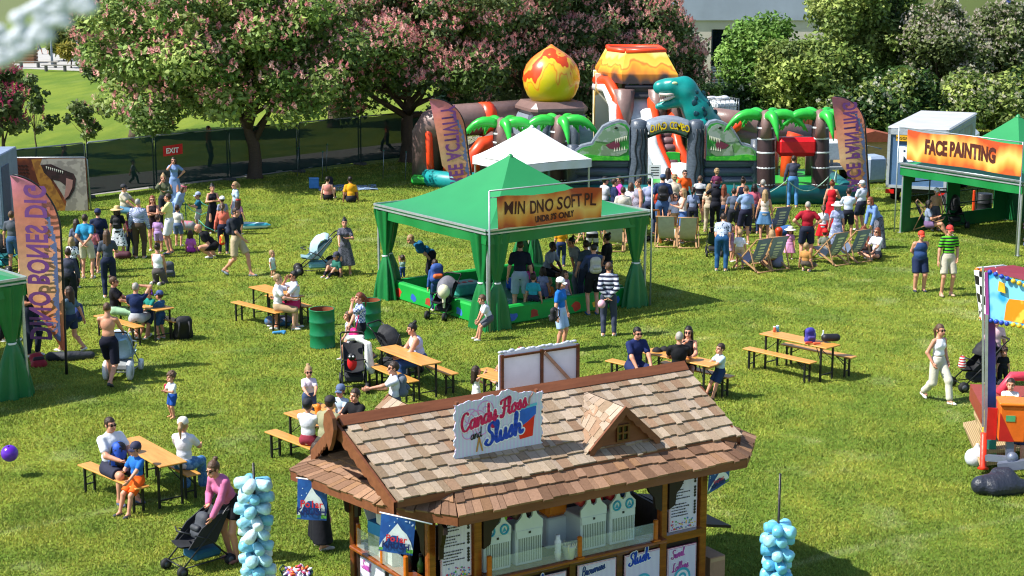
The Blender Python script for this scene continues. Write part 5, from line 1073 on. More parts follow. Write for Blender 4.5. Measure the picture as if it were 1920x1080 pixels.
def shingles(b, p0, p1, q0, q1, rows, wd, pal, g):
    p0, p1, q0, q1 = map(Vector, (p0, p1, q0, q1)); n = (p1 - p0).cross(q0 - p0).normalized(); n = n if n.z > 0 else -n
    for r in range(rows):
        a, e = r / rows, (r + 1.25) / rows; L0, L1, H0, H1 = p0.lerp(q0, a), p1.lerp(q1, a), p0.lerp(q0, min(e, 1)), p1.lerp(q1, min(e, 1)); L = (L1 - L0).length; x = -g.uniform(0, wd * .5) / max(L, .01)
        while x < 1:
            w_ = g.uniform(.6, 1.35) * wd / L; u0, u1 = max(0, x + .004 / L), min(1, x + w_ - .004 / L); x += w_
            if u1 - u0 < .01: continue
            dn = (L0 - H0).normalized() * (g.choice((0, 0, .012, .03)) + .012); A, B, Cc, D = L0.lerp(L1, u0) + dn + n * .044, L0.lerp(L1, u1) + dn + n * .044, H0.lerp(H1, u1) + n * .012, H0.lerp(H1, u0) + n * .012
            c = np.array(g.choice(pal)) * g.uniform(.84, 1.14); t = n * .034; V = [A, B, Cc, D, A - t, B - t, Cc - n * .01, D - n * .01]
            b.add(V, [(0, 1, 2, 3), (4, 7, 6, 5), (0, 4, 5, 1), (1, 5, 6, 2), (3, 7, 4, 0)], 0, tuple(c))
g = random.Random(5)
EZ, U0, U1, V0, V1, CH_ = 2.2, -.75, 5.05, 0., 3.1, .72
oct_ = [(-.02, V0), (U1 - CH_, V0), (U1, V0 + CH_), (U1, V1 - CH_), (U1 - CH_, V1), (-.40, V1 + .05), (-1.02, 2.62), (-.64, .88)]
inn = [(U0 + CH_ + .25, V0 + .62), (U1 - CH_ - .25, V0 + .62), (U1 - .62, V0 + CH_ + .25), (U1 - .62, V1 - CH_ - .25), (U1 - CH_ - .25, V1 - .62), (U0 + CH_ + .25, V1 - .62), (-.42, V1 - CH_ - .25), (-.13, V0 + CH_ + .25)]
b = MB()
for i in range(8):
    j = (i + 1) % 8; shingles(b, (*oct_[i], EZ), (*oct_[j], EZ), (*inn[i], EZ + .33), (*inn[j], EZ + .33), 3, .13, SHW, g)
b.build('pent_roof', SHG, ks, vc=True)
b = MB(); b.add([(u, v, EZ - .005) for u, v in oct_] + [(u, v, EZ + .30) for u, v in inn], [(i, (i + 1) % 8, 8 + (i + 1) % 8, 8 + i) for i in range(8)] + [tuple(range(7, -1, -1))]); b.build('roof_deck', DARKW, ks)
b = MB()
for i in range(8): j = (i + 1) % 8; b.bar((*oct_[i], EZ - .05), (*oct_[j], EZ - .05), .035, .11)
b.build('eave_board', TRIM, ks)
RV, RZ, LZ, LV0, LV1 = 1.5, 3.13, 2.42, .36, 2.64; RU0, RU1, LU0, LU1 = -.86, 4.42, -.66, 4.50
b = MB(); shingles(b, (LU0, LV0, LZ), (LU1, LV0, LZ), (RU0, RV, RZ), (RU1, RV, RZ), 7, .125, SHC, g); shingles(b, (LU1, LV1, LZ), (LU0, LV1, LZ), (RU1, RV, RZ), (RU0, RV, RZ), 7, .125, SHC, g); b.build('gable_roof', SHG, ks, vc=True)
b = MB(); b.add([(LU0 + .02, LV0 + .02, LZ - .03), (LU1 - .02, LV0 + .02, LZ - .03), (RU1 - .02, RV, RZ - .03), (RU0 + .02, RV, RZ - .03), (LU0 + .02, LV1 - .02, LZ - .03), (LU1 - .02, LV1 - .02, LZ - .03)], [(0, 1, 2, 3), (5, 4, 3, 2), (0, 4, 5, 1)]); b.build('roof_boards', DARKW, ks)
b = MB(); b.prism([(-.11, -.05), (0, .05), (.11, -.05), (.09, -.07), (0, .01), (-.09, -.07)], RU1 - RU0, 0, Matrix.Translation(((RU0 + RU1) / 2, RV, RZ + .03)) @ Matrix.Rotation(R(90), 4, 'Z')); b.build('ridge_cap', TRIM, ks)
b = MB(); b.bar((LU0, LV0 - .02, LZ - .04), (LU1, LV0 - .02, LZ - .04), .03, .09); b.build('gutter_board', TRIM, ks)
def barge(a, e, par, depth=.19, n=9):                # scalloped board from the foot a to the ridge e
    a, e = Vector(a), Vector(e); top = [a.lerp(e, i / 40) for i in range(41)]; d = Vector((0, 0, -1)); low = [t_ + d * (depth * (.80 + .20 * abs(math.sin(i / 40 * n * math.pi)))) for i, t_ in enumerate(top)]
    V = []; nrm = Vector((-1, 0, 0)) if abs(a.y - e.y) > abs(a.x - e.x) else Vector((0, -1, 0))
    b = MB(); V = top + low + [t_ + nrm * .035 for t_ in top] + [t_ + nrm * .035 for t_ in low]; F = []
    for i in range(40): F += [(i, i + 1, 42 + i, 41 + i), (82 + i + 1, 82 + i, 123 + i, 124 + i), (i, 82 + i, 83 + i, i + 1), (41 + i, 42 + i, 124 + i, 123 + i)]
    b.add(V, F); b.build('barge_board', TRIM, par)
for us, s in ((0, -1), (1, 1)):
    lu, ru = (LU0, RU0) if us == 0 else (LU1, RU1 + .03); barge((lu - .02, LV0 - .05, LZ - .0), (ru - .02, RV, RZ + .02), ks); barge((lu - .02, LV1 + .05, LZ - .0), (ru - .02, RV, RZ + .02), ks)
    uu = lu + .28 * (1 if us == 0 else -1); b = MB(); b.add([(uu, LV0 + .1, LZ - .05), (uu, LV1 - .1, LZ - .05), (uu, RV, RZ - .1)], [(0, 1, 2), (2, 1, 0)]); b.build('gable_boards', DARKW, ks)
b = MB(); b.prism([(0, .20), (.12, .12), (.15, -.02), (.08, -.2), (0, -.32), (-.08, -.2), (-.15, -.02), (-.12, .12)], .05, 0, Matrix.Translation((RU0 - .11, RV, RZ - .03)) @ Matrix.Rotation(R(90), 4, 'Z')); b.build('finial', TRIM, ks)
def dormer(u, v0, zb, hw, zt, s, par=ks):
    vb = RV - s * .14; o = thing('x', None, None); bpy.data.objects.remove(o); b = MB(); g2 = random.Random(int(u * 100))
    bz = RZ - (RZ - zb) * .12; vm = v0 + s * .12
    shingles(b, (u - hw - .07, v0, zb - .02), (u - hw - .02, v0 + s * .3, zb + .15), (u, v0, zt), (u, vb, zt), 3, .16, SHC, g2) if s > 0 else None
    shingles(b, (u - hw - .07, v0, zb - .02), (u - .1, vb, zt - .03), (u, v0, zt), (u, vb, zt + .002), 4, .17, SHC, g2); shingles(b, (u + hw + .07, v0, zb - .02), (u + .1, vb, zt - .03), (u, v0, zt), (u, vb, zt + .002), 4, .17, SHC, g2)
    d_ = b.build('dormer', SHG, par, vc=True)
    b = MB(); b.prism([(-hw, zb), (hw, zb), (0, zt - .04)], .04, 0, Matrix.Translation((u, v0 + s * .06, 0))); b.prism([(-hw * .98, zb + .01), (hw * .98, zb + .01), (0, zt - .05)], abs(vb - v0) * .5, 0, Matrix.Translation((u, v0 + s * (.09 + abs(vb - v0) * .25), 0))); b.build('dormer_face', TRIM, d_)
    barge((u - hw - .05, v0 - s * .01, zb + .06), (u, v0 - s * .01, zt + .03), d_, .13, 5); barge((u + hw + .05, v0 - s * .01, zb + .06), (u, v0 - s * .01, zt + .03), d_, .13, 5)
    if s > 0:
        b = MB(); c = Vector((u, v0 + .03, zb + .2))
        for x in (-.085, 0, .085): b.box(c + Vector((x, 0, 0)), (.025, .04, .21))
        for z in (-.1, 0, .1): b.box(c + Vector((0, .002, z)), (.19, .04, .025))
        w_ = b.build('window_frame', STAIN, d_); b = MB(); b.box(c + Vector((0, .012, 0)), (.16, .02, .19)); b.build('pane', mat('#1a0e0a', .2, bump=0), w_)
dormer(2.68, .46, 2.50, .50, 3.04, 1); dormer(.35, 2.54, 2.50, .50, 3.04, -1)
# fascia signs on the roof
SGN = mat('#c2cde0', .4, 'stripe', '#c9bfe0', 6., bump=0, vec='X'); sw_, z0_, z1_ = 1.26, 2.63, 3.36
b = MB(); o_ = []; su = .33
for i in range(120):
    t = i / 120 * 4; e = int(t); f = t - e; wv = .014 * math.sin(i * .9) + .008 * math.sin(i * 2.3)
    x, z = ((f * sw_, z0_ - .03 + wv + .06 * f), (sw_ + wv, z0_ + .03 + f * (z1_ - z0_)), (sw_ * (1 - f), z1_ + wv + .09 * math.sin((1 - f) * 3.3) ** 2 * (1 if f < .5 else .5)), (wv, z1_ - f * (z1_ - z0_)))[e]; o_.append((x, z))
b.prism(o_, .014, 0, Matrix.Translation((su, .712, 0))); sg = b.build('roof_sign', SGN, ks)
b = MB()
for x in (.06, sw_ - .05): b.box((su + x, .76, 2.95), (.035, .05, .86))
b.box((su + sw_ / 2, .76, 2.68), (sw_, .05, .04)); b.build('sign_post', TRIM, sg)
STROKES = {  # joined handwriting, each letter as one polyline on a 1-high grid with its advance
 'C': ([(.62, .86), (.5, .98), (.3, .96), (.12, .72), (.06, .4), (.18, .08), (.42, .02), (.66, .2)], .7), 'a': ([(.42, .42), (.24, .5), (.06, .3), (.08, .08), (.24, .02), (.42, .3), (.42, .5), (.42, .1), (.5, .02), (.6, .1)], .56), 'n': ([(.02, .1), (.1, .48), (.1, .02), (.2, .38), (.34, .5), (.42, .38), (.42, .1), (.52, .02), (.6, .1)], .58),
 'd': ([(.42, .4), (.24, .5), (.06, .3), (.08, .08), (.24, .02), (.42, .3), (.46, 1.), (.44, .1), (.52, .02), (.62, .1)], .58), 'y': ([(.02, .5), (.08, .16), (.24, .06), (.42, .5), (.40, -.1), (.26, -.4), (.10, -.3), (.3, -.05), (.6, .12)], .58), 'F': ([(.10, .74), (.2, .94), (.9, 1.), (.5, .95), (.4, .5), (.3, .06), (.14, -.04), (.05, .1), (.3, .12), (.4, .5), (.24, .5), (.72, .52)], .68),
 'l': ([(.02, .1), (.24, .8), (.18, 1.), (.1, .8), (.14, .1), (.26, .02), (.36, .1)], .33), 'o': ([(.3, .5), (.1, .4), (.06, .14), (.22, .02), (.4, .2), (.32, .5), (.4, .42), (.54, .44)], .5), 's': ([(.02, .1), (.28, .52), (.3, .4), (.36, .14), (.22, .02), (.08, .08), (.3, .06), (.46, .12)], .44), 'S': ([(.7, .84), (.54, 1.), (.3, .92), (.28, .68), (.5, .46), (.52, .16), (.3, .0), (.04, .12), (.16, .26)], .66),
 'u': ([(.02, .1), (.1, .48), (.1, .12), (.24, .02), (.42, .3), (.44, .5), (.44, .1), (.54, .02), (.62, .1)], .58), 'h': ([(.02, .1), (.22, .9), (.12, 1.), (.1, .02), (.2, .38), (.34, .5), (.42, .38), (.42, .1), (.54, .02), (.64, .12)], .6), 'w': ([(.02, .1), (.08, .48), (.1, .1), (.22, .02), (.34, .46), (.36, .1), (.5, .04), (.6, .5), (.7, .42)], .66), 'i': ([(.02, .1), (.14, .5), (.12, .1), (.22, .02), (.32, .1)], .3), 'r': ([(.02, .1), (.12, .52), (.28, .46), (.24, .1), (.34, .02), (.42, .1)], .4), 'L': ([(.5, .9), (.36, 1.), (.26, .8), (.22, .1), (.1, .02), (.06, .14), (.3, .08), (.62, .06)], .6), 'e': ([(.02, .1), (.32, .28), (.28, .5), (.1, .4), (.1, .08), (.26, .02), (.42, .12)], .42), 'B': ([(.16, .0), (.22, 1.), (.52, .96), (.5, .62), (.24, .54), (.58, .44), (.5, .04), (.1, .06)], .64)}
def script(par, s, M, h, rad, material, name='lettering', slope=.25, halo=None):
    for lay in ((halo, rad * 1.9, .004), (material, rad, 0.)) if halo else ((material, rad, 0.),):
        b = MB(); x = 0
        for ch in s:
            if ch == ' ': x += .4; continue
            P_, adv = STROKES[ch]; Q = []
            for i in range(len(P_) - 1):
                p0, p1, p2, p3 = P_[max(i - 1, 0)], P_[i], P_[i + 1], P_[min(i + 2, len(P_) - 1)]
                for t in (0, .25, .5, .75):
                    Q.append(tuple(.5 * (2 * p1[k] + (p2[k] - p0[k]) * t + (2 * p0[k] - 5 * p1[k] + 4 * p2[k] - p3[k]) * t * t + (3 * p1[k] - p0[k] - 3 * p2[k] + p3[k]) * t ** 3) for k in (0, 1)))
            Q.append(P_[-1]); rr = [lay[1] * (.75 + .45 * abs((Q[min(i + 1, len(Q) - 1)][1] - Q[max(i - 1, 0)][1]) / (1e-4 + math.hypot(Q[min(i + 1, len(Q) - 1)][0] - Q[max(i - 1, 0)][0], Q[min(i + 1, len(Q) - 1)][1] - Q[max(i - 1, 0)][1])))) for i in range(len(Q))]
            for i in range(len(Q) - 1):       # flat ribbon with round ends
                (ax, az), (ex, ez) = Q[i], Q[i + 1]; ax, ex = (ax + x + az * slope) * h * .78, (ex + x + ez * slope) * h * .78; az, ez = az * h, ez * h; L = math.hypot(ex - ax, ez - az) or 1e-5; nx_, nz_ = -(ez - az) / L, (ex - ax) / L; r0, r1 = rr[i], rr[i + 1]; yy = lay[2] - i * 2e-6
                b.add([(ax + nx_ * r0, yy, az + nz_ * r0), (ax - nx_ * r0, yy, az - nz_ * r0), (ex - nx_ * r1, yy, ez - nz_ * r1), (ex + nx_ * r1, yy, ez + nz_ * r1)], [(0, 1, 2, 3)]); b.add([(ex + r1 * math.cos(k * .785), yy - 1e-6, ez + r1 * math.sin(k * .785)) for k in range(8)], [tuple(range(8))])
            x += adv
        o = b.build(name if lay[2] == 0 else 'lettering_outline', lay[0], par, mtx=M)
    return x * h * .78
tilt = lambda x, z, a: Matrix.Translation((su + x, .702, z)) @ Matrix.Rotation(R(-a), 4, 'Y')
PNK, NAV = mat('#d4145e', .4, bump=0), mat('#1446c0', .4, bump=0); HAL = mat('#eef0f8', .4, bump=0)
b = MB(); g = random.Random(3)
for cx, cz, r in ((.22, 3.17, .12), (.42, 3.24, .13), (.2, 2.98, .14), (.4, 3.02, .16), (.3, 3.12, .15)):
    b.tube([(su + cx + r * (1 - i / 26) * math.cos(i * .42), .7035, cz + r * (1 - i / 26) * math.sin(i * .42)) for i in range(24)], .006, 0, 5)
b.build('printed_candyfloss', mat('#d68cc4', .5, bump=0), sg)
b = MB()
for a in (-6, 8): b.bar((su + .34, .699, 2.9), (su + .34 + .006 * a, .699, 2.72), .016)
b.build('printed_sticks', mat('#b08240', .6, bump=0), sg)
b = MB(); b.add([(su + .86, .702, 3.13), (su + .93, .702, 2.78), (su + 1.12, .702, 2.80), (su + 1.16, .702, 3.17)], [(0, 1, 2, 3)]); cu = b.build('printed_cup', mat('#dc2018', .4, bump=0), sg)
b = MB(); b.add([(su + .85, .7, 3.13), (su + .90, .7, 2.92), (su + 1.05, .7, 3.0), (su + 1.165, .7, 3.08), (su + 1.17, .7, 3.18), (su + 1.0, .7, 3.2)], [(0, 1, 2, 3, 4, 5)]); b.build('printed_slush', mat('#1c5cc0', .4, bump=0), cu)
b = MB(); b.add([(su + .84, .6985, 3.15), (su + 1.18, .6985, 3.19), (su + 1.18, .6985, 3.225), (su + .84, .6985, 3.185)], [(0, 1, 2, 3)]); b.build('printed_rim', mat('#5cb4d0', .4, bump=0), cu)
b = MB(); b.bar((su + 1.06, .698, 3.2), (su + 1.07, .698, 3.3), .016); b.bar((su + 1.07, .698, 3.3), (su + 1.12, .698, 3.36), .016); b.build('printed_straw', mat('#a87c74', .5, bump=0), cu)
script(sg, 'Candy', tilt(.09, 2.99, 13) @ Matrix.Translation((0, -.006, 0)), .225, .0155, PNK, halo=HAL); script(sg, 'Floss', tilt(.64, 3.11, 12) @ Matrix.Translation((0, -.006, 0)), .215, .0155, PNK, halo=HAL); script(sg, 'Slush', tilt(.42, 2.77, 10) @ Matrix.Translation((0, -.008, 0)), .27, .019, NAV, halo=HAL); script(sg, 'and', tilt(.22, 2.88, 10) @ Matrix.Translation((0, -.004, 0)), .12, .006, mat('#1c1c20', .5, bump=0))
b = MB(); b.prism([(1.86, 2.86), (3.14, 2.86), (3.14, 3.46), (2.9, 3.50), (2.6, 3.47), (2.2, 3.50), (1.86, 3.46)], .02, 0, Matrix.Translation((0, 2.24, 0))); bs = b.build('back_sign', mat('#d4d8e2', .6, scale=2.), ks); b = MB()
for x in (1.9, 2.53, 3.12): b.box((x, 2.215, 3.1), (.04, .03, .72))
b.box((2.5, 2.213, 3.43), (1.24, .03, .03)); b.build('sign_frame', STAIN, bs); b = MB(); b.bar((2.56, 2.2, 3.42), (3.0, 2.2, 2.95), .03, .04); b.build('brace', mat('#b08a70', .7, 'wood'), bs)
b = MB(); g = random.Random(9)
for i in range(22): b.ball((1.9 + i * .056, 2.25, 3.49 + g.uniform(-.01, .015)), (.05, .02, .02), 0, 6, 4)
b.build('wavy_edge', mat('#c9cfdc', .6), bs)
# body
PO = [(-.07, .62), (.57, .6), (3.42, .6), (4.1, .62), (-.2, 2.5), (4.22, 2.5), (.57, 2.62), (3.42, 2.62)]
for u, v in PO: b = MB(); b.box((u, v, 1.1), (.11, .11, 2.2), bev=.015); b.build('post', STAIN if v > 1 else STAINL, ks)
b = MB()
for a, e in (((-.07, .62), (4.1, .62)), ((-.07, .62), (-.2, 2.5)), ((4.1, .62), (4.22, 2.5)), ((-.2, 2.5), (4.22, 2.5))): b.bar((*a, 2.12), (*e, 2.12), .09, .16)
b.build('top_beam', DARKW, ks)
def brace(u, v, d, z=2.05):
    d = Vector((*d, 0)).normalized(); pts_ = [(0, 0), (.1, 0), (.34, -.02), (.36, -.1), (.26, -.14), (.2, -.26), (.12, -.34), (.1, -.5), (0, -.55)]; M = Matrix((d, Vector((-d.y, d.x, 0)), Vector((0, 0, 1)))).transposed().to_4x4(); M.translation = Vector((u, v, z)); b = MB(); b.prism(pts_, .05, 0, M); b.build('carved_brace', DARKW, ks)
for u, v, d in ((.63, .55, (1, 0)), (3.36, .55, (-1, 0)), (-.1, .68, (0, 1)), (-.22, 2.4, (0, -1)), (.0, .5, (-.3, -1)), (3.48, .55, (1, 0)), (-.2, 2.55, (-1, .2))): brace(u, v, d)
b = MB(); b.box((1.98, .56, 1.12), (2.8, .30, .05), bev=.012); b.build('front_counter', STAINL, ks); b = MB(); b.bar((-.1, .74, 1.1), (-.19, 2.44, 1.1), .26, .05, bev=.012); b.build('side_counter', STAINL, ks)
b = MB(); b.box((3.76, .60, 1.07), (.62, .10, .11)); b.box((.25, .60, 1.07), (.56, .10, .11)); b.box((3.76, .6, .06), (.6, .1, .1)); build_each(b, 'cross_rail', STAINL, ks)
b = MB(); b.box((1.99, .64, .55), (2.76, .04, 1.08)); b.box((3.76, .64, .5), (.6, .04, 1.0)); b.box((.25, .64, .5), (.56, .04, 1.0)); b.bar((-.07, .68, .54), (-.19, 2.44, .54), .04, 1.06); b.box((2.0, 2.55, .55), (4.2, .04, 1.1)); b.bar((4.12, .68, .54), (4.22, 2.44, .54), .04, 1.06); b.build('lower_boards', DARKW, ks)
b = MB()
for u in (1.1, 1.98, 2.72): b.box((u, .6, .54), (.09, .06, 1.06))
b.box((1.98, .6, 1.03), (2.76, .05, .08)); b.build('panel_frame', STAIN, ks)
b = MB(); b.box((2., 1.5, .02), (4.2, 1.9, .04)); b.build('floor', DARKW, ks)
GLS = mat('#d4e4dc', .05, 'plain', alpha=.16, bump=0, spec=.7)
for u0, u1 in ((.64, 1.98), (2.02, 3.2)): b = MB(); b.box(((u0 + u1) / 2, .44, 1.28), (u1 - u0, .008, .24)); b.build('sneeze_guard', GLS, ks)
for u in (.66, 2.0, 3.2): b = MB(); b.box((u, .44, 1.29), (.06, .05, .30), bev=.01); b.box((u, .44, 1.155), (.1, .09, .02)); b.build('guard_post', mat('#c46a18', .3, 'wood', '#9a4c10', 5.), ks)
for k, v in enumerate((.95, 1.6, 2.3)): b = MB(); b.box((-.24 + .0 * v, v, 1.29), (.05, .06, .32), bev=.01); b.build('guard_post', mat('#c46a18', .3, 'wood', '#9a4c10', 5.), ks)
b = MB(); b.bar((-.24, .98, 1.28), (-.27, 2.27, 1.28), .008, .26); b.build('sneeze_guard', GLS, ks)
# menu boards and posters
PAP = mat('#d6d2e4', .45, 'stripe', '#c6bcda', 16., bump=0, vec='X'); BOR = mat('#b4587c', .5, 'stripe', '#e8dce4', 22., bump=0)
def menu(u0, u1, z0, z1, v=.585):
    b = MB(); b.box(((u0 + u1) / 2, v, (z0 + z1) / 2), (u1 - u0, .02, z1 - z0)); m_ = b.build('menu_board', BOR, ks); b = MB(); b.box(((u0 + u1) / 2, v - .012, (z0 + z1) / 2), (u1 - u0 - .03, .01, z1 - z0 - .03)); b.build('menu_paper', PAP, m_)
    bt, bd = MB(), MB(); n = 15; g = random.Random(int(u0 * 50))
    for i in range(n):
        z = z1 - .05 - i * (z1 - z0 - .22) / n
        if i in (4, 9): continue
        L = g.uniform(.35, .66) * (u1 - u0); x = u0 + .03
        while x < u0 + .03 + L: w_ = g.uniform(.012, .035); bt.box((x + w_ / 2, v - .02, z), (w_, .004, g.uniform(.010, .02))); x += w_ + .008
        bd.add([(u1 - .045 + .021 * math.cos(k * .785), v - .0205, z + .021 * math.sin(k * .785)) for k in range(8)], [tuple(range(8))])
    bt.build('printed_lines', mat('#3a3644', .5, bump=0), m_); bd.build('price_spots', mat('#18161a', .5, bump=0), m_)
    b = MB()
    for i in range(60): r = g.uniform(.007, .015); x, z = g.uniform(u0 + .03, u1 - .03), z0 + .025 + .13 * g.random() ** 2; b.add([(x + r * math.cos(k * 1.05), v - .0215 - i * 1e-5, z + r * math.sin(k * 1.05)) for k in range(6)], [tuple(range(6))], i % 5)
    b.build('printed_sweets', [mat(c, .5, bump=0) for c in ('#c8304c', '#d8b02c', '#3c78b8', '#4c9a44', '#8a4ca0')], m_)
menu(.05, .48, 1.18, 1.98); menu(3.52, 3.98, 1.16, 1.98)
def poster(name, u0, u1, z0, z1, words_, colr, v=.575):
    b = MB(); b.box(((u0 + u1) / 2, v, (z0 + z1) / 2), (u1 - u0, .02, z1 - z0)); m_ = b.build('sweet_poster', BOR, ks); b = MB(); b.box(((u0 + u1) / 2, v - .012, (z0 + z1) / 2), (u1 - u0 - .04, .01, z1 - z0 - .04)); b.build('poster_paper', PAP, m_)
    for i, (s, h) in enumerate(words_): script(m_, s, Matrix.Translation((u0 + .05 + .02 * i, v - .022, z1 - .16 - .19 * i)) @ Matrix.Rotation(R(-7), 4, 'Y'), h, h * .07, colr, halo=HAL)
    b = MB(); c = Vector(((u0 + u1) / 2, v - .024, z0 + (z1 - z0) * .35))
    for k, (r, cc_) in enumerate(((.14, 0), (.105, 1), (.07, 0), (.035, 1))): b.add([c + Vector((r * math.cos(j * .3927), -k * .001, r * math.sin(j * .3927))) for j in range(16)], [tuple(range(16))], cc_)
    b.build('printed_lolly', [mat('#3fa8c0', .5, bump=0), mat('#e8e4ec', .5, bump=0)], m_)
poster('slush', 2.80, 3.38, .3, .97, [('Slush', .17)], NAV); poster('swirl', 3.50, 3.98, .25, .93, [('Swirl', .12), ('Lollies', .12)], mat('#b44ca8', .4, bump=0)); poster('brownies', 2.06, 2.66, .3, .98, [('Brownies', .12)], mat('#1c3a80', .4, bump=0)); poster('slush', 1.2, 1.88, .3, .95, [('Slush', .15)], NAV); poster('floss', .06, .48, .25, .93, [('Candy', .10), ('Floss', .10)], PNK)
b = MB(); b.bar((-.125, .95, .65), (-.17, 1.55, .65), .015, .7); b.bar((-.17, 1.68, .65), (-.215, 2.3, .65), .015, .7); lp = b.build('side_poster', PAP, ks)
MS = Matrix.Translation((-.23, 2.25, .86)) @ Matrix.Rotation(R(-86), 4, 'Z'); script(lp, 'Swirl', MS, .12, .008, mat('#b44ca8', .4, bump=0))
b = MB(); b.prism([(-.02, 0), (.5, -.12), (.5, -.16), (-.02, -.04)], 1.5, 0, Matrix.Translation((4.3, 1.6, 1.05)) @ Matrix.Rotation(R(0), 4, 'Z')); b.build('side_flap', DARKW, ks)
# slush machines on the counter
MW = mat('#c3cdd0', .4, 'plain', scale=3., bump=.03, var=.05); GRL = mat('#5c6a60', .5, 'stripe', '#c0c8c4', 12., bump=0, vec='X')
def slush(u, lb, tanks, badge):
    o = thing('slush_machine', lb, 'slush machine', kw(u, .66, 1.15), KY, 'slush machines on the kiosk counter'); b = MB(); b.box((0, .16, .23), (.40, .44, .46), bev=.012); b.build('cabinet', MW, o)
    b = MB(); b.box((0, -.066, .20), (.33, .012, .32)); b.build('grille', GRL, o)
    b = MB(); hw = .2; R_ = []
    prof = [(-.2, .46), (-.2, .56), (-.12, .64), (-.085, .72), (-.1, .79), (-.1, .84), (-.035, .84), (-.035, .79), (-.062, .72), (-.04, .63), (0, .60), (.04, .63), (.062, .72), (.035, .79), (.035, .84), (.1, .84), (.1, .79), (.085, .72), (.12, .64), (.2, .56), (.2, .46)]
    b.prism(prof, .03, 0, Matrix.Translation((0, -.05, 0))); b.box((0, -.055, .41), (.38, .03, .1)); b.build('back_plate', MW, o)
    for x, c in zip((-.105, .105), tanks):
        b = MB(); b.tube([(x, .0, .66), (x, .05, .66), (x, .38, .66), (x, .42, .66)], [.07, .092, .092, .05], 0, 14, flat=1.15); b.build('tank', mat(c, .12, 'plain', bump=0, spec=.6), o)
    if badge:
        for x in (-.1, .1): b = MB(); b.tube([(x + .055 * math.cos(i * .393), -.068, .53 + .06 * math.sin(i * .393)) for i in range(17)], .014, 0, 6); b.add([(x - .03, -.07, .5), (x + .03, -.07, .5), (x, -.07, .56)], [(0, 1, 2)]); b.build('badge', mat('#2f96b8', .4, bump=0), o)
    b = MB(); b.box((0, -.072, .425), (.03, .01, .03)); b.build('logo_spot', mat('#20242a', .4, bump=0), o)
slush(.87, 'leftmost white slush machine with blue badges, green tank beside it', ('#8a9a98', '#7fae2c'), True); slush(1.34, 'white slush machine second from the left, with brown and dark tanks', ('#5a4038', '#4a3a3c'), False); slush(2.32, 'white slush machine right of the worker, with red tanks', ('#a83a3c', '#a01c24'), False); slush(2.78, 'rightmost white slush machine with blue badges and a blue tank', ('#9c2430', '#23406e'), True)
o = thing('juice_dispenser', 'orange drink dispenser beside the worker inside the kiosk', 'drink dispenser', kw(2.0, 1.15, 1.12), KY); b = MB(); b.box((0, 0, .21), (.34, .4, .42), bev=.02); b.build('cabinet', MW, o); b = MB(); b.box((0, 0, .62), (.34, .38, .4), bev=.05); b.build('tank', mat('#c8701a', .15, bump=0), o); b = MB(); b.box((0, 0, .84), (.36, .4, .04)); b.build('lid', mat('#3a2a20', .4, bump=0), o)
o = thing('cup_stack', 'stack of white paper cups on the kiosk counter', 'cups', kw(1.72, .52, 1.145)); b = MB(); b.lathe([(.03, 0), (.045, .1), (.047, .11), (.038, .12), (.045, .26), (.03, .28), (.028, .34)], 0, 14); b.build('cups', WHT, o); 
o = thing('straw_tub', 'clear tub full of pale straws beside the cups on the counter', 'tub', kw(1.88, .5, 1.145)); b = MB(); b.lathe([(.065, 0), (.085, .17), (.088, .175)], 0, 16); b.build('tub', mat('#c4ccca', .2, bump=0), o); b = MB(); g = random.Random(2)
for i in range(26): a = g.uniform(0, 6.28); r = g.uniform(0, .07); b.tube([(r * math.cos(a), r * math.sin(a), .1), (r * 1.5 * math.cos(a), r * 1.5 * math.sin(a), .22)], .007, 0, 5)
b.build('straws', mat('#d8d2b8', .6), o)
o = thing('cardboard_box', 'blue and white open cardboard box on the kiosk side counter', 'box', kw(-.02, 1.95, 1.13), KY + R(10)); b = MB(); b.box((0, 0, .13), (.30, .36, .26)); b.build('box_lower', mat('#8fa07c', .6, 'camo', '#c0c8b8', 5., bump=0), o); b = MB(); b.box((0, 0, .34), (.302, .362, .16)); b.build('box_upper', mat('#2f86c0', .5, scale=2.), o); b = MB(); b.bar((-.16, -.18, .42), (-.2, -.22, .6), .3, .008, up=(1, 0, 0)); b.bar((0, .18, .42), (0, .26, .55), .3, .008, up=(0, 1, 0)); b.build('flaps', mat('#c9ccd0', .7), o)
for k, (x, y, hh) in enumerate(((.02, 1.45, .26), (-.06, 1.2, .3), (.04, 1.1, .2))): o = thing('syrup_bottle', ('amber syrup bottle next to the cardboard box on the side counter', 'tall black capped bottle at the front of the side counter', 'short green syrup bottle on the side counter')[k], 'bottle', kw(x, y, 1.13)); b = MB(); b.lathe([(.04, 0), (.042, hh * .6), (.018, hh * .8), (.018, hh)], 0, 12); b.build('bottle', mat(('#9a6a20', '#20242a', '#3a6a30')[k], .15, bump=0), o); b = MB(); b.lathe([(.02, hh), (.02, hh + .04)], 0, 10); b.build('cap', mat('#18181a', .4), o)
o = thing('counter_rack', 'white wire rack standing on the kiosk side counter', 'rack', kw(-.08, 1.62, 1.13), KY + R(90)); b = MB()
for i in range(10): b.tube([(-.2 + i * .045, 0, 0), (-.2 + i * .045, 0, .24)], .006, 0, 5)
for z in (.01, .12, .24): b.tube([(-.21, 0, z), (.215, 0, z)], .007, 0, 5)
b.build('wires', WHT, o); b = MB(); b.box((0, .06, .1), (.38, .1, .18)); b.build('tray', mat('#b8c0bc', .4), o)
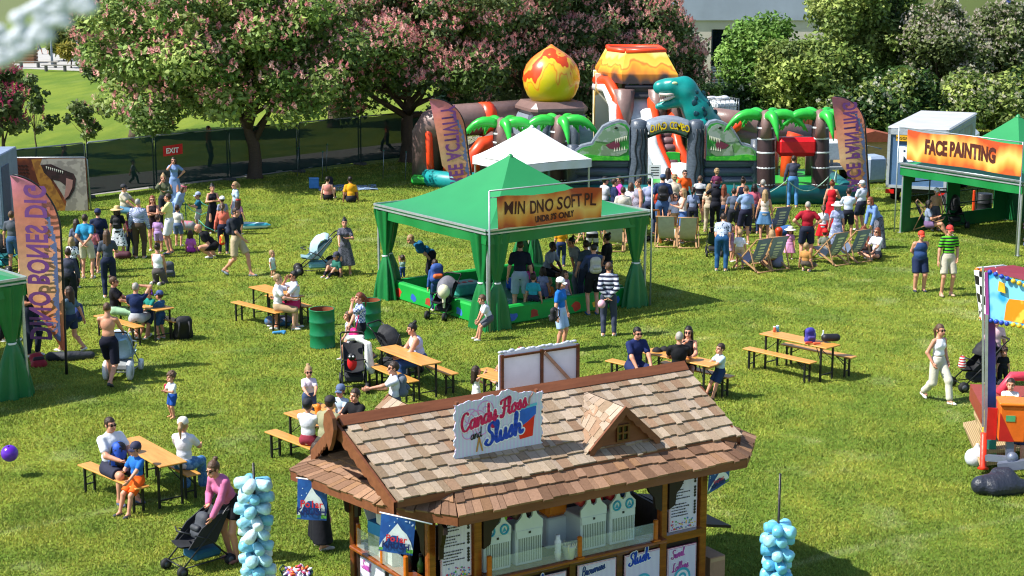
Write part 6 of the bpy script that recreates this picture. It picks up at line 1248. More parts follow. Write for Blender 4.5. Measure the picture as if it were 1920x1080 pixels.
# hanging pennants
def pennant(lb, P0, P1, h, sk, arm):
    o = thing('hanging_pennant', lb, 'pennant', P0, 0, 'blue pennants hung from the kiosk eaves'); d = P1 - P0; w_ = Vector((d.x, d.y, 0)).length; o.rotation_euler = (0, 0, math.atan2(d.y, d.x)); dz = d.z
    sh = lambda u, v: Vector((u * w_ + sk * (1 - v), -.015 * math.sin(u * 4), dz * u - h * (1 - v) + .03 * u * (1 - v)))
    b = MB(); b.grid(sh, 8, 8); b.grid(lambda u, v: sh(1 - u, v) + Vector((0, .006, 0)), 8, 8); c = b.build('cloth', mat('#17458c', .5, 'camo', '#1c5098', 6., bump=.05), o)
    def dec(nm, pts_, m_, y): b = MB(); b.add([sh(*q) + Vector((0, y, 0)) for q in pts_], [tuple(range(len(pts_)))]); b.build(nm, m_, c)
    dec('printed_mountain', [(.0, .1), (1., .14), (.92, .36), (.78, .58), (.64, .68), (.5, .84), (.34, .62), (.1, .3)], mat('#dfe6ee', .5, bump=0), -.006); dec('printed_green', [(0, .0), (1, .0), (1, .16), (0, .1)], mat('#5c9c44', .5, bump=0), -.008); dec('printed_base', [(0, .0), (1, .0), (1, .05), (0, .03)], mat('#17458c', .5, bump=0), -.0095)
    b = MB(); g = random.Random(int(w_ * 1000))
    for i in range(9): u, v = g.uniform(.05, .95), g.uniform(.6, .97); b.add([sh(u, v) + Vector((.008 * math.cos(k * 1.05), -.005, .008 * math.sin(k * 1.05))) for k in range(6)], [tuple(range(6))])
    b.build('printed_snow', mat('#b8cce4', .5, bump=0), c)
    sl_ = math.atan2(dz, w_)
    for s, v, m_, bo in (('Po1ar', .33, mat('#c8202c', .5, bump=0), .02), ('KRUSH', .14, mat('#131c58', .5, bump=0), .03)): text(c, s, Matrix.Translation(sh(.5, v) + Vector((0, -.012, 0))) @ Matrix.Rotation(-sl_ - R(5), 4, 'Y'), h * .17, m_, bold=bo, sx=.95)
    b = MB(); b.tube([(-.02, 0, .01), (w_ + arm, 0, dz * (w_ + arm) / w_ + .01)], .008, 0, 6); b.build('arm', WHT, o)
def kpx(px, py, u=None, v=None):
    r = ray(px, py); n_ = KV if v is not None else KU; k = (v if v is not None else u) + (KV if v is not None else KU).dot(Vector((KA.x, KA.y, 0))); t = k / r.dot(n_); return Vector((r.x * t, r.y * t, CAMH + r.z * t))
p = kpx(715, 962, v=.25); pennant('blue pennant hanging at the front left corner of the kiosk', p, p + Vector((.40, -.05, -.08)), .46, -.04, .2)
p = kpx(558, 897, v=2.3); pennant('blue pennant hanging at the far left corner of the kiosk', p, p + Vector((.38, -.05, -.04)), .54, -.02, .1)
p = kpx(1330, 886, v=.45); pennant('blue pennant hanging at the right end of the kiosk', p, p + Vector((.30, .1, .12)), .30, -.02, .05)
# candyfloss bags on poles, tub of sweets
def bagpole(lb, P0, ztop, zb, rad, n, cols, seed):
    o = thing('candyfloss_stand', lb, 'candyfloss stand', P0); b = MB(); b.tube([(0, 0, 0), (0, 0, ztop)], .016, 0, 8); b.lathe([(.2, 0), (.2, .03), (.03, .05)], 0, 16); b.build('pole', mat('#141416', .4), o); g = random.Random(seed)
    for i in range(n):
        z = .25 + (zb - .25) * (i // 5) / ((n - 1) // 5); a = i * 1.2566 + (i // 5) * .63 + g.uniform(-.15, .15); r = rad * g.uniform(.8, 1.1); c = Vector((r * math.cos(a), r * math.sin(a), z + g.uniform(-.02, .02))); b = MB(); s_ = g.uniform(.85, 1.1); X = Vector((math.cos(a), math.sin(a), g.uniform(-.2, .15))).normalized()
        Xt = Vector((X.x, X.y, g.uniform(-.35, .35))).normalized(); b.tube([c - Xt * .12 * s_, c - Xt * .10 * s_, c + Xt * .07 * s_, c + Xt * .10 * s_, c + Xt * .105 * s_], [.03, .075 * s_, .078 * s_, .06 * s_, .02], 0, 10, smooth=True); b.build('candyfloss_bag', mat(g.choice(cols), .25, 'plain', '#ffffff', 12., bump=.35, var=.15, spec=.6), o)
q = at(475, 868, 2.35); bagpole('pole covered in pale blue and white candyfloss bags left of the kiosk', Vector((q.x, q.y, 0)), 2.35, 2.08, .15, 60, ['#a9d4e4', '#8cc6de', '#cfe6ee', '#6fb6d4'], 1)
q = at(1463, 888, 2.35); bagpole('pole with deep sky blue candyfloss bags at the bottom right of the kiosk', Vector((q.x, q.y, 0)), 2.35, 1.62, .11, 50, ['#62b4da', '#78c2e2', '#56a8d2', '#94d0ea'], 2)
q = at(557, 1072, .38); o = thing('sweets_tub', 'dark green tub of wrapped sweets on the grass left of the kiosk', 'tub', Vector((q.x, q.y, 0))); b = MB(); b.lathe([(.17, 0), (.215, .36), (.225, .37), (.2, .35)], 0, 20, cap=False); b.lathe([(.17, .0), (.17, .01)], 0, 20); b.build('bucket', mat('#173c2c', .5), o); b = MB(); g = random.Random(6)
for i in range(60): a = g.uniform(0, 6.28); r = .18 * g.random() ** .5; b.ball((r * math.cos(a), r * math.sin(a), .33 + g.uniform(0, .09)), (.05, .022, .02), i % 5, 6, 4, rot=Matrix.Rotation(g.uniform(0, 3), 3, 'Z') @ Matrix.Rotation(g.uniform(-1, 1), 3, 'Y'))
b.build('sweets', [mat(c, .35, bump=0) for c in ('#c4c8d8', '#d0507c', '#e06a34', '#8a78c0', '#d8d8e4')], o); b = MB(); b.tube([(-.21, 0, .36), (-.24, 0, .42), (-.2, .04, .46), (-.15, .08, .4)], .014, 0, 6); b.build('handle', mat('#173c2c', .5), o)
q = kw(4.5, .95); o = thing('cardboard_carton', 'brown cardboard carton standing at the right end of the kiosk', 'box', q, KY); b = MB(); b.box((0, 0, .28), (.26, .4, .56)); b.build('carton', mat('#a88468', .8), o); b = MB(); b.box((0, -.202, .52), (.25, .004, .05)); b.build('tape', mat('#b89a78', .4), o)
# ---------------------------------------------------------------- folding beer tables and benches
PINE = mat('#d19a4e', .38, 'wood', '#b87c34', 4., bump=.08, spec=.5); BLK = mat('#14161a', .45, bump=0)
def trestle(name, label, cat, w_, hgt, leg_in, group):
    o = thing(name, label, cat, (0, 0, 0), 0, group); b = MB(); b.box((0, 0, hgt - .014), (1.78, w_, .028), bev=.008); b.build('top' if cat == 'table' else 'seat', PINE, o)
    for sx in (-1, 1):
        for sy in (-1, 1): b = MB(); b.box((sx * (.89 - leg_in), sy * (w_ / 2 - .04), (hgt - .03) / 2), (.035, .035, hgt - .03)); b.build('leg', BLK, o)
        b = MB(); x = sx * (.89 - leg_in); b.bar((x, -w_ / 2 + .05, hgt - .06), (x, w_ / 2 - .05, hgt - .06), .025); b.bar((x, -w_ / 2 + .05, .14), (x, w_ / 2 - .05, .14), .02); b.bar((x, -w_ / 2 + .05, hgt * .55), (x - sx * .3, 0, hgt - .04), .014); b.bar((x, w_ / 2 - .05, hgt * .55), (x - sx * .3, 0, hgt - .04), .014); b.build('folding_brace', BLK, o)
    return o
_tr = {}
def place_trestle(kind, pa, pb, label):
    h = .76 if kind == 'beer_table' else .46; a, e = at(*pa, h), at(*pb, h); c = (a + e) / 2; d = e - a; rz = math.atan2(d.y, d.x); grp = 'folding beer tables on the grass' if kind == 'beer_table' else 'folding benches beside the beer tables'
    if kind not in _tr: o = _tr[kind] = trestle(kind, label, 'table' if kind == 'beer_table' else 'bench', .48 if kind == 'beer_table' else .25, h, .16, grp)
    else: o = copy_tree(_tr[kind])
    o.location = (c.x, c.y, 0); o.rotation_euler = (0, 0, rz); o['label'] = label; return c, rz
def set_of(name, A, B, b1, b2):
    c, rz = place_trestle('beer_table', A, B, name[0])
    for b_, lb in ((b1, name[1]), (b2, name[2])):
        if b_ is None: continue
        if not isinstance(b_[1], (int, float)): place_trestle('folding_bench', *b_, lb)
        else:              # one seen end, laid parallel to its table
            e = at(*b_[0], .46); d = Vector((math.cos(rz), math.sin(rz), 0)) * b_[1] * .89; q = e - d; o = copy_tree(_tr['folding_bench']); o.location = (q.x, q.y, 0); o.rotation_euler = (0, 0, rz); o['label'] = lb
set_of(('empty pine beer table carrying a purple rucksack', 'empty bench in front of the beer table with the purple rucksack', 'empty bench behind the beer table with the purple rucksack'), (1447, 624), (1552, 647), ((1408, 653), (1516, 677)), ((1479, 645), (1590, 667)))
set_of(('pine beer table with the white polo shirt man at its left', 'bench under the white polo shirt man and the boy in orange shorts', 'bench under the woman with the white cap'), (240, 823), (322, 868), ((163, 870), (262, 911)), ((364, 890), 1))
set_of(('pine beer table where the woman in the lilac vest leans', 'bench beside the pushchair with the red toy', 'bench under the woman in the lilac vest'), (725, 649), (808, 681), ((696, 682), (772, 713)), ((851, 701), 1))
set_of(('pine beer table of the two people in white left of the green drum', 'bench under the blond woman in white at the upper left table', 'bench under the dark haired man in white'), (488, 537), (549, 555), ((450, 567), (514, 583)), ((578, 574), 1))
set_of(('pine beer table of the man in navy with his arm raised', 'bench under the man in navy with his arm raised', 'bench beside the black hiking rucksack'), (240, 560), (302, 577), ((262, 613), 1), ((334, 602), 1))
set_of(('pine beer table with black caps lying on it', 'bench under the man in black with his back turned', 'bench under the small boy in pale blue'), (1222, 657), (1334, 681), ((1268, 702), 1), ((1372, 706), 1))
set_of(('pine beer table of the family behind the left end of the kiosk roof', 'bench sticking out left of the kiosk roof', 'bench behind the family at the left end of the kiosk'), (560, 772), (650, 808), ((522, 812), (600, 842)), ((690, 795), 1))
set_of(('beer table half hidden behind the kiosk sign', 'bench hidden in front of the table behind the kiosk sign', 'bench of the girl in the white dress'), (925, 703), (1020, 728), None, ((905, 690), -1))
def drum(p, lb):
    o = thing('oil_drum_bin', lb, 'bin', p, 0, 'green oil drum bins'); b = MB(); pr = [(.285, 0), (.295, .01), (.285, .03), (.285, .28), (.298, .30), (.285, .32), (.285, .58), (.298, .6), (.285, .62), (.285, .86), (.297, .875), (.29, .885), (.27, .88)]; b.lathe(pr, 0, 28, cap=False); b.lathe([(.275, .02), (.275, .88)], 1, 28, cap=False); b.build('barrel', [mat('#0d6e46', .4, scale=5., bump=.1), mat('#8a4a2c', .8, scale=6., bump=.2)], o); b = MB(); b.lathe([(.27, .3), (.1, .36), (.01, .38)], 0, 16, cap=False); b.build('rubbish', mat('#5a3c2c', .9, bump=.4), o)
drum(at(605, 650), 'green oil drum bin standing in front of the woman with the pink bag'); drum(at(692, 632), 'green oil drum bin half hidden behind the woman with the pink bag')
q = at(1842, 413); o = thing('black_oil_drum', 'black ribbed drum seen through the face painting tent window', 'drum', q); b = MB(); b.lathe([(.285, 0), (.285, .28), (.3, .3), (.285, .32), (.285, .58), (.3, .6), (.285, .62), (.285, .88), (.27, .9)], 0, 24); b.build('barrel', mat('#202227', .4), o); b = MB(); b.box((-.33, 0, .5), (.05, .1, 1.0)); b.build('orange_post', ORG, o)
# ---------------------------------------------------------------- deckchairs
BEECH = mat('#b8926a', .5, 'wood', '#9a7450', 6., bump=.05)
def deckchair(p, face, lb, canvas='#5a6688', words_=True, lt='#dce0c4'):
    o = thing('deckchair', lb, 'deckchair', p, R(face), 'deckchairs on the grass'); w_ = .29
    for sx in (-1, 1):
        b = MB(); b.bar((sx * w_, -.52, .03), (sx * w_, .42, .95), .045, .03); b.build('back_rail', BEECH, o); b = MB(); b.bar((sx * (w_ - .04), .5, .03), (sx * (w_ - .04), -.46, .44), .045, .03); b.build('seat_rail', BEECH, o); b = MB(); b.bar((sx * (w_ + .03), .16, .72), (sx * (w_ + .03), .44, .06), .03, .025); b.build('prop', BEECH, o)
    b = MB()
    for y, z in ((.42, .95), (.5, .04), (-.46, .44), (-.5, .05)): b.tube([(-w_ - .02, y, z), (w_ + .02, y, z)], .018, 0, 8)
    b.build('cross_bar', BEECH, o)
    def cv(u, v): t = v; y = .42 + (-.46 - .42) * t; z = .95 + (.44 - .95) * t - .50 * math.sin(t * math.pi) ** 1.0 * (1 - .15 * t); return Vector(((u - .5) * .48, y + .02, z))
    b = MB(); b.grid(cv, 6, 18); b.grid(lambda u, v: cv(1 - u, v) + Vector((0, .012, -.008)), 6, 18); c = b.build('canvas', mat(canvas, .75, 'cloth', bump=.15), o)
    if words_:
        b = MB(); g = random.Random(int(p.x * 31))
        for i in range(8):
            v = .06 + i * .05; x0, x1 = -.13 + g.uniform(0, .05), .13 - g.uniform(0, .05)
            for off in (Vector((0, .022, -.014)), Vector((0, -.008, .006))):
                q = [cv(.5, v) + off, cv(.5, v + .028) + off]; b.add([q[0] + Vector((x0, 0, 0)), q[0] + Vector((x1, 0, 0)), q[1] + Vector((x1, 0, 0)), q[1] + Vector((x0, 0, 0))], [(0, 1, 2, 3)])
        b.build('printed_letters', mat(lt, .7, bump=0), c)
    return o
for px, py, f, lb, c_, wd in ((1250, 460, 170, 'pale deckchair seen from behind, left of the pair right of the marquee', '#a9aea4', False), (1288, 462, 178, 'pale deckchair seen from behind, right of the pair right of the marquee', '#b0ae98', False), (1152, 468, 175, 'pale deckchair behind the right hand side of the marquee', '#9aa4a0', False), (1078, 452, 150, 'pale deckchair half hidden behind the marquee centre', '#a8aca8', False),
    (1412, 507, 215, 'blue grey deckchair beside the toddler in white', '#76829e', True), (1445, 502, 205, 'blue grey deckchair with a pink bag under it', '#8794a4', True), (1455, 441, 200, 'blue grey deckchair in front of the red bucket', '#6c7896', True), (1418, 431, 190, 'blue grey deckchair behind the blonde girl in denim skirt', '#6c7488', True), (1556, 494, 215, 'grey deckchair right of the man in the red shirt', '#7c868c', True), (1598, 488, 212, 'blue deckchair left of the family sitting on the grass', '#76859c', True), (1741, 433, 70, 'navy deckchair in the shade of the face painting tent', '#2e2f6a', False)): deckchair(at(px, py), f, lb, c_, wd)
# ---------------------------------------------------------------- pushchairs
def wheel(b, c, r, w_=.035, ax=(1, 0, 0), m=0): c = Vector(c); a = Vector(ax); b.tube([c - a * w_, c + a * w_], r, m, 16); b.tube([c - a * (w_ + .004), c + a * (w_ + .004)], r * .55, 1, 12)
def pram(p, face, lb, fab, hood=None, frame='#1b1d20', s=1., wr=.11, big=False, tyre='#1a1b1d', rim='#50545a', basket=True, seat2=None, hup=1.):
    o = thing('pushchair', lb, 'pushchair', p, R(face), 'pushchairs'); o.scale = (s, s, s); F = mat(frame, .35, metal=.3, bump=0); b = MB()
    for sx in (-1, 1):
        x = sx * .24; b.tube([(x, -.42, .13), (x, .02, .52), (x, .40, .92), (x, .52, 1.02)], .014, 0, 7); b.tube([(x, .42, .13), (x, .08, .5), (x, -.18, .62)], .014, 0, 7); b.tube([(x, -.42, .13), (x, .42, .14)], .01, 0, 6)
    b.tube([(-.24, -.42, .16), (.24, -.42, .16)], .011, 0, 6); b.tube([(-.24, .42, .16), (.24, .42, .16)], .011, 0, 6); b.tube([(-.23, -.25, .66), (0, -.36, .68), (.23, -.25, .66)], .014, 0, 6); b.build('frame', F, o)
    b = MB(); b.tube([(-.25, .52, 1.02), (-.2, .57, 1.05), (.2, .57, 1.05), (.25, .52, 1.02)], .018, 0, 8); b.build('handle', mat('#18181a', .6), o)
    for sx in (-1, 1):
        for y, r in ((-.43, wr), (.43, wr * (1.7 if big else 1.05))): b = MB(); wheel(b, (sx * .25, y, r), r); b.build('wheel', [mat(tyre, .7, bump=0), mat(rim, .4, bump=0)], o)
    b = MB(); M = lambda u, v: Vector(((u - .5) * .40, -.22 + .62 * v if v > .4 else -.36 + .85 * v * 1.0, .42 + (.0 if v < .4 else (v - .4) * .80) - .05 * math.sin(u * 3.14) + (.05 * (1 - v / .4) if v < .4 else 0)))
    b.grid(M, 6, 12); b.grid(lambda u, v: M(1 - u, v) + Vector((0, .03, -.03)), 6, 12)
    for sx in (-1, 1): b.prism([(-.25, .42), (.1, .42), (.40, .86), (.22, .80), (-.05, .58)], .012, 0, Matrix.Translation((sx * .2, 0, 0)) @ Matrix.Rotation(R(90), 4, 'Z') @ Matrix.Scale(1, 4))
    b.build('seat', mat(fab, .75, 'cloth', bump=.2), o)
    if hood:
        b = MB()
        def hd(u, v): a = R(-12 + 120 * v * hup); rr = .40; return Vector(((u - .5) * .44 * (1 - .10 * (2 * u - 1) ** 2 * 0), .26 - math.sin(a) * rr * (.55 + .45 * math.sin(u * math.pi)), .62 + math.cos(a) * rr * (.70 + .30 * math.sin(u * math.pi)) + .02 * abs(math.sin(v * 12))))
        b.grid(hd, 12, 16); b.grid(lambda u, v: hd(1 - u, v) + Vector((0, .006, -.012)), 12, 16); b.build('hood', mat(hood, .7, 'cloth', bump=.25), o)
    if basket: b = MB(); b.box((0, .08, .24), (.38, .5, .16), bev=.04); b.build('basket', mat(seat2 or '#232529', .8, 'cloth'), o)
    return o
P1 = pram(at(592, 513), -80, 'pale blue hooded pushchair held by the woman in the dark dress', '#7fa0a8', '#a6c4d2', '#33363a', 1.1, .12, True, seat2='#6fa8b0')
P2 = pram(at(233, 702), 178, 'pale blue and white pushchair with white wheels pushed by the shirtless man', '#8fb0cc', '#b8cfe4', '#8a9296', 1.0, .12, True, '#e0e2e4', '#b0b6ba', seat2='#8f9498')
P3 = pram(at(372, 1062), -48, 'black buggy carrying a grey rucksack held by the woman in pink', '#26282d', None, '#2c2e33', .92, .085, seat2='#1f5a78')
b = MB(); b.prism([(-.3, .42), (.2, .42), (.46, .9), (.25, .86), (-.05, .7)], .02, 0, Matrix.Translation((.23, 0, 0)) @ Matrix.Rotation(R(90), 4, 'Z')); b.prism([(-.3, .42), (.2, .42), (.46, .9), (.25, .86), (-.05, .7)], .02, 0, Matrix.Translation((-.23, 0, 0)) @ Matrix.Rotation(R(90), 4, 'Z')); sp = b.build('side_panel', mat('#26282d', .8, 'cloth'), P3); text(sp, 'Joie', Matrix.Translation((-.245, .16, .5)) @ Matrix.Rotation(R(-90), 4, 'Z') @ Matrix.Rotation(R(-42), 4, 'Y'), .075, mat('#c4ccd0', .5, bump=0), bold=.01)
P4 = pram(at(664, 728), 8, 'black pushchair draped with a white blanket and a red ladybird toy', '#1d1f23', None, s=1.0, basket=True)
def blob(par, name, prims, m, h=.02, k=.02, clip=None): V_, F_ = sdf_mesh(prims, h, clip, k); return link(name, mesh_np(name, V_, F_, [m], None, True), par)
WCL = mat('#dfe2dc', .8, 'cloth', bump=.4)
def lth(name, label, cat, p, prims, m, h=.02, rz=0, k=.02, group=None): o = thing(name, label, cat, p, rz, group); blob(o, 'body', prims, m, h, k); return o
lth('white_blanket', 'white blanket hanging over the black pushchair with the red toy', 'blanket', P4.location.copy() + Vector((.06, .1, 0)), [((.02, .1, .98), (.24, .05, .9), .05, .05), ((-.16, .12, 1.0), (.1, .14, 1.02), .06, .05), ((.25, .03, .9), (.3, -.05, .35), .05, .07), ((.2, 0, .9), (.22, -.1, .42), .04, .06)], WCL)
o = thing('toy_ladybird', 'red ladybird toy with a black face hanging on the pushchair', 'toy', P4.location + Vector((.0, -.32, .62))); b = MB(); b.ball((0, 0, 0), (.1, .06, .16)); b.build('body', mat('#c4141c', .6), o); b = MB(); b.ball((0, -.03, .13), (.085, .06, .08)); b.build('face', mat('#15161a', .6), o); b = MB()
for sx in (-1, 1): b.ball((sx * .035, -.085, .15), .02)
b.build('eyes', WHT, o)
P5 = pram(at(742, 700), 60, 'black pushchair with a raised fan shaped hood behind the pine table', '#202226', '#26272b', s=1.0)
P6 = pram(at(832, 594), -25, 'black buggy with a grey hood beside the soft play pen', '#222428', '#6a6a74', s=.95)
o = lth('white_balloon', 'pale cream teddy shaped balloon tied to the buggy by the play pen', 'balloon', P6.location + Vector((.02, -.3, 0)), [((0, 0, .70), (.15, .13, .17), None), ((0, 0, .52), (0, 0, .3), .05, .03)], mat('#d8d6b4', .4), .025)
P7 = pram(at(1830, 728), -75, 'black pushchair with a low folded hood near the right hand ride', '#17181c', '#1c1d21', s=1.0, hup=.7)
P8 = pram(at(1786, 425), 10, 'bulky black pushchair in the shade of the face painting tent', '#1a1b1f', '#202126', s=1.1)
P9 = pram(at(8, 508), 60, 'teal and black pushchair at the left edge by the container', '#1a6a72', '#25282c', s=1.05, seat2='#1a7a82')
P10 = pram(at(1338, 478), 175, 'dark green buggy in front of the person bending in blue jeans', '#1f3a3a', None, s=.85); P11 = pram(at(1192, 452), -60, 'small grey buggy behind the right corner of the marquee', '#8a98a0', None, s=.75)
# ---------------------------------------------------------------- bags and small things on the grass
def backpack(p, face, lb, c_, s=1., tilt=0., c2=None, parent=None):
    o = thing('rucksack', lb, 'rucksack', p, R(face)); o.rotation_euler = (tilt, 0, R(face)); o.scale = (s, s, s); m_ = mat(c_, .7, 'cloth', scale=9., bump=.3); blob(o, 'pack', [((0, 0, .18), (.14, .085, .2), None), ((-.06, -.01, .06), (.06, -.01, .06), .1, .1), ((-.05, 0, .3), (.05, 0, .3), .085, .085)], m_, .02, .04)
    blob(o, 'front_pocket', [((-.06, -.09, .13), (.06, -.09, .13), .055, .055)], mat(c2 or c_, .6, 'cloth', bump=.3), .016); b = MB()
    for sx in (-1, 1): b.tube([(sx * .07, .07, .34), (sx * .08, .14, .3), (sx * .09, .14, .15), (sx * .08, .06, .05)], .016, 0, 6)
    b.build('strap', mat('#1c1d22', .7, bump=0), o); return o
backpack(at(317, 519), 20, 'grey rucksack standing beside the kneeling woman in white', '#4a5058', 1.1); backpack(at(343, 634), 200, 'large black hiking rucksack on the grass by the bench end', '#1b1c20', 1.5, -.35, '#3a3c42'); backpack(at(75, 688), 30, 'red and black bag under the dino bones flag', '#8c1626', 1.1, -1.1, '#20141a')
lth('dark_tarpaulin', 'dark grey coat heaped on the grass at the foot of the near flag', 'tarpaulin', at(128, 676), [((-.4, .05, .07), (0, 0, .09), .11, .1), ((0, 0, .08), (.45, .2, .07), .1, .09), ((-.2, .1, .1), (.2, .1, .12), .07, .06)], mat('#2c3038', .7, 'cloth', bump=.5), .03, 0, .06)
lth('duffel_bag', 'grey and blue holdall under the bench of the blond woman', 'bag', at(522, 612), [((-.2, 0, .13), (.2, .05, .13), .13, .13)], mat('#6a6878', .7, 'camo', '#3a6a98', 6.), .025); lth('toy_gun', 'small blue water pistol lying on the grass', 'toy', at(525, 627), [((-.15, 0, .04), (.1, .05, .05), .035, .04), ((.05, .05, .05), (.09, 0, .02), .03, .025)], mat('#3f8cc0', .4), .015)
bq = at(1518, 641, .77); backpack(bq, 20, 'purple and blue rucksack standing on the empty table', '#3a3590', .78, 0, '#4c3c80'); lth('black_bag', 'black wash bag at the end of the empty table', 'bag', at(1558, 641, .77), [((-.12, 0, .09), (.12, .02, .09), .085, .08)], mat('#1d1c22', .5, 'cloth'), .02)
for px, py, c_, lb, hh in ((1543, 640, '#c8d4dc', 'clear water bottle on the empty table beside the black bag', .22), (1452, 622, '#d46a50', 'red and white paper cup on the far end of the empty table', .1), (1458, 621, '#5aa0c8', 'pale blue cup on the far end of the empty table', .11), (1527, 637, '#5060b0', 'blue drinks bottle beside the purple rucksack', .2)):
    o = thing('drinks_bottle' if hh > .15 else 'paper_cup', lb, 'bottle' if hh > .15 else 'cup', at(px, py, .77)); b = MB(); b.lathe([(.028, 0), (.034, hh * .6), (.03 if hh < .15 else .014, hh * .85), (.03 if hh < .15 else .014, hh)], 0, 12); b.build('body', mat(c_, .25, bump=0), o); b = MB(); b.lathe([(.031 if hh < .15 else .016, hh), (.031 if hh < .15 else .016, hh + .018)], 0, 12); b.build('lid', WHT, o)
for k, (px, py, c_) in enumerate(((1517, 645, '#b8402c'), (1532, 646, '#d8603c'))): lth('crisp_packet', ('crumpled red snack packet lying in front of the purple rucksack', 'orange snack packet lying right of the purple rucksack')[k], 'packet', at(px, py, .77), [((-.06, 0, .025), (.06, .01, .03), .03, .022)], mat(c_, .35), .014)
for px, py, lb in ((1233, 661, 'black cap lying flat on the table by the man in navy'), (1247, 659, 'black cap propped upright on the table by the man in black')):
    o = thing('baseball_hat', lb, 'cap', at(px, py, .74) - Vector((0, 0, .04)), 1.); hb = hat_mesh('cap'); o2 = link('crown', mesh_np('crown', hb.V, hb.F, [mat('#17161a', .8, 'cloth')], None, hb.sm), o); b = MB(); b.ball((0, .014, .152), .012); b.build('button', BLK, o)
o = thing('purple_ball', 'shiny purple inflatable ball hovering above the grass at the left edge', 'ball', at(18, 850, .42)); b = MB(); b.ball((0, 0, 0), .145, 0, 28, 18); b.build('ball', mat('#5a1eb0', .22, bump=0, spec=.6), o); b = MB(); b.lathe([(.012, 0), (.012, .012)], 0, 8, (0, -.05, .137)); b.build('valve', mat('#4a1890', .3), o)
o = thing('cool_box', 'blue cool bag on the shaded grass near the fence', 'cool box', at(589, 354), .2); b = MB(); b.box((0, 0, .2), (.36, .28, .38), bev=.04); b.build('box', mat('#3f7fc0', .6), o); b = MB(); b.box((0, 0, .4), (.37, .29, .04), bev=.015); b.build('lid', mat('#5a94cc', .6), o)
b = MB(); b.grid(lambda u, v: ((u - .5) * 2.2, (v - .5) * 1.4, .03 + .02 * math.sin(u * 9 + v * 4)), 20, 12); o = thing('picnic_blanket', 'blue checked picnic blanket under the person in yellow', 'blanket', at(652, 353), .15); b.build('cloth', mat('#8fa4bc', .9, 'check', '#3c5a80', 5.), o)
backpack(at(618, 350), 20, 'dark bag on the picnic blanket beside the pink top', '#22202a', 1.)
o = lth('inflatable_float', 'teal inflatable float lying on the grass behind the man walking', 'float', at(480, 430), [((-.35, 0, .12), (.3, .1, .12), .13, .09), ((.3, .1, .12), (.45, .1, .13), .06, .03)], mat('#3aa0b4', .35, 'stripe', '#c8dce0', 2.), .03)
o = lth('pushbike_trailer', 'grey and pink folded trolley beside the woman bending down', 'trolley', at(347, 440), [((-.2, 0, .3), (.2, 0, .3), .16, .14), ((.1, 0, .25), (.45, .05, .22), .13, .1)], mat('#8c8c94', .7, 'camo', '#b86a7c', 5.), .03)
for k, (px, py) in enumerate(((350, 437), (372, 424), (375, 470))): o = thing('rope_stake', ('teal stake beside the trolley on the left lawn', 'teal stake behind the boy in the pale cap', 'teal stake before the boy in the pale cap')[k], 'stake', at(px, py), 0, 'teal rope stakes'); b = MB(); b.tube([(0, 0, 0), (0, 0, .95)], .018, 0, 6); b.build('rod', mat('#1c5a54', .5), o); b = MB(); b.tube([(0, 0, .93), (.2, -.1, .75), (.5, -.1, .6), (.75, 0, .7)], .012, 0, 5); b.build('rope', mat('#4ab0a0', .6), o)
lth('red_bucket', 'red toy bucket hung under the back deckchair', 'bucket', at(1460, 448), [((0, 0, .1), (0, 0, .26), .09, .12)], mat('#c03a1c', .4), .02); lth('blue_bag', 'blue bag beside the red bucket at the deckchairs', 'bag', at(1472, 445), [((-.08, 0, .2), (.08, 0, .25), .16, .15)], mat('#2c5a94', .7, 'cloth'), .025); lth('pink_bag', 'pink bag under the deckchair beside the toddler', 'bag', at(1441, 499), [((-.1, 0, .13), (.1, 0, .16), .13, .12)], mat('#d0406c', .6, 'cloth'), .025); lth('grey_bag', 'lilac grey bag right of the pink bag under the deckchair', 'bag', at(1458, 501), [((0, 0, .16), (.02, 0, .3), .17, .12)], mat('#7a7c98', .7, 'cloth'), .025)
lth('maroon_bag', 'maroon bag on the grass behind the woman in the straw hat', 'bag', at(232, 486), [((-.12, 0, .12), (.12, 0, .13), .12, .11)], mat('#4c2030', .7, 'cloth'), .025); lth('teal_bag', 'teal carrier bag between the legs of the person in jeans', 'bag', at(1350, 473), [((0, 0, .15), (.02, 0, .28), .13, .1)], mat('#4c98b4', .6), .025)
o = thing('folding_sign_board', 'orange wooden A-board stand behind the corner of the marquee', 'sign board', at(1220, 455), .3); b = MB(); b.bar((-.25, -.2, 0), (-.25, 0, 1.), .05, .04); b.bar((.25, -.2, 0), (.25, 0, 1.), .05, .04); b.bar((-.25, 0, 1.), (.25, 0, 1.), .05, .05); b.build('frame', mat('#b8702c', .6, 'wood'), o); b = MB(); b.bar((-.25, .25, 0), (-.25, .02, 1.), .04); b.bar((.25, .25, 0), (.25, .02, 1.), .04); b.build('rear_leg', mat('#b8702c', .6, 'wood'), o)
o = thing('notice_board', 'white notice stuck to the left rock pillar', 'notice', W(1228, 322, YC - 1.0)); b = MB(); b.box((0, 0, 0), (.42, .02, .5)); b.build('board', WHT, o); b = MB()
for k in range(4): b.box((0, -.012, .15 - k * .09), (.28, .004, .03))
b.build('printed_lines', BLK, o)
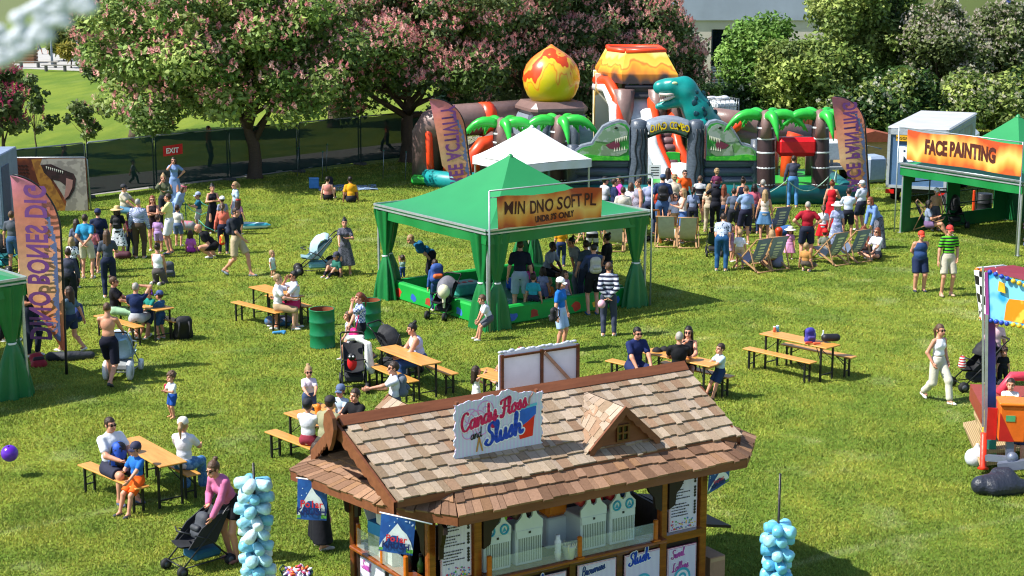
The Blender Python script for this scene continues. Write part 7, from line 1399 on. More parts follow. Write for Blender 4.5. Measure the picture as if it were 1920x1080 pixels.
# ---------------------------------------------------------------- children's ride at the right edge
RP = at(1842, 884); ri = thing('fairground_ride', "children's fairground ride with a striped post, sign boards and an orange control box", 'ride', RP, R(-8)); rs = lambda x, y, d=0.: W(x, y, RP.y + d) - RP
rsl = lambda x, y, d=0.: Matrix.Rotation(R(8), 3, 'Z') @ rs(x, y, d)
b = MB(); b.bar(rsl(1858, 858), rsl(1856, 588), .17, .13, bev=.02); pm_ = mat('#2a3aa0', .3, 'fade', None, 3., bump=0, vec=((0, '#3a9a5c'), (.22, '#2a7a9a'), (.5, '#2b4fb4'), (.8, '#5a2a94'), (1., '#7a1c60'))); b.build('column', pm_, ri); b = MB(); b.bar(rsl(1843, 800, -.1), rsl(1843, 500, -.1), .03, .03); b.bar(rsl(1848, 860, -.12), rsl(1850, 590, -.12), .05, .03); b.build('chrome_strip', mat('#b4b8c8', .25, metal=.6, bump=0), ri)
def panel(nm, q, m_, t=.03):
    q = [rsl(*v) for v in q]; b = MB(); n = (q[1] - q[0]).cross(q[3] - q[0]).normalized() * t; b.add(q + [v + n for v in q], [(0, 1, 2, 3), (7, 6, 5, 4), (0, 4, 5, 1), (1, 5, 6, 2), (2, 6, 7, 3), (3, 7, 4, 0)]); return b.build(nm, m_, ri)
panel('chequered_panel', [(1840, 600, .35), (1853, 600, 0), (1850, 510, 0), (1829, 506, .35)], mat('#e8e8ea', .4, 'check', '#1a1a1e', 6.5, bump=0))
panel('picture_panel', [(1854, 600, -.05), (1990, 620, -.9), (1990, 545, -.9), (1851, 510, -.05)], mat('#2f98d8', .35, 'camo', '#7cc4e8', 1.8, bump=0)); panel('printed_sun', [(1872, 545, -.24), (1886, 550, -.34), (1884, 532, -.34), (1874, 527, -.24)], mat('#e8a828', .4, bump=0), .02); pp = panel('printed_savanna', [(1857, 596, -.09), (1990, 618, -.96), (1990, 572, -.96), (1856, 556, -.09)], mat('#d8861c', .4, 'camo', '#e8bc48', 3.5, bump=0), .004); panel('pink_border', [(1849, 601, -.08), (1854, 601, -.08), (1851, 510, -.08), (1846, 510, -.08)], mat('#c050a8', .4, bump=0))
b = MB()
for (x, y, d, m_) in [(1832, 506, .33, 0), (1842, 507, .18, 0), (1841, 596, .3, 0), (1850, 599, .1, 0)] + [(1856 + i * 11, 510 + i * 4.2, -.1 - i * .09, 1) for i in range(4)] + [(1858 + i * 10, 601 + i * 2., -.12 - i * .08, 1) for i in range(4)] + [(1900 + i * 11, 527 + i * 4, -.42 - i * .08, 2) for i in range(3)] + [(1900 + i * 11, 609 + i * 2, -.42 - i * .08, 2) for i in range(3)]: b.ball(rsl(x, y, d), .042, m_, 10, 7)
b.build('light_globes', [mat('#d8701c', .3, bump=0), mat('#2440a0', .3, bump=0), mat('#d8b02c', .3, bump=0)], ri)
b = MB(); b.add([rsl(1829, 504, .4), rsl(1850, 508, 0), rsl(2000, 545, -.9), rsl(2010, 520, 1.4), rsl(1900, 497, 1.2)], [(0, 1, 2, 3, 4), (4, 3, 2, 1, 0)]); b.build('canopy', mat('#8a1226', .5), ri); b = MB(); b.tube([rsl(1832, 503, .4), rsl(1880, 498, 1.1), rsl(1950, 515, 1.3)], .02, 0, 6)
for i in range(4): b.tube([rsl(1870 + i * 16, 514 + i * 4, -.1), rsl(1866 + i * 16, 499 + i * 3, .9)], .012, 0, 5)
b.build('canopy_rib', mat('#c4c4cc', .4), ri)
b = MB(); c0 = rsl(1890, 800, -.5); b.box(c0 + Vector((.04, 0, .10)), (.42, .40, .62), bev=.02); bx = b.build('control_box', mat('#d8641a', .4, bump=.03), ri); b = MB(); b.box(c0 + Vector((.05, 0, .44)), (.48, .46, .05), bev=.015); b.build('box_lid', mat('#e0731c', .4), bx); b = MB(); b.add([c0 + Vector((-.172, -.204, -.2)), c0 + Vector((.08, -.204, -.2)), c0 + Vector((-.172, -.204, .3))], [(0, 1, 2)]); b.box(c0 + Vector((-.265, .0, .04)), (.16, .03, .55)); b.build('red_panel', mat('#b01c1c', .4, bump=0), bx); b = MB(); b.box(c0 + Vector((.0, -.205, .2)), (.15, .01, .1)); b.box(c0 + Vector((.255, 0, .15)), (.01, .1, .14)); b.build('green_label', mat('#4a9a6a', .4, bump=0), bx)
b = MB(); b.tube([rsl(1843, 878, -.15), rsl(1843, 874, -.15), rsl(1845, 812, -.15)], [.1, .055, .055], 0, 12); b.build('orange_leg', mat('#d8341c', .4), ri); b = MB(); b.bar(rsl(1893, 860, -.6), rsl(1893, 825, -.6), .12, .12); b.bar(rsl(1872, 875, -.7) , rsl(1990, 862, -1.1), .16, .14); b.bar(rsl(1850, 858, -.3), rsl(1905, 862, -.7), .1, .1); b.ball(rsl(1898, 858, -.75), .1); b.build('steel_arm', mat('#70788a', .4, metal=.4), ri)
STP = mat('#b8a078', .7, 'stripe', '#8c7854', 9., bump=.1, vec='X')
for nm, z, q in (('lower_step', .2, ((1806, 792), (1838, 868), (1900, 862), (1870, 780))), ('upper_step', .42, ((1826, 770), (1850, 845), (1960, 835), (1930, 752)))):
    P_ = [Matrix.Rotation(R(8), 3, 'Z') @ (at(x, y, z) - RP) for x, y in q]; P_ = [Vector((p_.x, p_.y, z)) for p_ in P_]; b = MB(); b.add(P_ + [p_ - Vector((0, 0, .06)) for p_ in P_], [(0, 1, 2, 3), (7, 6, 5, 4), (0, 4, 5, 1), (1, 5, 6, 2), (2, 6, 7, 3), (3, 7, 4, 0)]); b.build(nm, STP, ri)
b = MB(); q0 = Matrix.Rotation(R(8), 3, 'Z') @ (at(1895, 815, .42) - RP)
b.box(q0 + Vector((.4, .9, .3)), (1.8, 1.6, .3)); b.build('platform', mat('#8a3a2c', .5), ri); b = MB(); b.box(q0 + Vector((-.45, -.3, .22)), (.12, .4, .5)); b.box(q0 + Vector((.2, -.45, .1)), (.4, .06, .25)); b.build('painted_skirt', mat('#d8c030', .4, 'camo', '#b03a6c', 4., bump=0), ri)
o = thing('ride_car', 'red and yellow ride seat carrying the boy behind the control box', 'ride car', at(1912, 800, .45)); b = MB(); b.tube([(-.45, 0, .35), (-.2, -.1, .3), (.3, -.1, .3), (.6, 0, .4)], [.15, .3, .3, .15], 0, 12, flat=.8); b.build('tub', mat('#a81c34', .35), o); b = MB(); b.tube([(-.35, .2, .55), (-.1, .3, .85), (.4, .3, .85)], .09, 0, 8); b.build('seat_back', mat('#c83c50', .4), o)
lth('white_sack', 'white bag of sand tied to the orange leg of the ride', 'bag', at(1828, 874), [((0, .05, .14), (.04, .05, .16), .17, .15), ((.04, .05, .28), (.04, .05, .38), .07, .03)], mat('#c8ccd4', .5, 'cloth', bump=.4), .025, 0, .05); lth('black_tarpaulin', 'dark grey plastic sheet bundled over the ride drawbar', 'tarpaulin', at(1872, 925), [((-.3, 0, .14), (.15, .05, .18), .16, .2), ((-.1, -.1, .12), (.4, 0, .12), .14, .12), ((.0, .15, .3), (.15, .1, .34), .1, .08)], mat('#2a2e3a', .35, 'cloth', scale=3., bump=.8), .03, 0, .08)
# ---------------------------------------------------------------- out of focus corner of the big wheel's gondola, close to the camera
cp = W(-10, -10, 2.3); o = thing('gondola_canopy', 'blurred white frayed edge of a green canopy close to the camera at upper left', 'canopy', cp); L_ = lambda x, y, Y=2.3: W(x, y, Y) - cp
b = MB(); q = [L_(-60, 92), L_(112, -20), L_(-20, -130, 2.6), L_(-160, -20, 2.6)]; b.add(q + [v + Vector((0, .02, .01)) for v in q], [(0, 1, 2, 3), (7, 6, 5, 4), (0, 4, 5, 1), (1, 5, 6, 2), (2, 6, 7, 3), (3, 7, 4, 0)]); b.build('panel', mat('#48541e', .6), o)
b = MB(); g = random.Random(12)
for i in range(60): t = i / 60; c = L_(-30 + 205 * t, 125 - 122 * t, 2.28).lerp(L_(-60 + 205 * t, 88 - 122 * t, 2.28), g.uniform(-.25, 1)); b.ball(c, (g.uniform(.008, .018), .006, g.uniform(.006, .012)), 0, 8, 5)
b.bar(L_(-40, 118, 2.29), L_(170, -8, 2.29), .022, .018); b.build('frayed_trim', mat('#c4cad4', .6), o)
# ---------------------------------------------------------------- the visitors
CK = ('check', '#ccd4e8', '#44568c', 36.); FLW = ('dots', '#d8dce4', '#23242c', 16.); NV = '#1c2540'; BK = '#15161b'; DN = '#3f5f8e'; WT = '#dfe1e6'; KH = '#b3a284'; GY = '#565c66'
Q = {}
gl_, gb_, gc_, gt_ = 'crowd on the left of the lawn', 'crowd waiting at the inflatables', 'people around the deckchairs', 'people at the soft play marquee'
# left crowd
person(28, 395, 512, 1.8, 175, ('tee', '#4c525c'), ('shorts', '#3c5a80'), ('short', 'lbrown'), 'man in a grey tee and denim shorts seen from behind beside the container', group=gl_)
Q['turq'] = person(165, 401, 522, 1.8, 178, ('tee', '#2f8cb8'), ('shorts', '#c4bca8'), ('short', 'brown'), 'man in a turquoise polo with hands clasped behind his back', arms='back', group=gl_)
person(148, 410, 512, 1.7, 200, ('tee', '#5c6078'), ('trousers', '#23242c'), ('long', 'brown'), 'woman in a grey violet top half hidden behind the turquoise polo man', group=gl_)
person(139, 444, 540, 1.4, 170, ('tee', FLW), ('trousers', BK), ('bob', 'blonde'), 'child with blond hair in a black and white patterned top beside the near flag', group=gl_)
person(189, 391, 508, 1.78, 190, ('tee', '#1a2440'), ('trousers', '#1a1d28'), ('short', 'brown'), 'man in navy wearing a navy cap, seen from behind', hat=('cap', '#1c2450'), group=gl_)
person(206, 430, 558, 1.7, 195, ('tee', '#474e5a'), ('trousers', '#1e2740'), ('long', 'lbrown'), 'woman with long brown hair in a grey tee and dark jeans seen from behind', arms=('down', 'hold'), group=gl_)
Q['straw'] = person(224, 386, 485, 1.68, 178, ('tee', BK), ('skirt', FLW, .5), ('bob', 'brown'), 'woman in a straw sun hat and dark patterned skirt with a small rucksack', hat=('sunhat', '#c4a878'), group=gl_)
person(263, 372, 484, 1.75, 178, ('shirt', CK), ('trousers', '#4c4034'), ('buzz', 'grey'), 'grey haired man in a blue checked shirt and brown trousers', fat=1.15, group=gl_)
person(290, 366, 470, 1.68, 10, ('tank', '#2c2428'), ('shorts', '#3a2a2c', .5), ('long', 'ginger'), 'woman with long ginger hair and sunglasses facing the camera', arms='fold', glasses=True, group=gl_)
person(298, 402, 472, 1.15, 170, ('tee', '#b08ac0'), ('shorts', '#a890c8'), ('short', 'brown'), 'child in a lilac top and shorts', group=gl_)
person(320, 362, 476, 1.78, -95, ('tee', '#d8d890'), ('shorts', WT), ('short', 'brown'), 'man in a pale yellow tee and white shorts with folded arms', arms='fold', group=gl_, shoe='#39435c')
person(232, 346, None, 1.75, 80, ('tee', '#cfc4ae'), ('trousers', '#4f7c98'), ('short', 'brown'), 'man in a cream tee and dark cap sitting beside the fence', pose='sit', arms='knee', hat=('cap', '#2a2c34'), fat=1.2, group=gl_)
person(310, 326, 425, 1.68, 8, ('shirt', '#5a6048'), ('trousers', '#262830'), ('bun', 'blonde'), 'woman in an olive jacket drinking beside the fence', arms=('hold', 'face'), glasses=True, group=gl_)
person(329, 294, 384, 1.7, 5, ('dress', '#7a94c4', 'sleeve', .85), None, ('long', 'brown'), 'woman in a long pale blue puff sleeved dress under the exit sign', arms=('hip', 'face'), glasses=True, group=gl_, shoe='#8a6a54')
person(346, 347, None, 1.66, 75, ('shirt', '#8ea4cc'), ('trousers', '#4a6890'), ('bob', 'lbrown'), 'woman in a light blue shirt with a pink hair band bending down', lean=35, arms='drop', hat=('band', '#d0607c'), group=gl_)
person(374, 360, 434, 1.25, -70, ('tee', '#1f5c74'), ('shorts', '#b8b4a8'), ('short', 'lbrown'), 'boy in a teal vest and a pale blue cap holding a rope', arms='hold', hat=('cap', '#98a4c4'), group=gl_)
person(401, 345, 437, 1.68, 20, ('dress', '#191a24', None, .8), None, ('bun', 'black'), 'woman in a sleeveless black dress with dark hair tied up', arms=('hold', 'hold'), group=gl_)
person(419, 368, 440, 1.25, -150, ('tee', '#8c90b0'), ('shorts', NV), ('short', 'brown'), 'child in a white cap beside the woman in black', hat=('cap', '#e4e6ea'), group=gl_)
Q['coral'] = person(420, 380, 476, 1.5, 185, ('shirt', '#d8705c'), ('trousers', '#20243a'), ('pony', 'lbrown'), 'girl in a coral jacket and dark trousers seen from behind', group=gl_)
person(444, 340, 430, 1.72, -60, ('tee', '#a8c0d0'), ('shorts', '#4a5468'), ('pony', 'blonde'), 'blond woman in a pale blue tee looking left', glasses=True, group=gl_)
person(449, 372, 440, 1.25, 150, ('tee', ('stripe', '#d06a7c', '#5a6890', 9.)), ('shorts', NV), ('long', 'brown'), 'girl with a red hair band and striped top', hat=('band', '#c8281e'), group=gl_)
Q['walk'] = person(446, 384, 517, 1.82, 65, ('tee', '#20242c'), ('shorts', KH), ('short', 'brown'), 'man in a dark tee and khaki shorts striding right with a navy rucksack', pose='walk', arms=('swingb', 'front'), group=gl_, shoe='#6a7680')
person(357, 432, None, 1.2, 165, ('tee', '#c064c0'), ('leggings', '#a83ca8'), ('bob', 'brown'), 'girl in magenta sitting on the grass seen from behind', pose='cross', group=gl_)
person(368, 421, None, 1.75, -80, ('tee', BK), ('shorts', BK), ('bald', 'bald'), 'bald man in black kneeling forward on the grass', pose='crouch', lean=45, arms='drop', fat=1.2, group=gl_)
Q['kneel'] = person(295, 456, None, 1.68, 170, ('tank', '#e4e6ec'), ('trousers', '#5a5454'), ('bun', 'brown'), 'woman in a white vest kneeling on the grass beside the grey rucksack', pose='kneel', arms='drop', group=gl_)
person(511, 469, 519, .9, 60, ('tee', WT), ('shorts', '#b8d4c8'), ('short', 'blonde'), 'toddler in white with pale green shorts standing alone')
person(648, 409, 516, 1.68, 5, ('dress', ('dots', '#5a5c68', '#22232c', 30.), 'sleeve', .62), None, ('bun', 'black'), 'woman in a dark short sleeved dress holding the pale blue pushchair', arms=('hold', 'push'), shoe='#c8a85c')
person(630, 473, None, 1.2, -40, ('tee', '#2c6a5c'), ('trousers', '#1e2028'), ('short', 'brown'), 'child in a dark cap and green tee sitting on the grass', pose='ground', hat=('cap', '#3a3c50'))
person(656, 331, None, 1.75, 195, ('tee', '#d89a1c'), ('trousers', '#23242c'), ('short', 'black'), 'person in a yellow tee sitting on the picnic blanket', pose='ground', skin=3, lean=15); person(614, 331, None, 1.6, 175, ('tank', '#c48078'), ('trousers', BK), ('short', 'black'), 'person in a pink top sitting in the shade by the fence', pose='ground', skin=2)
# left edge
person(44, 501, None, .95, 30, ('tee', WT), ('shorts', '#c8c8cc'), ('short', 'lbrown'), 'toddler in white sitting on the grass beside the left marquee', pose='ground')
person(61, 513, 668, 1.78, 60, ('tee', '#22252c'), ('trousers', '#1d2536'), ('short', 'brown'), 'man in a grey cap and dark clothes between the left marquee and the flag', arms='hold', hat=('cap', '#7c828e'), skin=1)
person(1, 535, 640, 1.7, 90, ('tee', '#20222a'), ('trousers', '#1a1c26'), ('short', 'black'), 'person in dark clothes cut off behind the left marquee curtain')
person(136, 532, 660, 1.66, -115, ('tee', '#51687c'), ('shorts', '#23304c', .6), ('long', 'brown'), 'woman walking behind the near flag with a blue bag', pose='walk', arms=('swingf', 'swingb'))
person(133, 465, 575, 1.7, 180, ('shirt', '#3a3e50'), ('trousers', '#1c2028'), ('short', 'brown'), 'person in dark clothes hidden behind the near flag')
# table with the navy man
person(213, 519, None, 1.68, 95, ('tee', '#1d1c22'), ('skirt', '#9cc4a0', .6), ('bun', 'lbrown'), 'woman in a black tee and pale green skirt sitting at the left table', pose='sit', arms='table', glasses=True)
person(254, 530, None, 1.8, 178, ('tee', '#1a2a54'), ('shorts', '#a8acb4'), ('buzz', 'grey'), 'man in a navy tee raising his left arm to shade his eyes', pose='sit', arms=('table', 'head'))
person(279, 541, None, 1.2, -30, ('tee', '#1f8074'), ('shorts', '#30405c'), ('short', 'ginger'), 'child in a green tee wearing purple ear defenders', pose='sit', arms='table', hat=('muffs', '#6a30a0'))
person(303, 545, 635, 1.1, -120, ('tee', '#2f5a80'), ('shorts', '#2c4a78'), ('short', 'brown'), 'boy in a blue cap and blue clothes standing at the table end', arms=('hold', 'hold'), hat=('cap', '#3a4c80'))
person(208, 561, 722, 1.8, 178, None, ('shorts', '#17192a', .95), ('buzz', 'lbrown'), 'shirtless man in dark shorts pushing a pale blue pushchair, seen from behind', pose='walk', arms=('push', 'push'), shoe='#2a2c34')
person(325, 697, 783, 1., -45, ('tee', WT), ('shorts', '#1f4c9c'), ('curly', 'lbrown'), 'curly haired toddler in a white tee and blue shorts holding a red cup', arms=('hold', 'hold'), shoe='#d89a6c')
# lower left table
person(206, 783, None, 1.82, 48, ('tee', '#dfe2e8'), ('shorts', '#2c2e40'), ('short', 'brown'), 'man in a white polo and sunglasses sitting at the lower left table', pose='sit', arms=('knee', 'table'), glasses=True, fat=1.15, shoe='#5a6480')
person(253, 830, None, 1.25, -35, ('tee', '#2368b8'), ('shorts', '#e0601c'), ('short', 'brown'), 'boy in a blue tee, orange shorts and a navy cap on the bench', pose='sit', arms=('knee', 'hold'), hat=('cap', '#2a2c48'), seat=.45, shoe='#3c4048')
person(343, 783, None, 1.68, 170, ('tee', '#d4d6e0'), ('skirt', ('camo', '#5a86b4', '#3c6a9c', 14.), .85), ('pony', 'blonde'), 'woman in a white cap and blue skirt sitting with her back turned', pose='sit', arms='table', hat=('cap', '#dcd8cc'))
Q['pink'] = person(396, 866, None, 1.7, -38, ('shirt', '#c06a94'), ('shorts', '#17181e', .55), ('bun', 'lbrown'), 'woman in a pink shirt leaning over the black buggy with the rucksack', lean=32, arms=((.06, -.5, .12), 'hold'), glasses=True, shoe='#8a5a4c')
# upper left table
person(521, 514, None, 1.68, 90, ('tee', '#e2e4e8'), ('skirt', '#a89070', .5), ('bun', 'blonde'), 'blond woman in white sitting at the upper left table', pose='sit', arms=((.1, -.4, .45), 'table'), skin=2); person(550, 508, None, 1.78, -75, ('tee', '#d8dce8'), ('shorts', '#c02c5c'), ('short', 'black'), 'dark bearded man in a white tee and pink shorts at the upper left table', pose='sit', arms=('table', 'face'), glasses=True, skin=1)
person(677, 543, 681, 1.68, -70, ('tee', ('check', '#d4dcec', '#48659c', 26.)), ('leggings', '#1c1e24'), ('pony', 'ginger'), 'woman in a blue checked shirt with a bright pink shoulder bag', pose='walk', arms=('face', 'front'), fat=1.1, shoe='#3a4654'); person(655, 580, 672, 1.15, -70, ('dress', ('stripe', '#d8dae2', '#3c4054', 12.), None, .42), None, ('long', 'lbrown'), 'girl in a striped dress walking beside the woman with the pink bag', pose='walk', arms=('swingf', 'swingb'))
person(771, 606, None, 1.7, -75, ('tank', '#c4c0e0'), ('trousers', '#2f4a80'), ('bun', 'black'), 'woman in a pale lilac vest looking at her phone at the table', pose='sit', arms='table', lean=15, fat=1.25)
Q['point'] = person(741, 677, 836, 1.8, -75, ('tee', '#d4d8e4'), ('shorts', '#4c5468'), ('short', 'brown'), 'man in a white tee with a dotted rucksack pointing down', arms=('point', 'hold'), glasses=True)
# family left of the kiosk roof
person(581, 686, 800, 1.68, 15, ('tee', '#d8ccd8'), ('trousers', '#3c4a6c'), ('bun', 'blonde'), 'blond woman in a pale tee and sunglasses standing at the family table', arms=('table', 'table'), glasses=True)
person(577, 748, None, 1.55, 160, ('tee', '#d4d6de'), ('shorts', '#8a3040'), ('short', 'black'), 'boy in a black cap and white tee with his back turned at the family table', pose='sit', arms='table', hat=('cap', '#1e2028')); person(620, 743, None, 1.8, 150, ('tee', '#8c8a6c'), ('shorts', '#3a3a34'), ('short', 'brown'), 'man in an olive tee and dark cap leaning over the family table', pose='sit', arms='table', lean=14, hat=('cap', '#2a2628'), fat=1.15)
person(638, 722, None, 1.2, -20, ('tee', '#a8bccc'), ('shorts', '#445'[:1] + '445566'), ('short', 'brown'), 'small boy in a grey blue cap at the family table', pose='sit', arms='table', hat=('cap', '#56688a'), seat=.62); person(665, 729, None, 1.6, -35, ('tee', '#14151a'), ('shorts', '#20222a'), ('short', 'brown'), 'boy in a black tee with a white print at the family table', pose='sit', arms='table')
person(893, 686, 762, 1.2, 110, ('dress', '#e4e4e0', None, .55), None, ('long', 'brown'), 'girl in a white dress raising her hands behind the kiosk sign', arms=('reach', (.1, -.35, .75))); person(937, 683, 762, 1.2, -100, ('tee', '#dcdfe6'), ('shorts', '#c4c6cc'), ('short', 'blonde'), 'child in white facing the girl in the white dress', arms=('hold', 'hold')); person(976, 650, None, 1.45, 175, ('tee', '#7c8490'), ('shorts', '#30343c'), ('short', 'ginger'), 'ginger haired person whose head shows above the kiosk back sign', pose='sit')
# table with black caps
person(1196, 614, None, 1.8, 25, ('tee', '#1e2a5a'), ('shorts', '#222c54'), ('short', 'black'), 'man in a navy tee and sunglasses sitting sideways at the table', pose='sit', arms=('knee', 'knee'), glasses=True, fat=1.1, lean=10); person(1274, 622, None, 1.78, 175, ('tee', '#15161b'), ('shorts', '#23252c'), ('buzz', 'grey'), 'grey haired man in a black tee with his back turned at the table', pose='sit', arms='table')
person(1291, 612, None, 1.66, -15, ('tank', '#1a1a20'), ('shorts', '#23252c', .5), ('long', 'black'), 'dark haired woman in a black vest resting her chin on her hand', pose='sit', arms=('table', (.06, -.22, .48)), glasses=True); person(1351, 644, None, 1.15, -65, ('tee', '#b4ccd8'), ('shorts', '#24385c'), ('short', 'brown'), 'small boy in a pale blue tee sitting at the table end', pose='sit', arms='table', shoe='#20222a', seat=.48)
# right side of the field
person(1755, 602, 752, 1.68, 28, ('crop', '#e8eaee'), ('flares', '#c8c4b4', 1.86), ('pony', 'lbrown'), 'woman in a white crop top and cream trousers walking across the field', pose='walk', arms=('pocket', 'pocket'), glasses=True, shoe='#e0dcd4')
person(1722, 433, 546, 1.62, 5, ('tank', '#26406c'), ('shorts', '#1d2a4a'), ('short', 'brown'), 'person in a navy vest and red cap standing with hands behind', arms='back', hat=('cap', '#d8442c'), fat=1.3, shoe='#2c3448'); person(1774, 422, 555, 1.76, 8, ('tee', ('stripe', '#5cbc28', '#20262a', 4.)), ('shorts', '#b8b0a0'), ('short', 'brown'), 'man in a bright green and black tee and a red and navy cap', arms=('pocket', 'down'), hat=('cap', '#c83a34'), shoe='#b09a84')
person(1743, 375, None, 1.66, 75, ('tee', '#7c88a0'), ('shorts', '#6a5478', .5), ('bob', 'black'), 'dark haired woman reclining in the navy deckchair with a baby', pose='lounge', arms=('hold', 'hold'), seat=.36); person(1752, 352, 432, 1.7, 10, ('tee', '#b08c74'), ('shorts', '#4a4c58'), ('short', 'lbrown'), 'man in a white cap seen through the tent window', hat=('cap', '#e4e4e4'))
person(1860, 590, 722, 1.75, 0, ('tee', '#d8b4bc'), ('shorts', '#c8a4b0'), ('short', 'brown'), 'person in pale pink standing behind the ride post'); person(1843, 632, 716, 1.1, 60, ('tee', '#a8d0b0'), ('trousers', '#c8c8c4'), ('short', 'lbrown'), 'child in a pale green top standing left of the ride post', arms='hold'); person(1878, 650, 725, 1.15, 0, ('tee', '#1c1d24'), ('trousers', '#1a1b22'), ('curly', 'brown'), 'curly haired boy in black behind the ride post')
person(1896, 710, None, 1.15, -15, ('tee', ('stripe', '#e4e2e4', '#d88a3c', 2.2)), ('shorts', '#3a4460'), ('short', 'brown'), 'boy in white and orange riding in the seat behind the orange box', pose='sit', arms='table', seat=.75); person(1918, 745, None, 1.2, -30, ('tank', '#8a3a58'), ('shorts', '#2c3458'), ('long', 'brown'), 'child cut off by the right edge on the ride', pose='sit', arms='table', seat=.7)
# marquee
person(766, 441, None, 1.8, -80, ('tee', '#17587e'), ('trousers', '#1e1c22'), ('buzz', 'blonde'), 'man in a teal tee bending over a toddler at the marquee', lean=58, arms='drop', group=gt_); person(755, 478, 521, .85, -160, ('tee', '#7c9a94'), ('trousers', '#24407c'), ('short', 'brown'), 'toddler in a patterned top held by the bending man', arms='up', group=gt_)
Q['sling'] = person(815, 486, 560, 1.3, 200, ('shirt', '#2c4f8c'), ('trousers', '#2a4470'), ('short', 'brown'), 'person in blue carrying an orange and blue bag inside the play pen', lean=12, group=gt_)
person(902, 553, None, 1.2, -80, ('tee', '#d8dce4'), ('shorts', '#55585f'), ('short', 'lbrown'), 'child in white sitting against the green play pen wall', pose='sit', seat=.42, lean=25, arms='knee', group=gt_)
person(975, 450, 597, 1.82, 178, ('tee', '#161c2e'), ('shorts', '#8fa0b4'), ('short', 'brown'), 'man in a navy tee and pale blue shorts with his back turned at the marquee', group=gt_, shoe='#303a54'); person(1000, 512, None, 1.25, 165, ('tee', '#2f9cae'), ('shorts', '#262c40'), ('short', 'brown'), 'boy in a turquoise tee sitting on the pen wall', pose='sit', seat=.46, group=gt_, shoe='#5cb0b8'); person(1018, 500, 578, 1.15, 150, ('tee', '#8c90b4'), ('shorts', '#6a6c90'), ('bob', 'brown'), 'child in lilac grey inside the play pen', group=gt_); person(995, 492, 560, 1.1, 170, ('tee', '#b04080'), ('shorts', '#444'+'a5a'), ('bob', 'brown'), 'girl in bright pink behind the boy in turquoise', group=gt_)
person(1038, 454, None, 1.78, 60, ('tee', '#8c92a0'), ('shorts', '#17181d'), ('short', 'black'), 'dark skinned man in a grey tee sitting on the far pen wall', pose='sit', arms=('knee', 'table'), lean=18, skin=4, group=gt_); person(1070, 446, None, 1.72, -55, ('tee', '#7c7e84'), ('trousers', '#6a6c72'), ('bun', 'black'), 'woman in grey leaning down inside the play pen', lean=28, arms='drop', skin=1, group=gt_)
Q['pack'] = person(1112, 456, 590, 1.78, -165, ('shirt', '#3a4668'), ('shorts', '#16171c'), ('buzz', 'black'), 'man in slate blue wearing a cream rucksack at the marquee', arms=('hold', 'reach'), group=gt_, shoe='#1f5a94'); person(1137, 437, 560, 1.72, -120, ('tee', '#15161c'), ('skirt', ('dots', '#4a4c58', '#17181d', 20.), .8), ('bun', 'black'), 'woman in black with a long dotted skirt at the right of the marquee', arms=('down', 'hold'), fat=1.15, group=gt_)
person(1140, 491, 630, 1.65, 175, ('shirt', ('stripe', '#c0c4d0', '#23263c', 3.2)), ('trousers', '#3a4054'), ('short', 'lbrown'), 'boy in a navy striped jumper with his back turned before the marquee', arms='back', group=gt_); person(1050, 520, 657, 1.66, 62, ('tee', '#1f6cc0'), ('shorts', '#a4bce0'), ('bob', 'brown'), 'woman in a blue tee and white cap with a black rucksack', hat=('cap', '#eceef0'), arms=('down', 'down'), group=gt_); Q['bluecap'] = None
person(1060, 507, None, 1.05, 40, ('tee', '#c48cac'), ('leggings', ('stripe', '#b8b0c4', '#4c6a94', 9.)), ('long', 'lbrown'), 'girl in pink and striped leggings sitting on the near pen wall', pose='sit', seat=.44, group=gt_); person(1052, 418, 500, 1.6, 175, ('tee', '#d8961c'), ('trousers', '#23345c'), ('short', 'brown'), 'person in a yellow tee standing behind the marquee', group=gt_); person(1110, 390, 492, 1.78, 178, ('tee', '#2a3448'), ('trousers', ('stripe', '#17181d', '#a8a8ac', 1.2)), ('short', 'brown'), 'person in dark tracksuit trousers behind the marquee roof', group=gt_)
# crowd at the inflatables
person(1133, 331, 440, 1.76, 120, ('tee', '#b4b6c0'), ('trousers', '#20243a'), ('short', 'black'), 'man in a pale grey tee and dark cap beside the marquee roof', hat=('cap', '#15161c'), arms='fold', group=gb_); person(1160, 329, 436, 1.66, -70, ('tee', '#c44ca8'), ('trousers', '#4a5474'), ('pony', 'brown'), 'woman in a magenta top looking left', group=gb_); person(1167, 350, 456, 1.75, 178, ('tee', '#c4beb0'), ('shorts', '#5a5c60'), ('short', 'brown'), 'man in a cream tee seen from behind over the marquee roof', fat=1.15, group=gb_); person(1196, 335, 450, 1.72, -75, ('dress', ('dots', '#8c8a9c', '#6a6878', 24.), None, .6), None, ('bun', 'lbrown'), 'woman in a grey patterned dress looking left', fat=1.2, group=gb_)
person(1217, 334, 440, 1.7, 170, ('tee', '#98a0c4'), ('trousers', '#3a4460'), ('short', 'black'), 'person in a lilac blue tee beside the woman in grey', group=gb_); Q['npack'] = person(1241, 326, 452, 1.8, 178, ('tee', '#24365c'), ('trousers', '#41608c'), ('short', 'brown'), 'man in a navy tee and cap wearing a black rucksack', hat=('cap', '#3a5070'), group=gb_); person(1251, 314, 420, 1.72, 165, ('tee', '#e0e2e8'), ('shorts', '#3c4250'), ('long', 'brown'), 'long haired person in white below the red slide rail', group=gb_); person(1263, 327, 425, 1.66, 170, ('tee', '#c8b8a4'), ('shorts', '#5c6478'), ('curly', 'blonde'), 'curly blond woman behind the man with the rucksack', group=gb_)
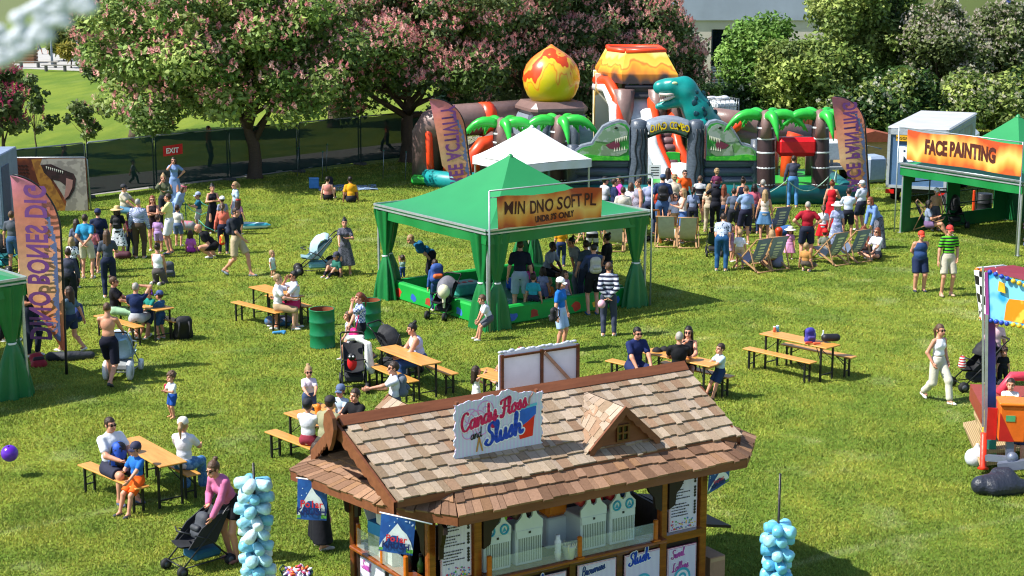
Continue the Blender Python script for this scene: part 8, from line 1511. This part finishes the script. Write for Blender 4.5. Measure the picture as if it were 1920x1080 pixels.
person(1282, 318, 416, 1.74, 12, ('tee', '#e05a1c'), ('trousers', '#23252c'), ('short', 'brown'), 'inflatable attendant in a bright orange tee and sunglasses', glasses=True, arms=('down', 'down'), group=gb_); person(1264, 362, 452, 1.5, 15, ('tee', '#c4d0e4'), ('shorts', '#b8925c'), ('short', 'brown'), 'boy in a white and blue tee and tan shorts behind the deckchairs', glasses=True, group=gb_); person(1279, 352, 455, 1.55, -80, ('tank', '#d4ccc4'), ('skirt', '#46679c', .38), ('long', 'blonde'), 'long haired blonde girl in a denim skirt behind the deckchairs', arms=('hold', 'hold'), group=gb_); person(1311, 329, 417, 1.6, 170, ('tee', ('stripe', '#23222c', '#b8bac0', .9)), ('shorts', '#23242c'), ('short', 'lbrown'), 'boy in a black and grey tee with black shorts seen from behind', group=gb_)
Q['dad'] = person(1341, 336, 440, 1.76, 178, ('tee', '#171821'), ('trousers', '#1c1e28'), ('short', 'brown'), 'man in a black tee carrying a child on his shoulders', arms=(((.1, -.2, .45)), (.1, -.2, .45)), group=gb_); person(1328, 344, 436, 1.62, 150, ('tee', '#c8b49c'), ('trousers', '#b4a890'), ('long', 'blonde'), 'fair haired woman left of the man carrying a child', group=gb_); person(1391, 332, 432, 1.68, 155, ('tank', '#171b30'), ('trousers', '#20243a'), ('bun', 'brown'), 'woman in a navy vest looking over her shoulder', glasses=True, group=gb_)
person(1357, 400, None, 1.7, 168, ('tee', ('dots', '#a8b4c8', '#25304c', 18.)), ('trousers', '#23507c'), ('short', 'brown'), 'person in a patterned top and blue jeans bending forward', lean=38, arms='drop', group=gc_, shoe='#d8dce0', fat=1.1)
person(1396, 347, 459, 1.8, -165, ('tee', '#8ca4cc'), ('shorts', '#1f2036'), ('buzz', 'lbrown'), 'man in a pale blue shirt and navy shorts reaching out his arm', arms=('reach', 'down'), group=gc_); person(1432, 355, 452, 1.66, 172, ('tank', '#d8c8bc'), ('skirt', '#5680ac', .36), ('long', 'blonde'), 'blonde girl in a white top and denim skirt seen from behind', group=gc_); person(1428, 336, 430, 1.72, 178, ('shirt', '#4c4c56'), ('trousers', '#23242c'), ('short', 'grey'), 'person in a grey hooded top before the left palm pillar', group=gb_)
person(1386, 430, 503, 1.0, 165, ('tee', '#e4e6ec'), ('shorts', '#c8b088'), ('short', 'blonde'), 'blond toddler in white standing beside the deckchair', group=gc_); person(1485, 291, 389, 1.8, 176, ('shirt', '#3a3e50'), ('trousers', '#4a7cb0'), ('short', 'brown'), 'man in a dark top and blue jeans standing at the inflatable entrance', arms=('down', 'face'), group=gb_); person(1370, 420, 490, 1.1, 60, ('tank', '#8c6c8c'), ('shorts', '#b08ca0'), ('long', 'brown'), 'child in mauve half hidden behind the person in jeans', group=gc_)
person(1151, 334, 442, 1.74, 100, ('tee', '#1e2a4c'), ('trousers', '#23252e'), ('short', 'brown'), 'person in navy between the man in grey and the woman in magenta', group=gb_); person(1229, 343, 440, 1.3, 165, ('tee', '#d0482c'), ('shorts', '#2a3450'), ('short', 'brown'), 'child in orange red left of the man with the black rucksack', group=gb_); person(1298, 350, 442, 1.5, 160, ('tee', '#7c8aa8'), ('trousers', '#2c3040'), ('pony', 'brown'), 'girl in grey blue right of the orange attendant', group=gb_)
person(1355, 345, 440, 1.66, 170, ('tank', '#c49a84'), ('shorts', '#3a4a6c'), ('long', 'ginger'), 'auburn haired woman right of the man carrying a child', group=gb_); person(1374, 352, 446, 1.7, 178, ('tee', '#5a6478'), ('shorts', '#2a2c36'), ('short', 'brown'), 'man in slate grey behind the outstretched arm of the man in blue', group=gb_); person(1412, 344, 438, 1.68, 172, ('tee', '#b45a6c'), ('trousers', '#2c3c60'), ('bob', 'black'), 'dark haired woman in rose between the navy vest and the grey hood', group=gb_); person(1182, 342, 446, 1.6, 150, ('tee', '#d0c8d4'), ('trousers', '#4a506c'), ('bob', 'lbrown'), 'woman in pale mauve beside the man in cream', group=gb_)
person(1030, 520, None, 1.1, 140, ('tee', '#d07a34'), ('shorts', '#3a3c50'), ('short', 'blonde'), 'blond child in orange sitting inside the play pen', pose='ground', group=gt_); person(1084, 490, None, 1.2, -20, ('tee', '#5c86b0'), ('shorts', '#2c3048'), ('short', 'brown'), 'child in mid blue sitting inside the play pen', pose='ground', group=gt_); person(1098, 450, 566, 1.7, -150, ('tee', '#3c4a58'), ('trousers', '#2a3040'), ('short', 'brown'), 'man in dark slate behind the cream rucksack', group=gt_)
person(335, 384, 462, 1.2, 170, ('tee', '#dcd8cc'), ('shorts', '#5c7090'), ('short', 'brown'), 'child in cream right of the man in pale yellow', group=gl_); person(246, 398, 482, 1.3, 175, ('tee', '#8a3c50'), ('trousers', '#2c3244'), ('pony', 'brown'), 'girl in dark red between the straw hat and the checked shirt', group=gl_); person(178, 420, 512, 1.3, 165, ('tee', '#c4707c'), ('shorts', '#4a5068'), ('bob', 'lbrown'), 'girl in pink between the turquoise polo and the navy cap', group=gl_)
# deckchairs
person(1511, 377, 493, 1.78, 178, ('tee', '#9c1a2c'), ('shorts', '#20263a'), ('buzz', 'grey'), 'man in a dark red tee and navy shorts with hands on his hips', arms='hip', fat=1.15, group=gc_, shoe='#4a4c58'); person(1480, 425, 486, 1.0, -10, ('dress', '#cc8cb4', 'sleeve', .55), None, ('bob', 'lbrown'), 'small girl in a pink dress and a white sun hat', hat=('sunhat', '#d8d0c4'), group=gc_); person(1557, 337, 436, 1.68, 160, ('dress', '#c01c28', None, .75), None, ('bun', 'ginger'), 'woman in a red off the shoulder dress with hair in a bun', arms=('down', 'hold'), group=gc_); person(1588, 352, 452, 1.78, 175, ('tee', '#c8d4e8'), ('shorts', '#1b1e2c'), ('short', 'brown'), 'man in a pale blue white tee seen from behind near the big hat', arms=('hold', 'reach'), group=gc_)
person(1567, 378, 470, 1.66, 178, ('dress', ('dots', '#8a94b8', '#b8c4e0', 14.), 'sleeve', .7), None, ('bob', 'grey'), 'woman in a pale blue patterned dress and a wide white hat', hat=('sunhat', '#e0ddd2'), group=gc_); person(1541, 384, 466, 1.3, 170, ('tee', '#dcdfe4'), ('skirt', '#cc1c24', .4), ('pony', 'lbrown'), 'girl in a white top and red skirt beside the big hat', group=gc_); person(1613, 338, 432, 1.78, -140, ('tee', '#c4cce0'), ('shorts', '#23283a'), ('short', 'grey'), 'man in a white tee, navy shorts and a pale grey cap', hat=('cap', '#b8bcc8'), arms=('front', 'front'), fat=1.2, group=gc_); person(1630, 370, None, 1.68, -65, ('shirt', '#6c8cc4'), ('skirt', ('dots', '#6a6c78', '#20232c', 22.), .9), ('bob', 'ginger'), 'woman in a blue jumper and long dark skirt bending forward', lean=35, arms='reach', group=gc_)
person(1645, 427, None, 1.68, -50, ('tee', '#d8dae4'), ('shorts', '#23252e'), ('bob', 'ginger'), 'red haired woman in white and sunglasses sitting on the grass', pose='cross', glasses=True, arms=('knee', 'hold'), group=gc_); person(1627, 437, None, 1.15, -20, ('tee', ('camo', '#b0b83c', '#3a4a40', 9.)), ('shorts', '#3a3c46'), ('short', 'ginger'), 'child in a white cap and green patterned top sitting on the grass', hat=('cap', '#e4e6ea'), pose='cross', group=gc_); person(1547, 430, None, 1.2, 175, ('tee', '#6c7468'), ('shorts', '#54585c'), ('short', 'brown'), 'child in a bright red cap between the deckchairs', hat=('cap', '#d81c1c'), pose='crouch', group=gc_); person(1620, 425, None, 1.3, 150, ('tee', '#8a4038'), ('shorts', '#4a3c3a'), ('curly', 'ginger'), 'ginger haired child behind the family on the grass', pose='crouch', group=gc_)
person(1512, 455, None, 1.2, 150, ('tee', '#b8844c'), ('shorts', '#5a5048'), ('short', 'blonde'), 'child in tan crouching behind the man in dark red', pose='crouch', group=gc_); dk = at(1445, 502); person(1442, 445, None, 1.66, 205, ('tee', '#c49a5c'), ('shorts', '#8a6a4c'), ('long', 'blonde'), 'person with fair hair sitting in the blue grey deckchair with the pink bag under it', pose='lounge', seat=.30, arms='knee', loc=(dk.x, dk.y, 0), group=gc_)
# beyond the fence and far away
person(251, 297, 345, 1.75, 90, ('tee', '#9aa0ac'), ('trousers', '#1c2026'), ('short', 'black'), 'person in a grey top walking along the path behind the fence', pose='walk', arms=('swingf', 'swingb')); person(391, 236, None, 1.75, 90, ('tee', '#d02020'), ('trousers', '#23252c'), ('short', 'brown'), 'person in a red tee looking over the fence'); person(726, 222, 285, 1.75, -90, ('tee', '#c8502c'), ('trousers', '#30343c'), ('short', 'brown'), 'person in orange passing behind the fence near the second chestnut', pose='walk'); person(120, 271, None, 1.7, 90, ('tee', '#5a2c34'), ('trousers', '#23252c'), ('short', 'brown'), 'person whose dark head shows above the left fence'); person(780, 226, 290, 1.75, 90, ('shirt', '#20283c'), ('trousers', '#1c2030'), ('short', 'brown'), 'person in navy behind the second chestnut trunk')
person(73, 69, 102, 1.75, 90, ('tee', '#c8c4c4'), ('shorts', '#4a5a7c'), ('short', 'brown'), 'person in white bending beside the plaza planter', pose='walk'); person(92, 66, 101, 1.75, 180, ('tee', '#26355c'), ('shorts', '#3c4c74'), ('short', 'brown'), 'person in navy standing beside the lamp post'); person(140, 72, 113, 1.72, 0, ('dress', '#5a5c94', None, .5), None, ('long', 'ginger'), 'woman in a purple blue dress on the plaza'); person(1893, 18, None, 1.7, -80, ('shirt', '#2c3868'), ('trousers', '#23252c'), ('bob', 'brown'), 'person in dark blue on the terrace behind the railing', loc=(W(1893, 40, 92).x, 92.3, W(1893, 38, 92).z - .1))
# kiosk staff and a customer
kp = kw(1.72, 1.55); person(0, 600, None, 1.68, math.degrees(KY) + 20, ('tee', '#b01a6c'), ('trousers', '#15161b'), ('pony', 'blonde'), 'kiosk worker in a magenta tee behind the slush machines', loc=(kp.x, kp.y, .04), arms=('down', 'hold')); kp = at(600, 1028); person(0, 600, None, 1.68, 110, ('tee', '#d88a6a'), ('skirt', '#17181f', .78), ('long', 'brown'), 'woman in a long black skirt standing behind the hanging pennant', loc=(kp.x, kp.y, 0), arms='hold', shoe='#c8c0b4')
# child on the shoulders
d = Q['dad']; c = d['W'](d['neck']); person(0, 600, None, 1.05, 178, ('tee', '#6c3050'), ('leggings', '#3a3448'), ('curly', 'blonde'), 'curly blond child riding on the shoulders of the man in black', pose='sitdangle', seat=c.z - .02, loc=(c.x, c.y, 0), arms=((.1, -.2, .1), (.1, -.2, .1)), group=gb_)
# rucksacks and bags that people carry
def worn(q, lb, c_, s=1., c2=None, back=.155):
    o = q['o']; p = q['chest'] + Vector((0, back * q['s'] * math.cos(q['lean']), -.22 * q['s'])); wp = q['W'](p); return backpack(wp, math.degrees(o.rotation_euler.z) + 180, lb, c_, s, 0, c2)
worn(Q['walk'], 'navy rucksack worn by the man striding right', '#1c2740', 1.05); worn(Q['straw'], 'small black rucksack worn by the woman in the straw hat', '#17181d', .75); worn(Q['pack'], 'cream rucksack worn at the marquee', '#b4b0a4', .95); worn(Q['npack'], 'black rucksack worn by the man in the navy cap', '#15161c', 1.1); worn(Q['point'], 'grey dotted rucksack worn by the pointing man', '#5c6674', .95, '#4c5664'); worn(Q['sling'], 'orange and blue bag on the back of the person in the play pen', '#2a4c90', 1.15, '#c8602c')
q = at(1040, 600, 1.0); backpack(Vector((q.x - .02, q.y + .02, .98)), -118, 'black rucksack worn by the woman in the white cap', '#1a1b20', .75); backpack(P3.location + Vector((.02, -.02, .46)), -45, 'grey rucksack riding in the black buggy', '#3c4048', .95, -.35, '#2e3238')
lth('shoulder_bag', 'bright pink shoulder bag of the woman in the checked shirt', 'bag', at(664, 627, .85), [((-.1, 0, -.02), (.1, 0, -.02), .085, .085), ((-.08, 0, .06), (.08, 0, .06), .07, .07), ((.1, 0, .08), (.22, .05, .45), .014, .014)], mat('#d81c6c', .5, 'cloth'), .014, R(-70)); lth('blue_rucksack', 'blue and black rucksack on the lap of the man in the white polo', 'rucksack', at(222, 874, .58), [((0, 0, .08), (.02, 0, .30), .15, .12), ((-.06, -.08, .08), (.08, -.08, .08), .07, .07)], mat('#1c50b8', .6, 'camo', '#15171e', 7., bump=.3), .02); lth('blue_bag', 'blue drawstring bag of the woman walking behind the flag', 'bag', at(146, 592, .75), [((0, 0, 0), (.02, 0, .2), .15, .1)], mat('#1c3a80', .6, 'camo', '#15204a', 9.), .02); lth('sun_hat', 'pale pink cap held behind the back of the boy in stripes', 'cap', at(1128, 570, .88), [((0, 0, 0), (.09, .11, .1), None)], mat('#d8a4b4', .7, 'cloth'), .014)
lth('smart_phone', 'dark phone propped on a stand on the table before the lilac vest', 'phone', at(747, 636, .86), [((-.03, 0, -.09), (.03, .02, .09), .02, .02)], mat('#17181c', .3), .012); lth('orange_cup', 'orange paper cup on the family table', 'cup', at(596, 768, .86), [((0, 0, -.08), (0, 0, .05), .05, .06)], mat('#d8781c', .5), .014); lth('red_cup', 'red drink cup in the hand of the curly toddler', 'cup', at(311, 728, .55), [((0, -.02, -.06), (0, 0, .06), .03, .035)], mat('#b01c3c', .4), .01); lth('shopping_bag', 'red and yellow bag hanging from the girl in coral', 'bag', at(418, 453, .45), [((0, -.12, 0), (0, -.12, .16), .09, .07)], mat('#d03a1c', .5, 'camo', '#d8b83c', 8.), .016); lth('striped_bag', 'red and white bag hanging on the black pushchair by the ride', 'bag', at(1804, 685, .62), [((0, 0, 0), (0, 0, .14), .08, .06)], mat('#d8d8dc', .6, 'stripe', '#c01c24', 6.), .014)
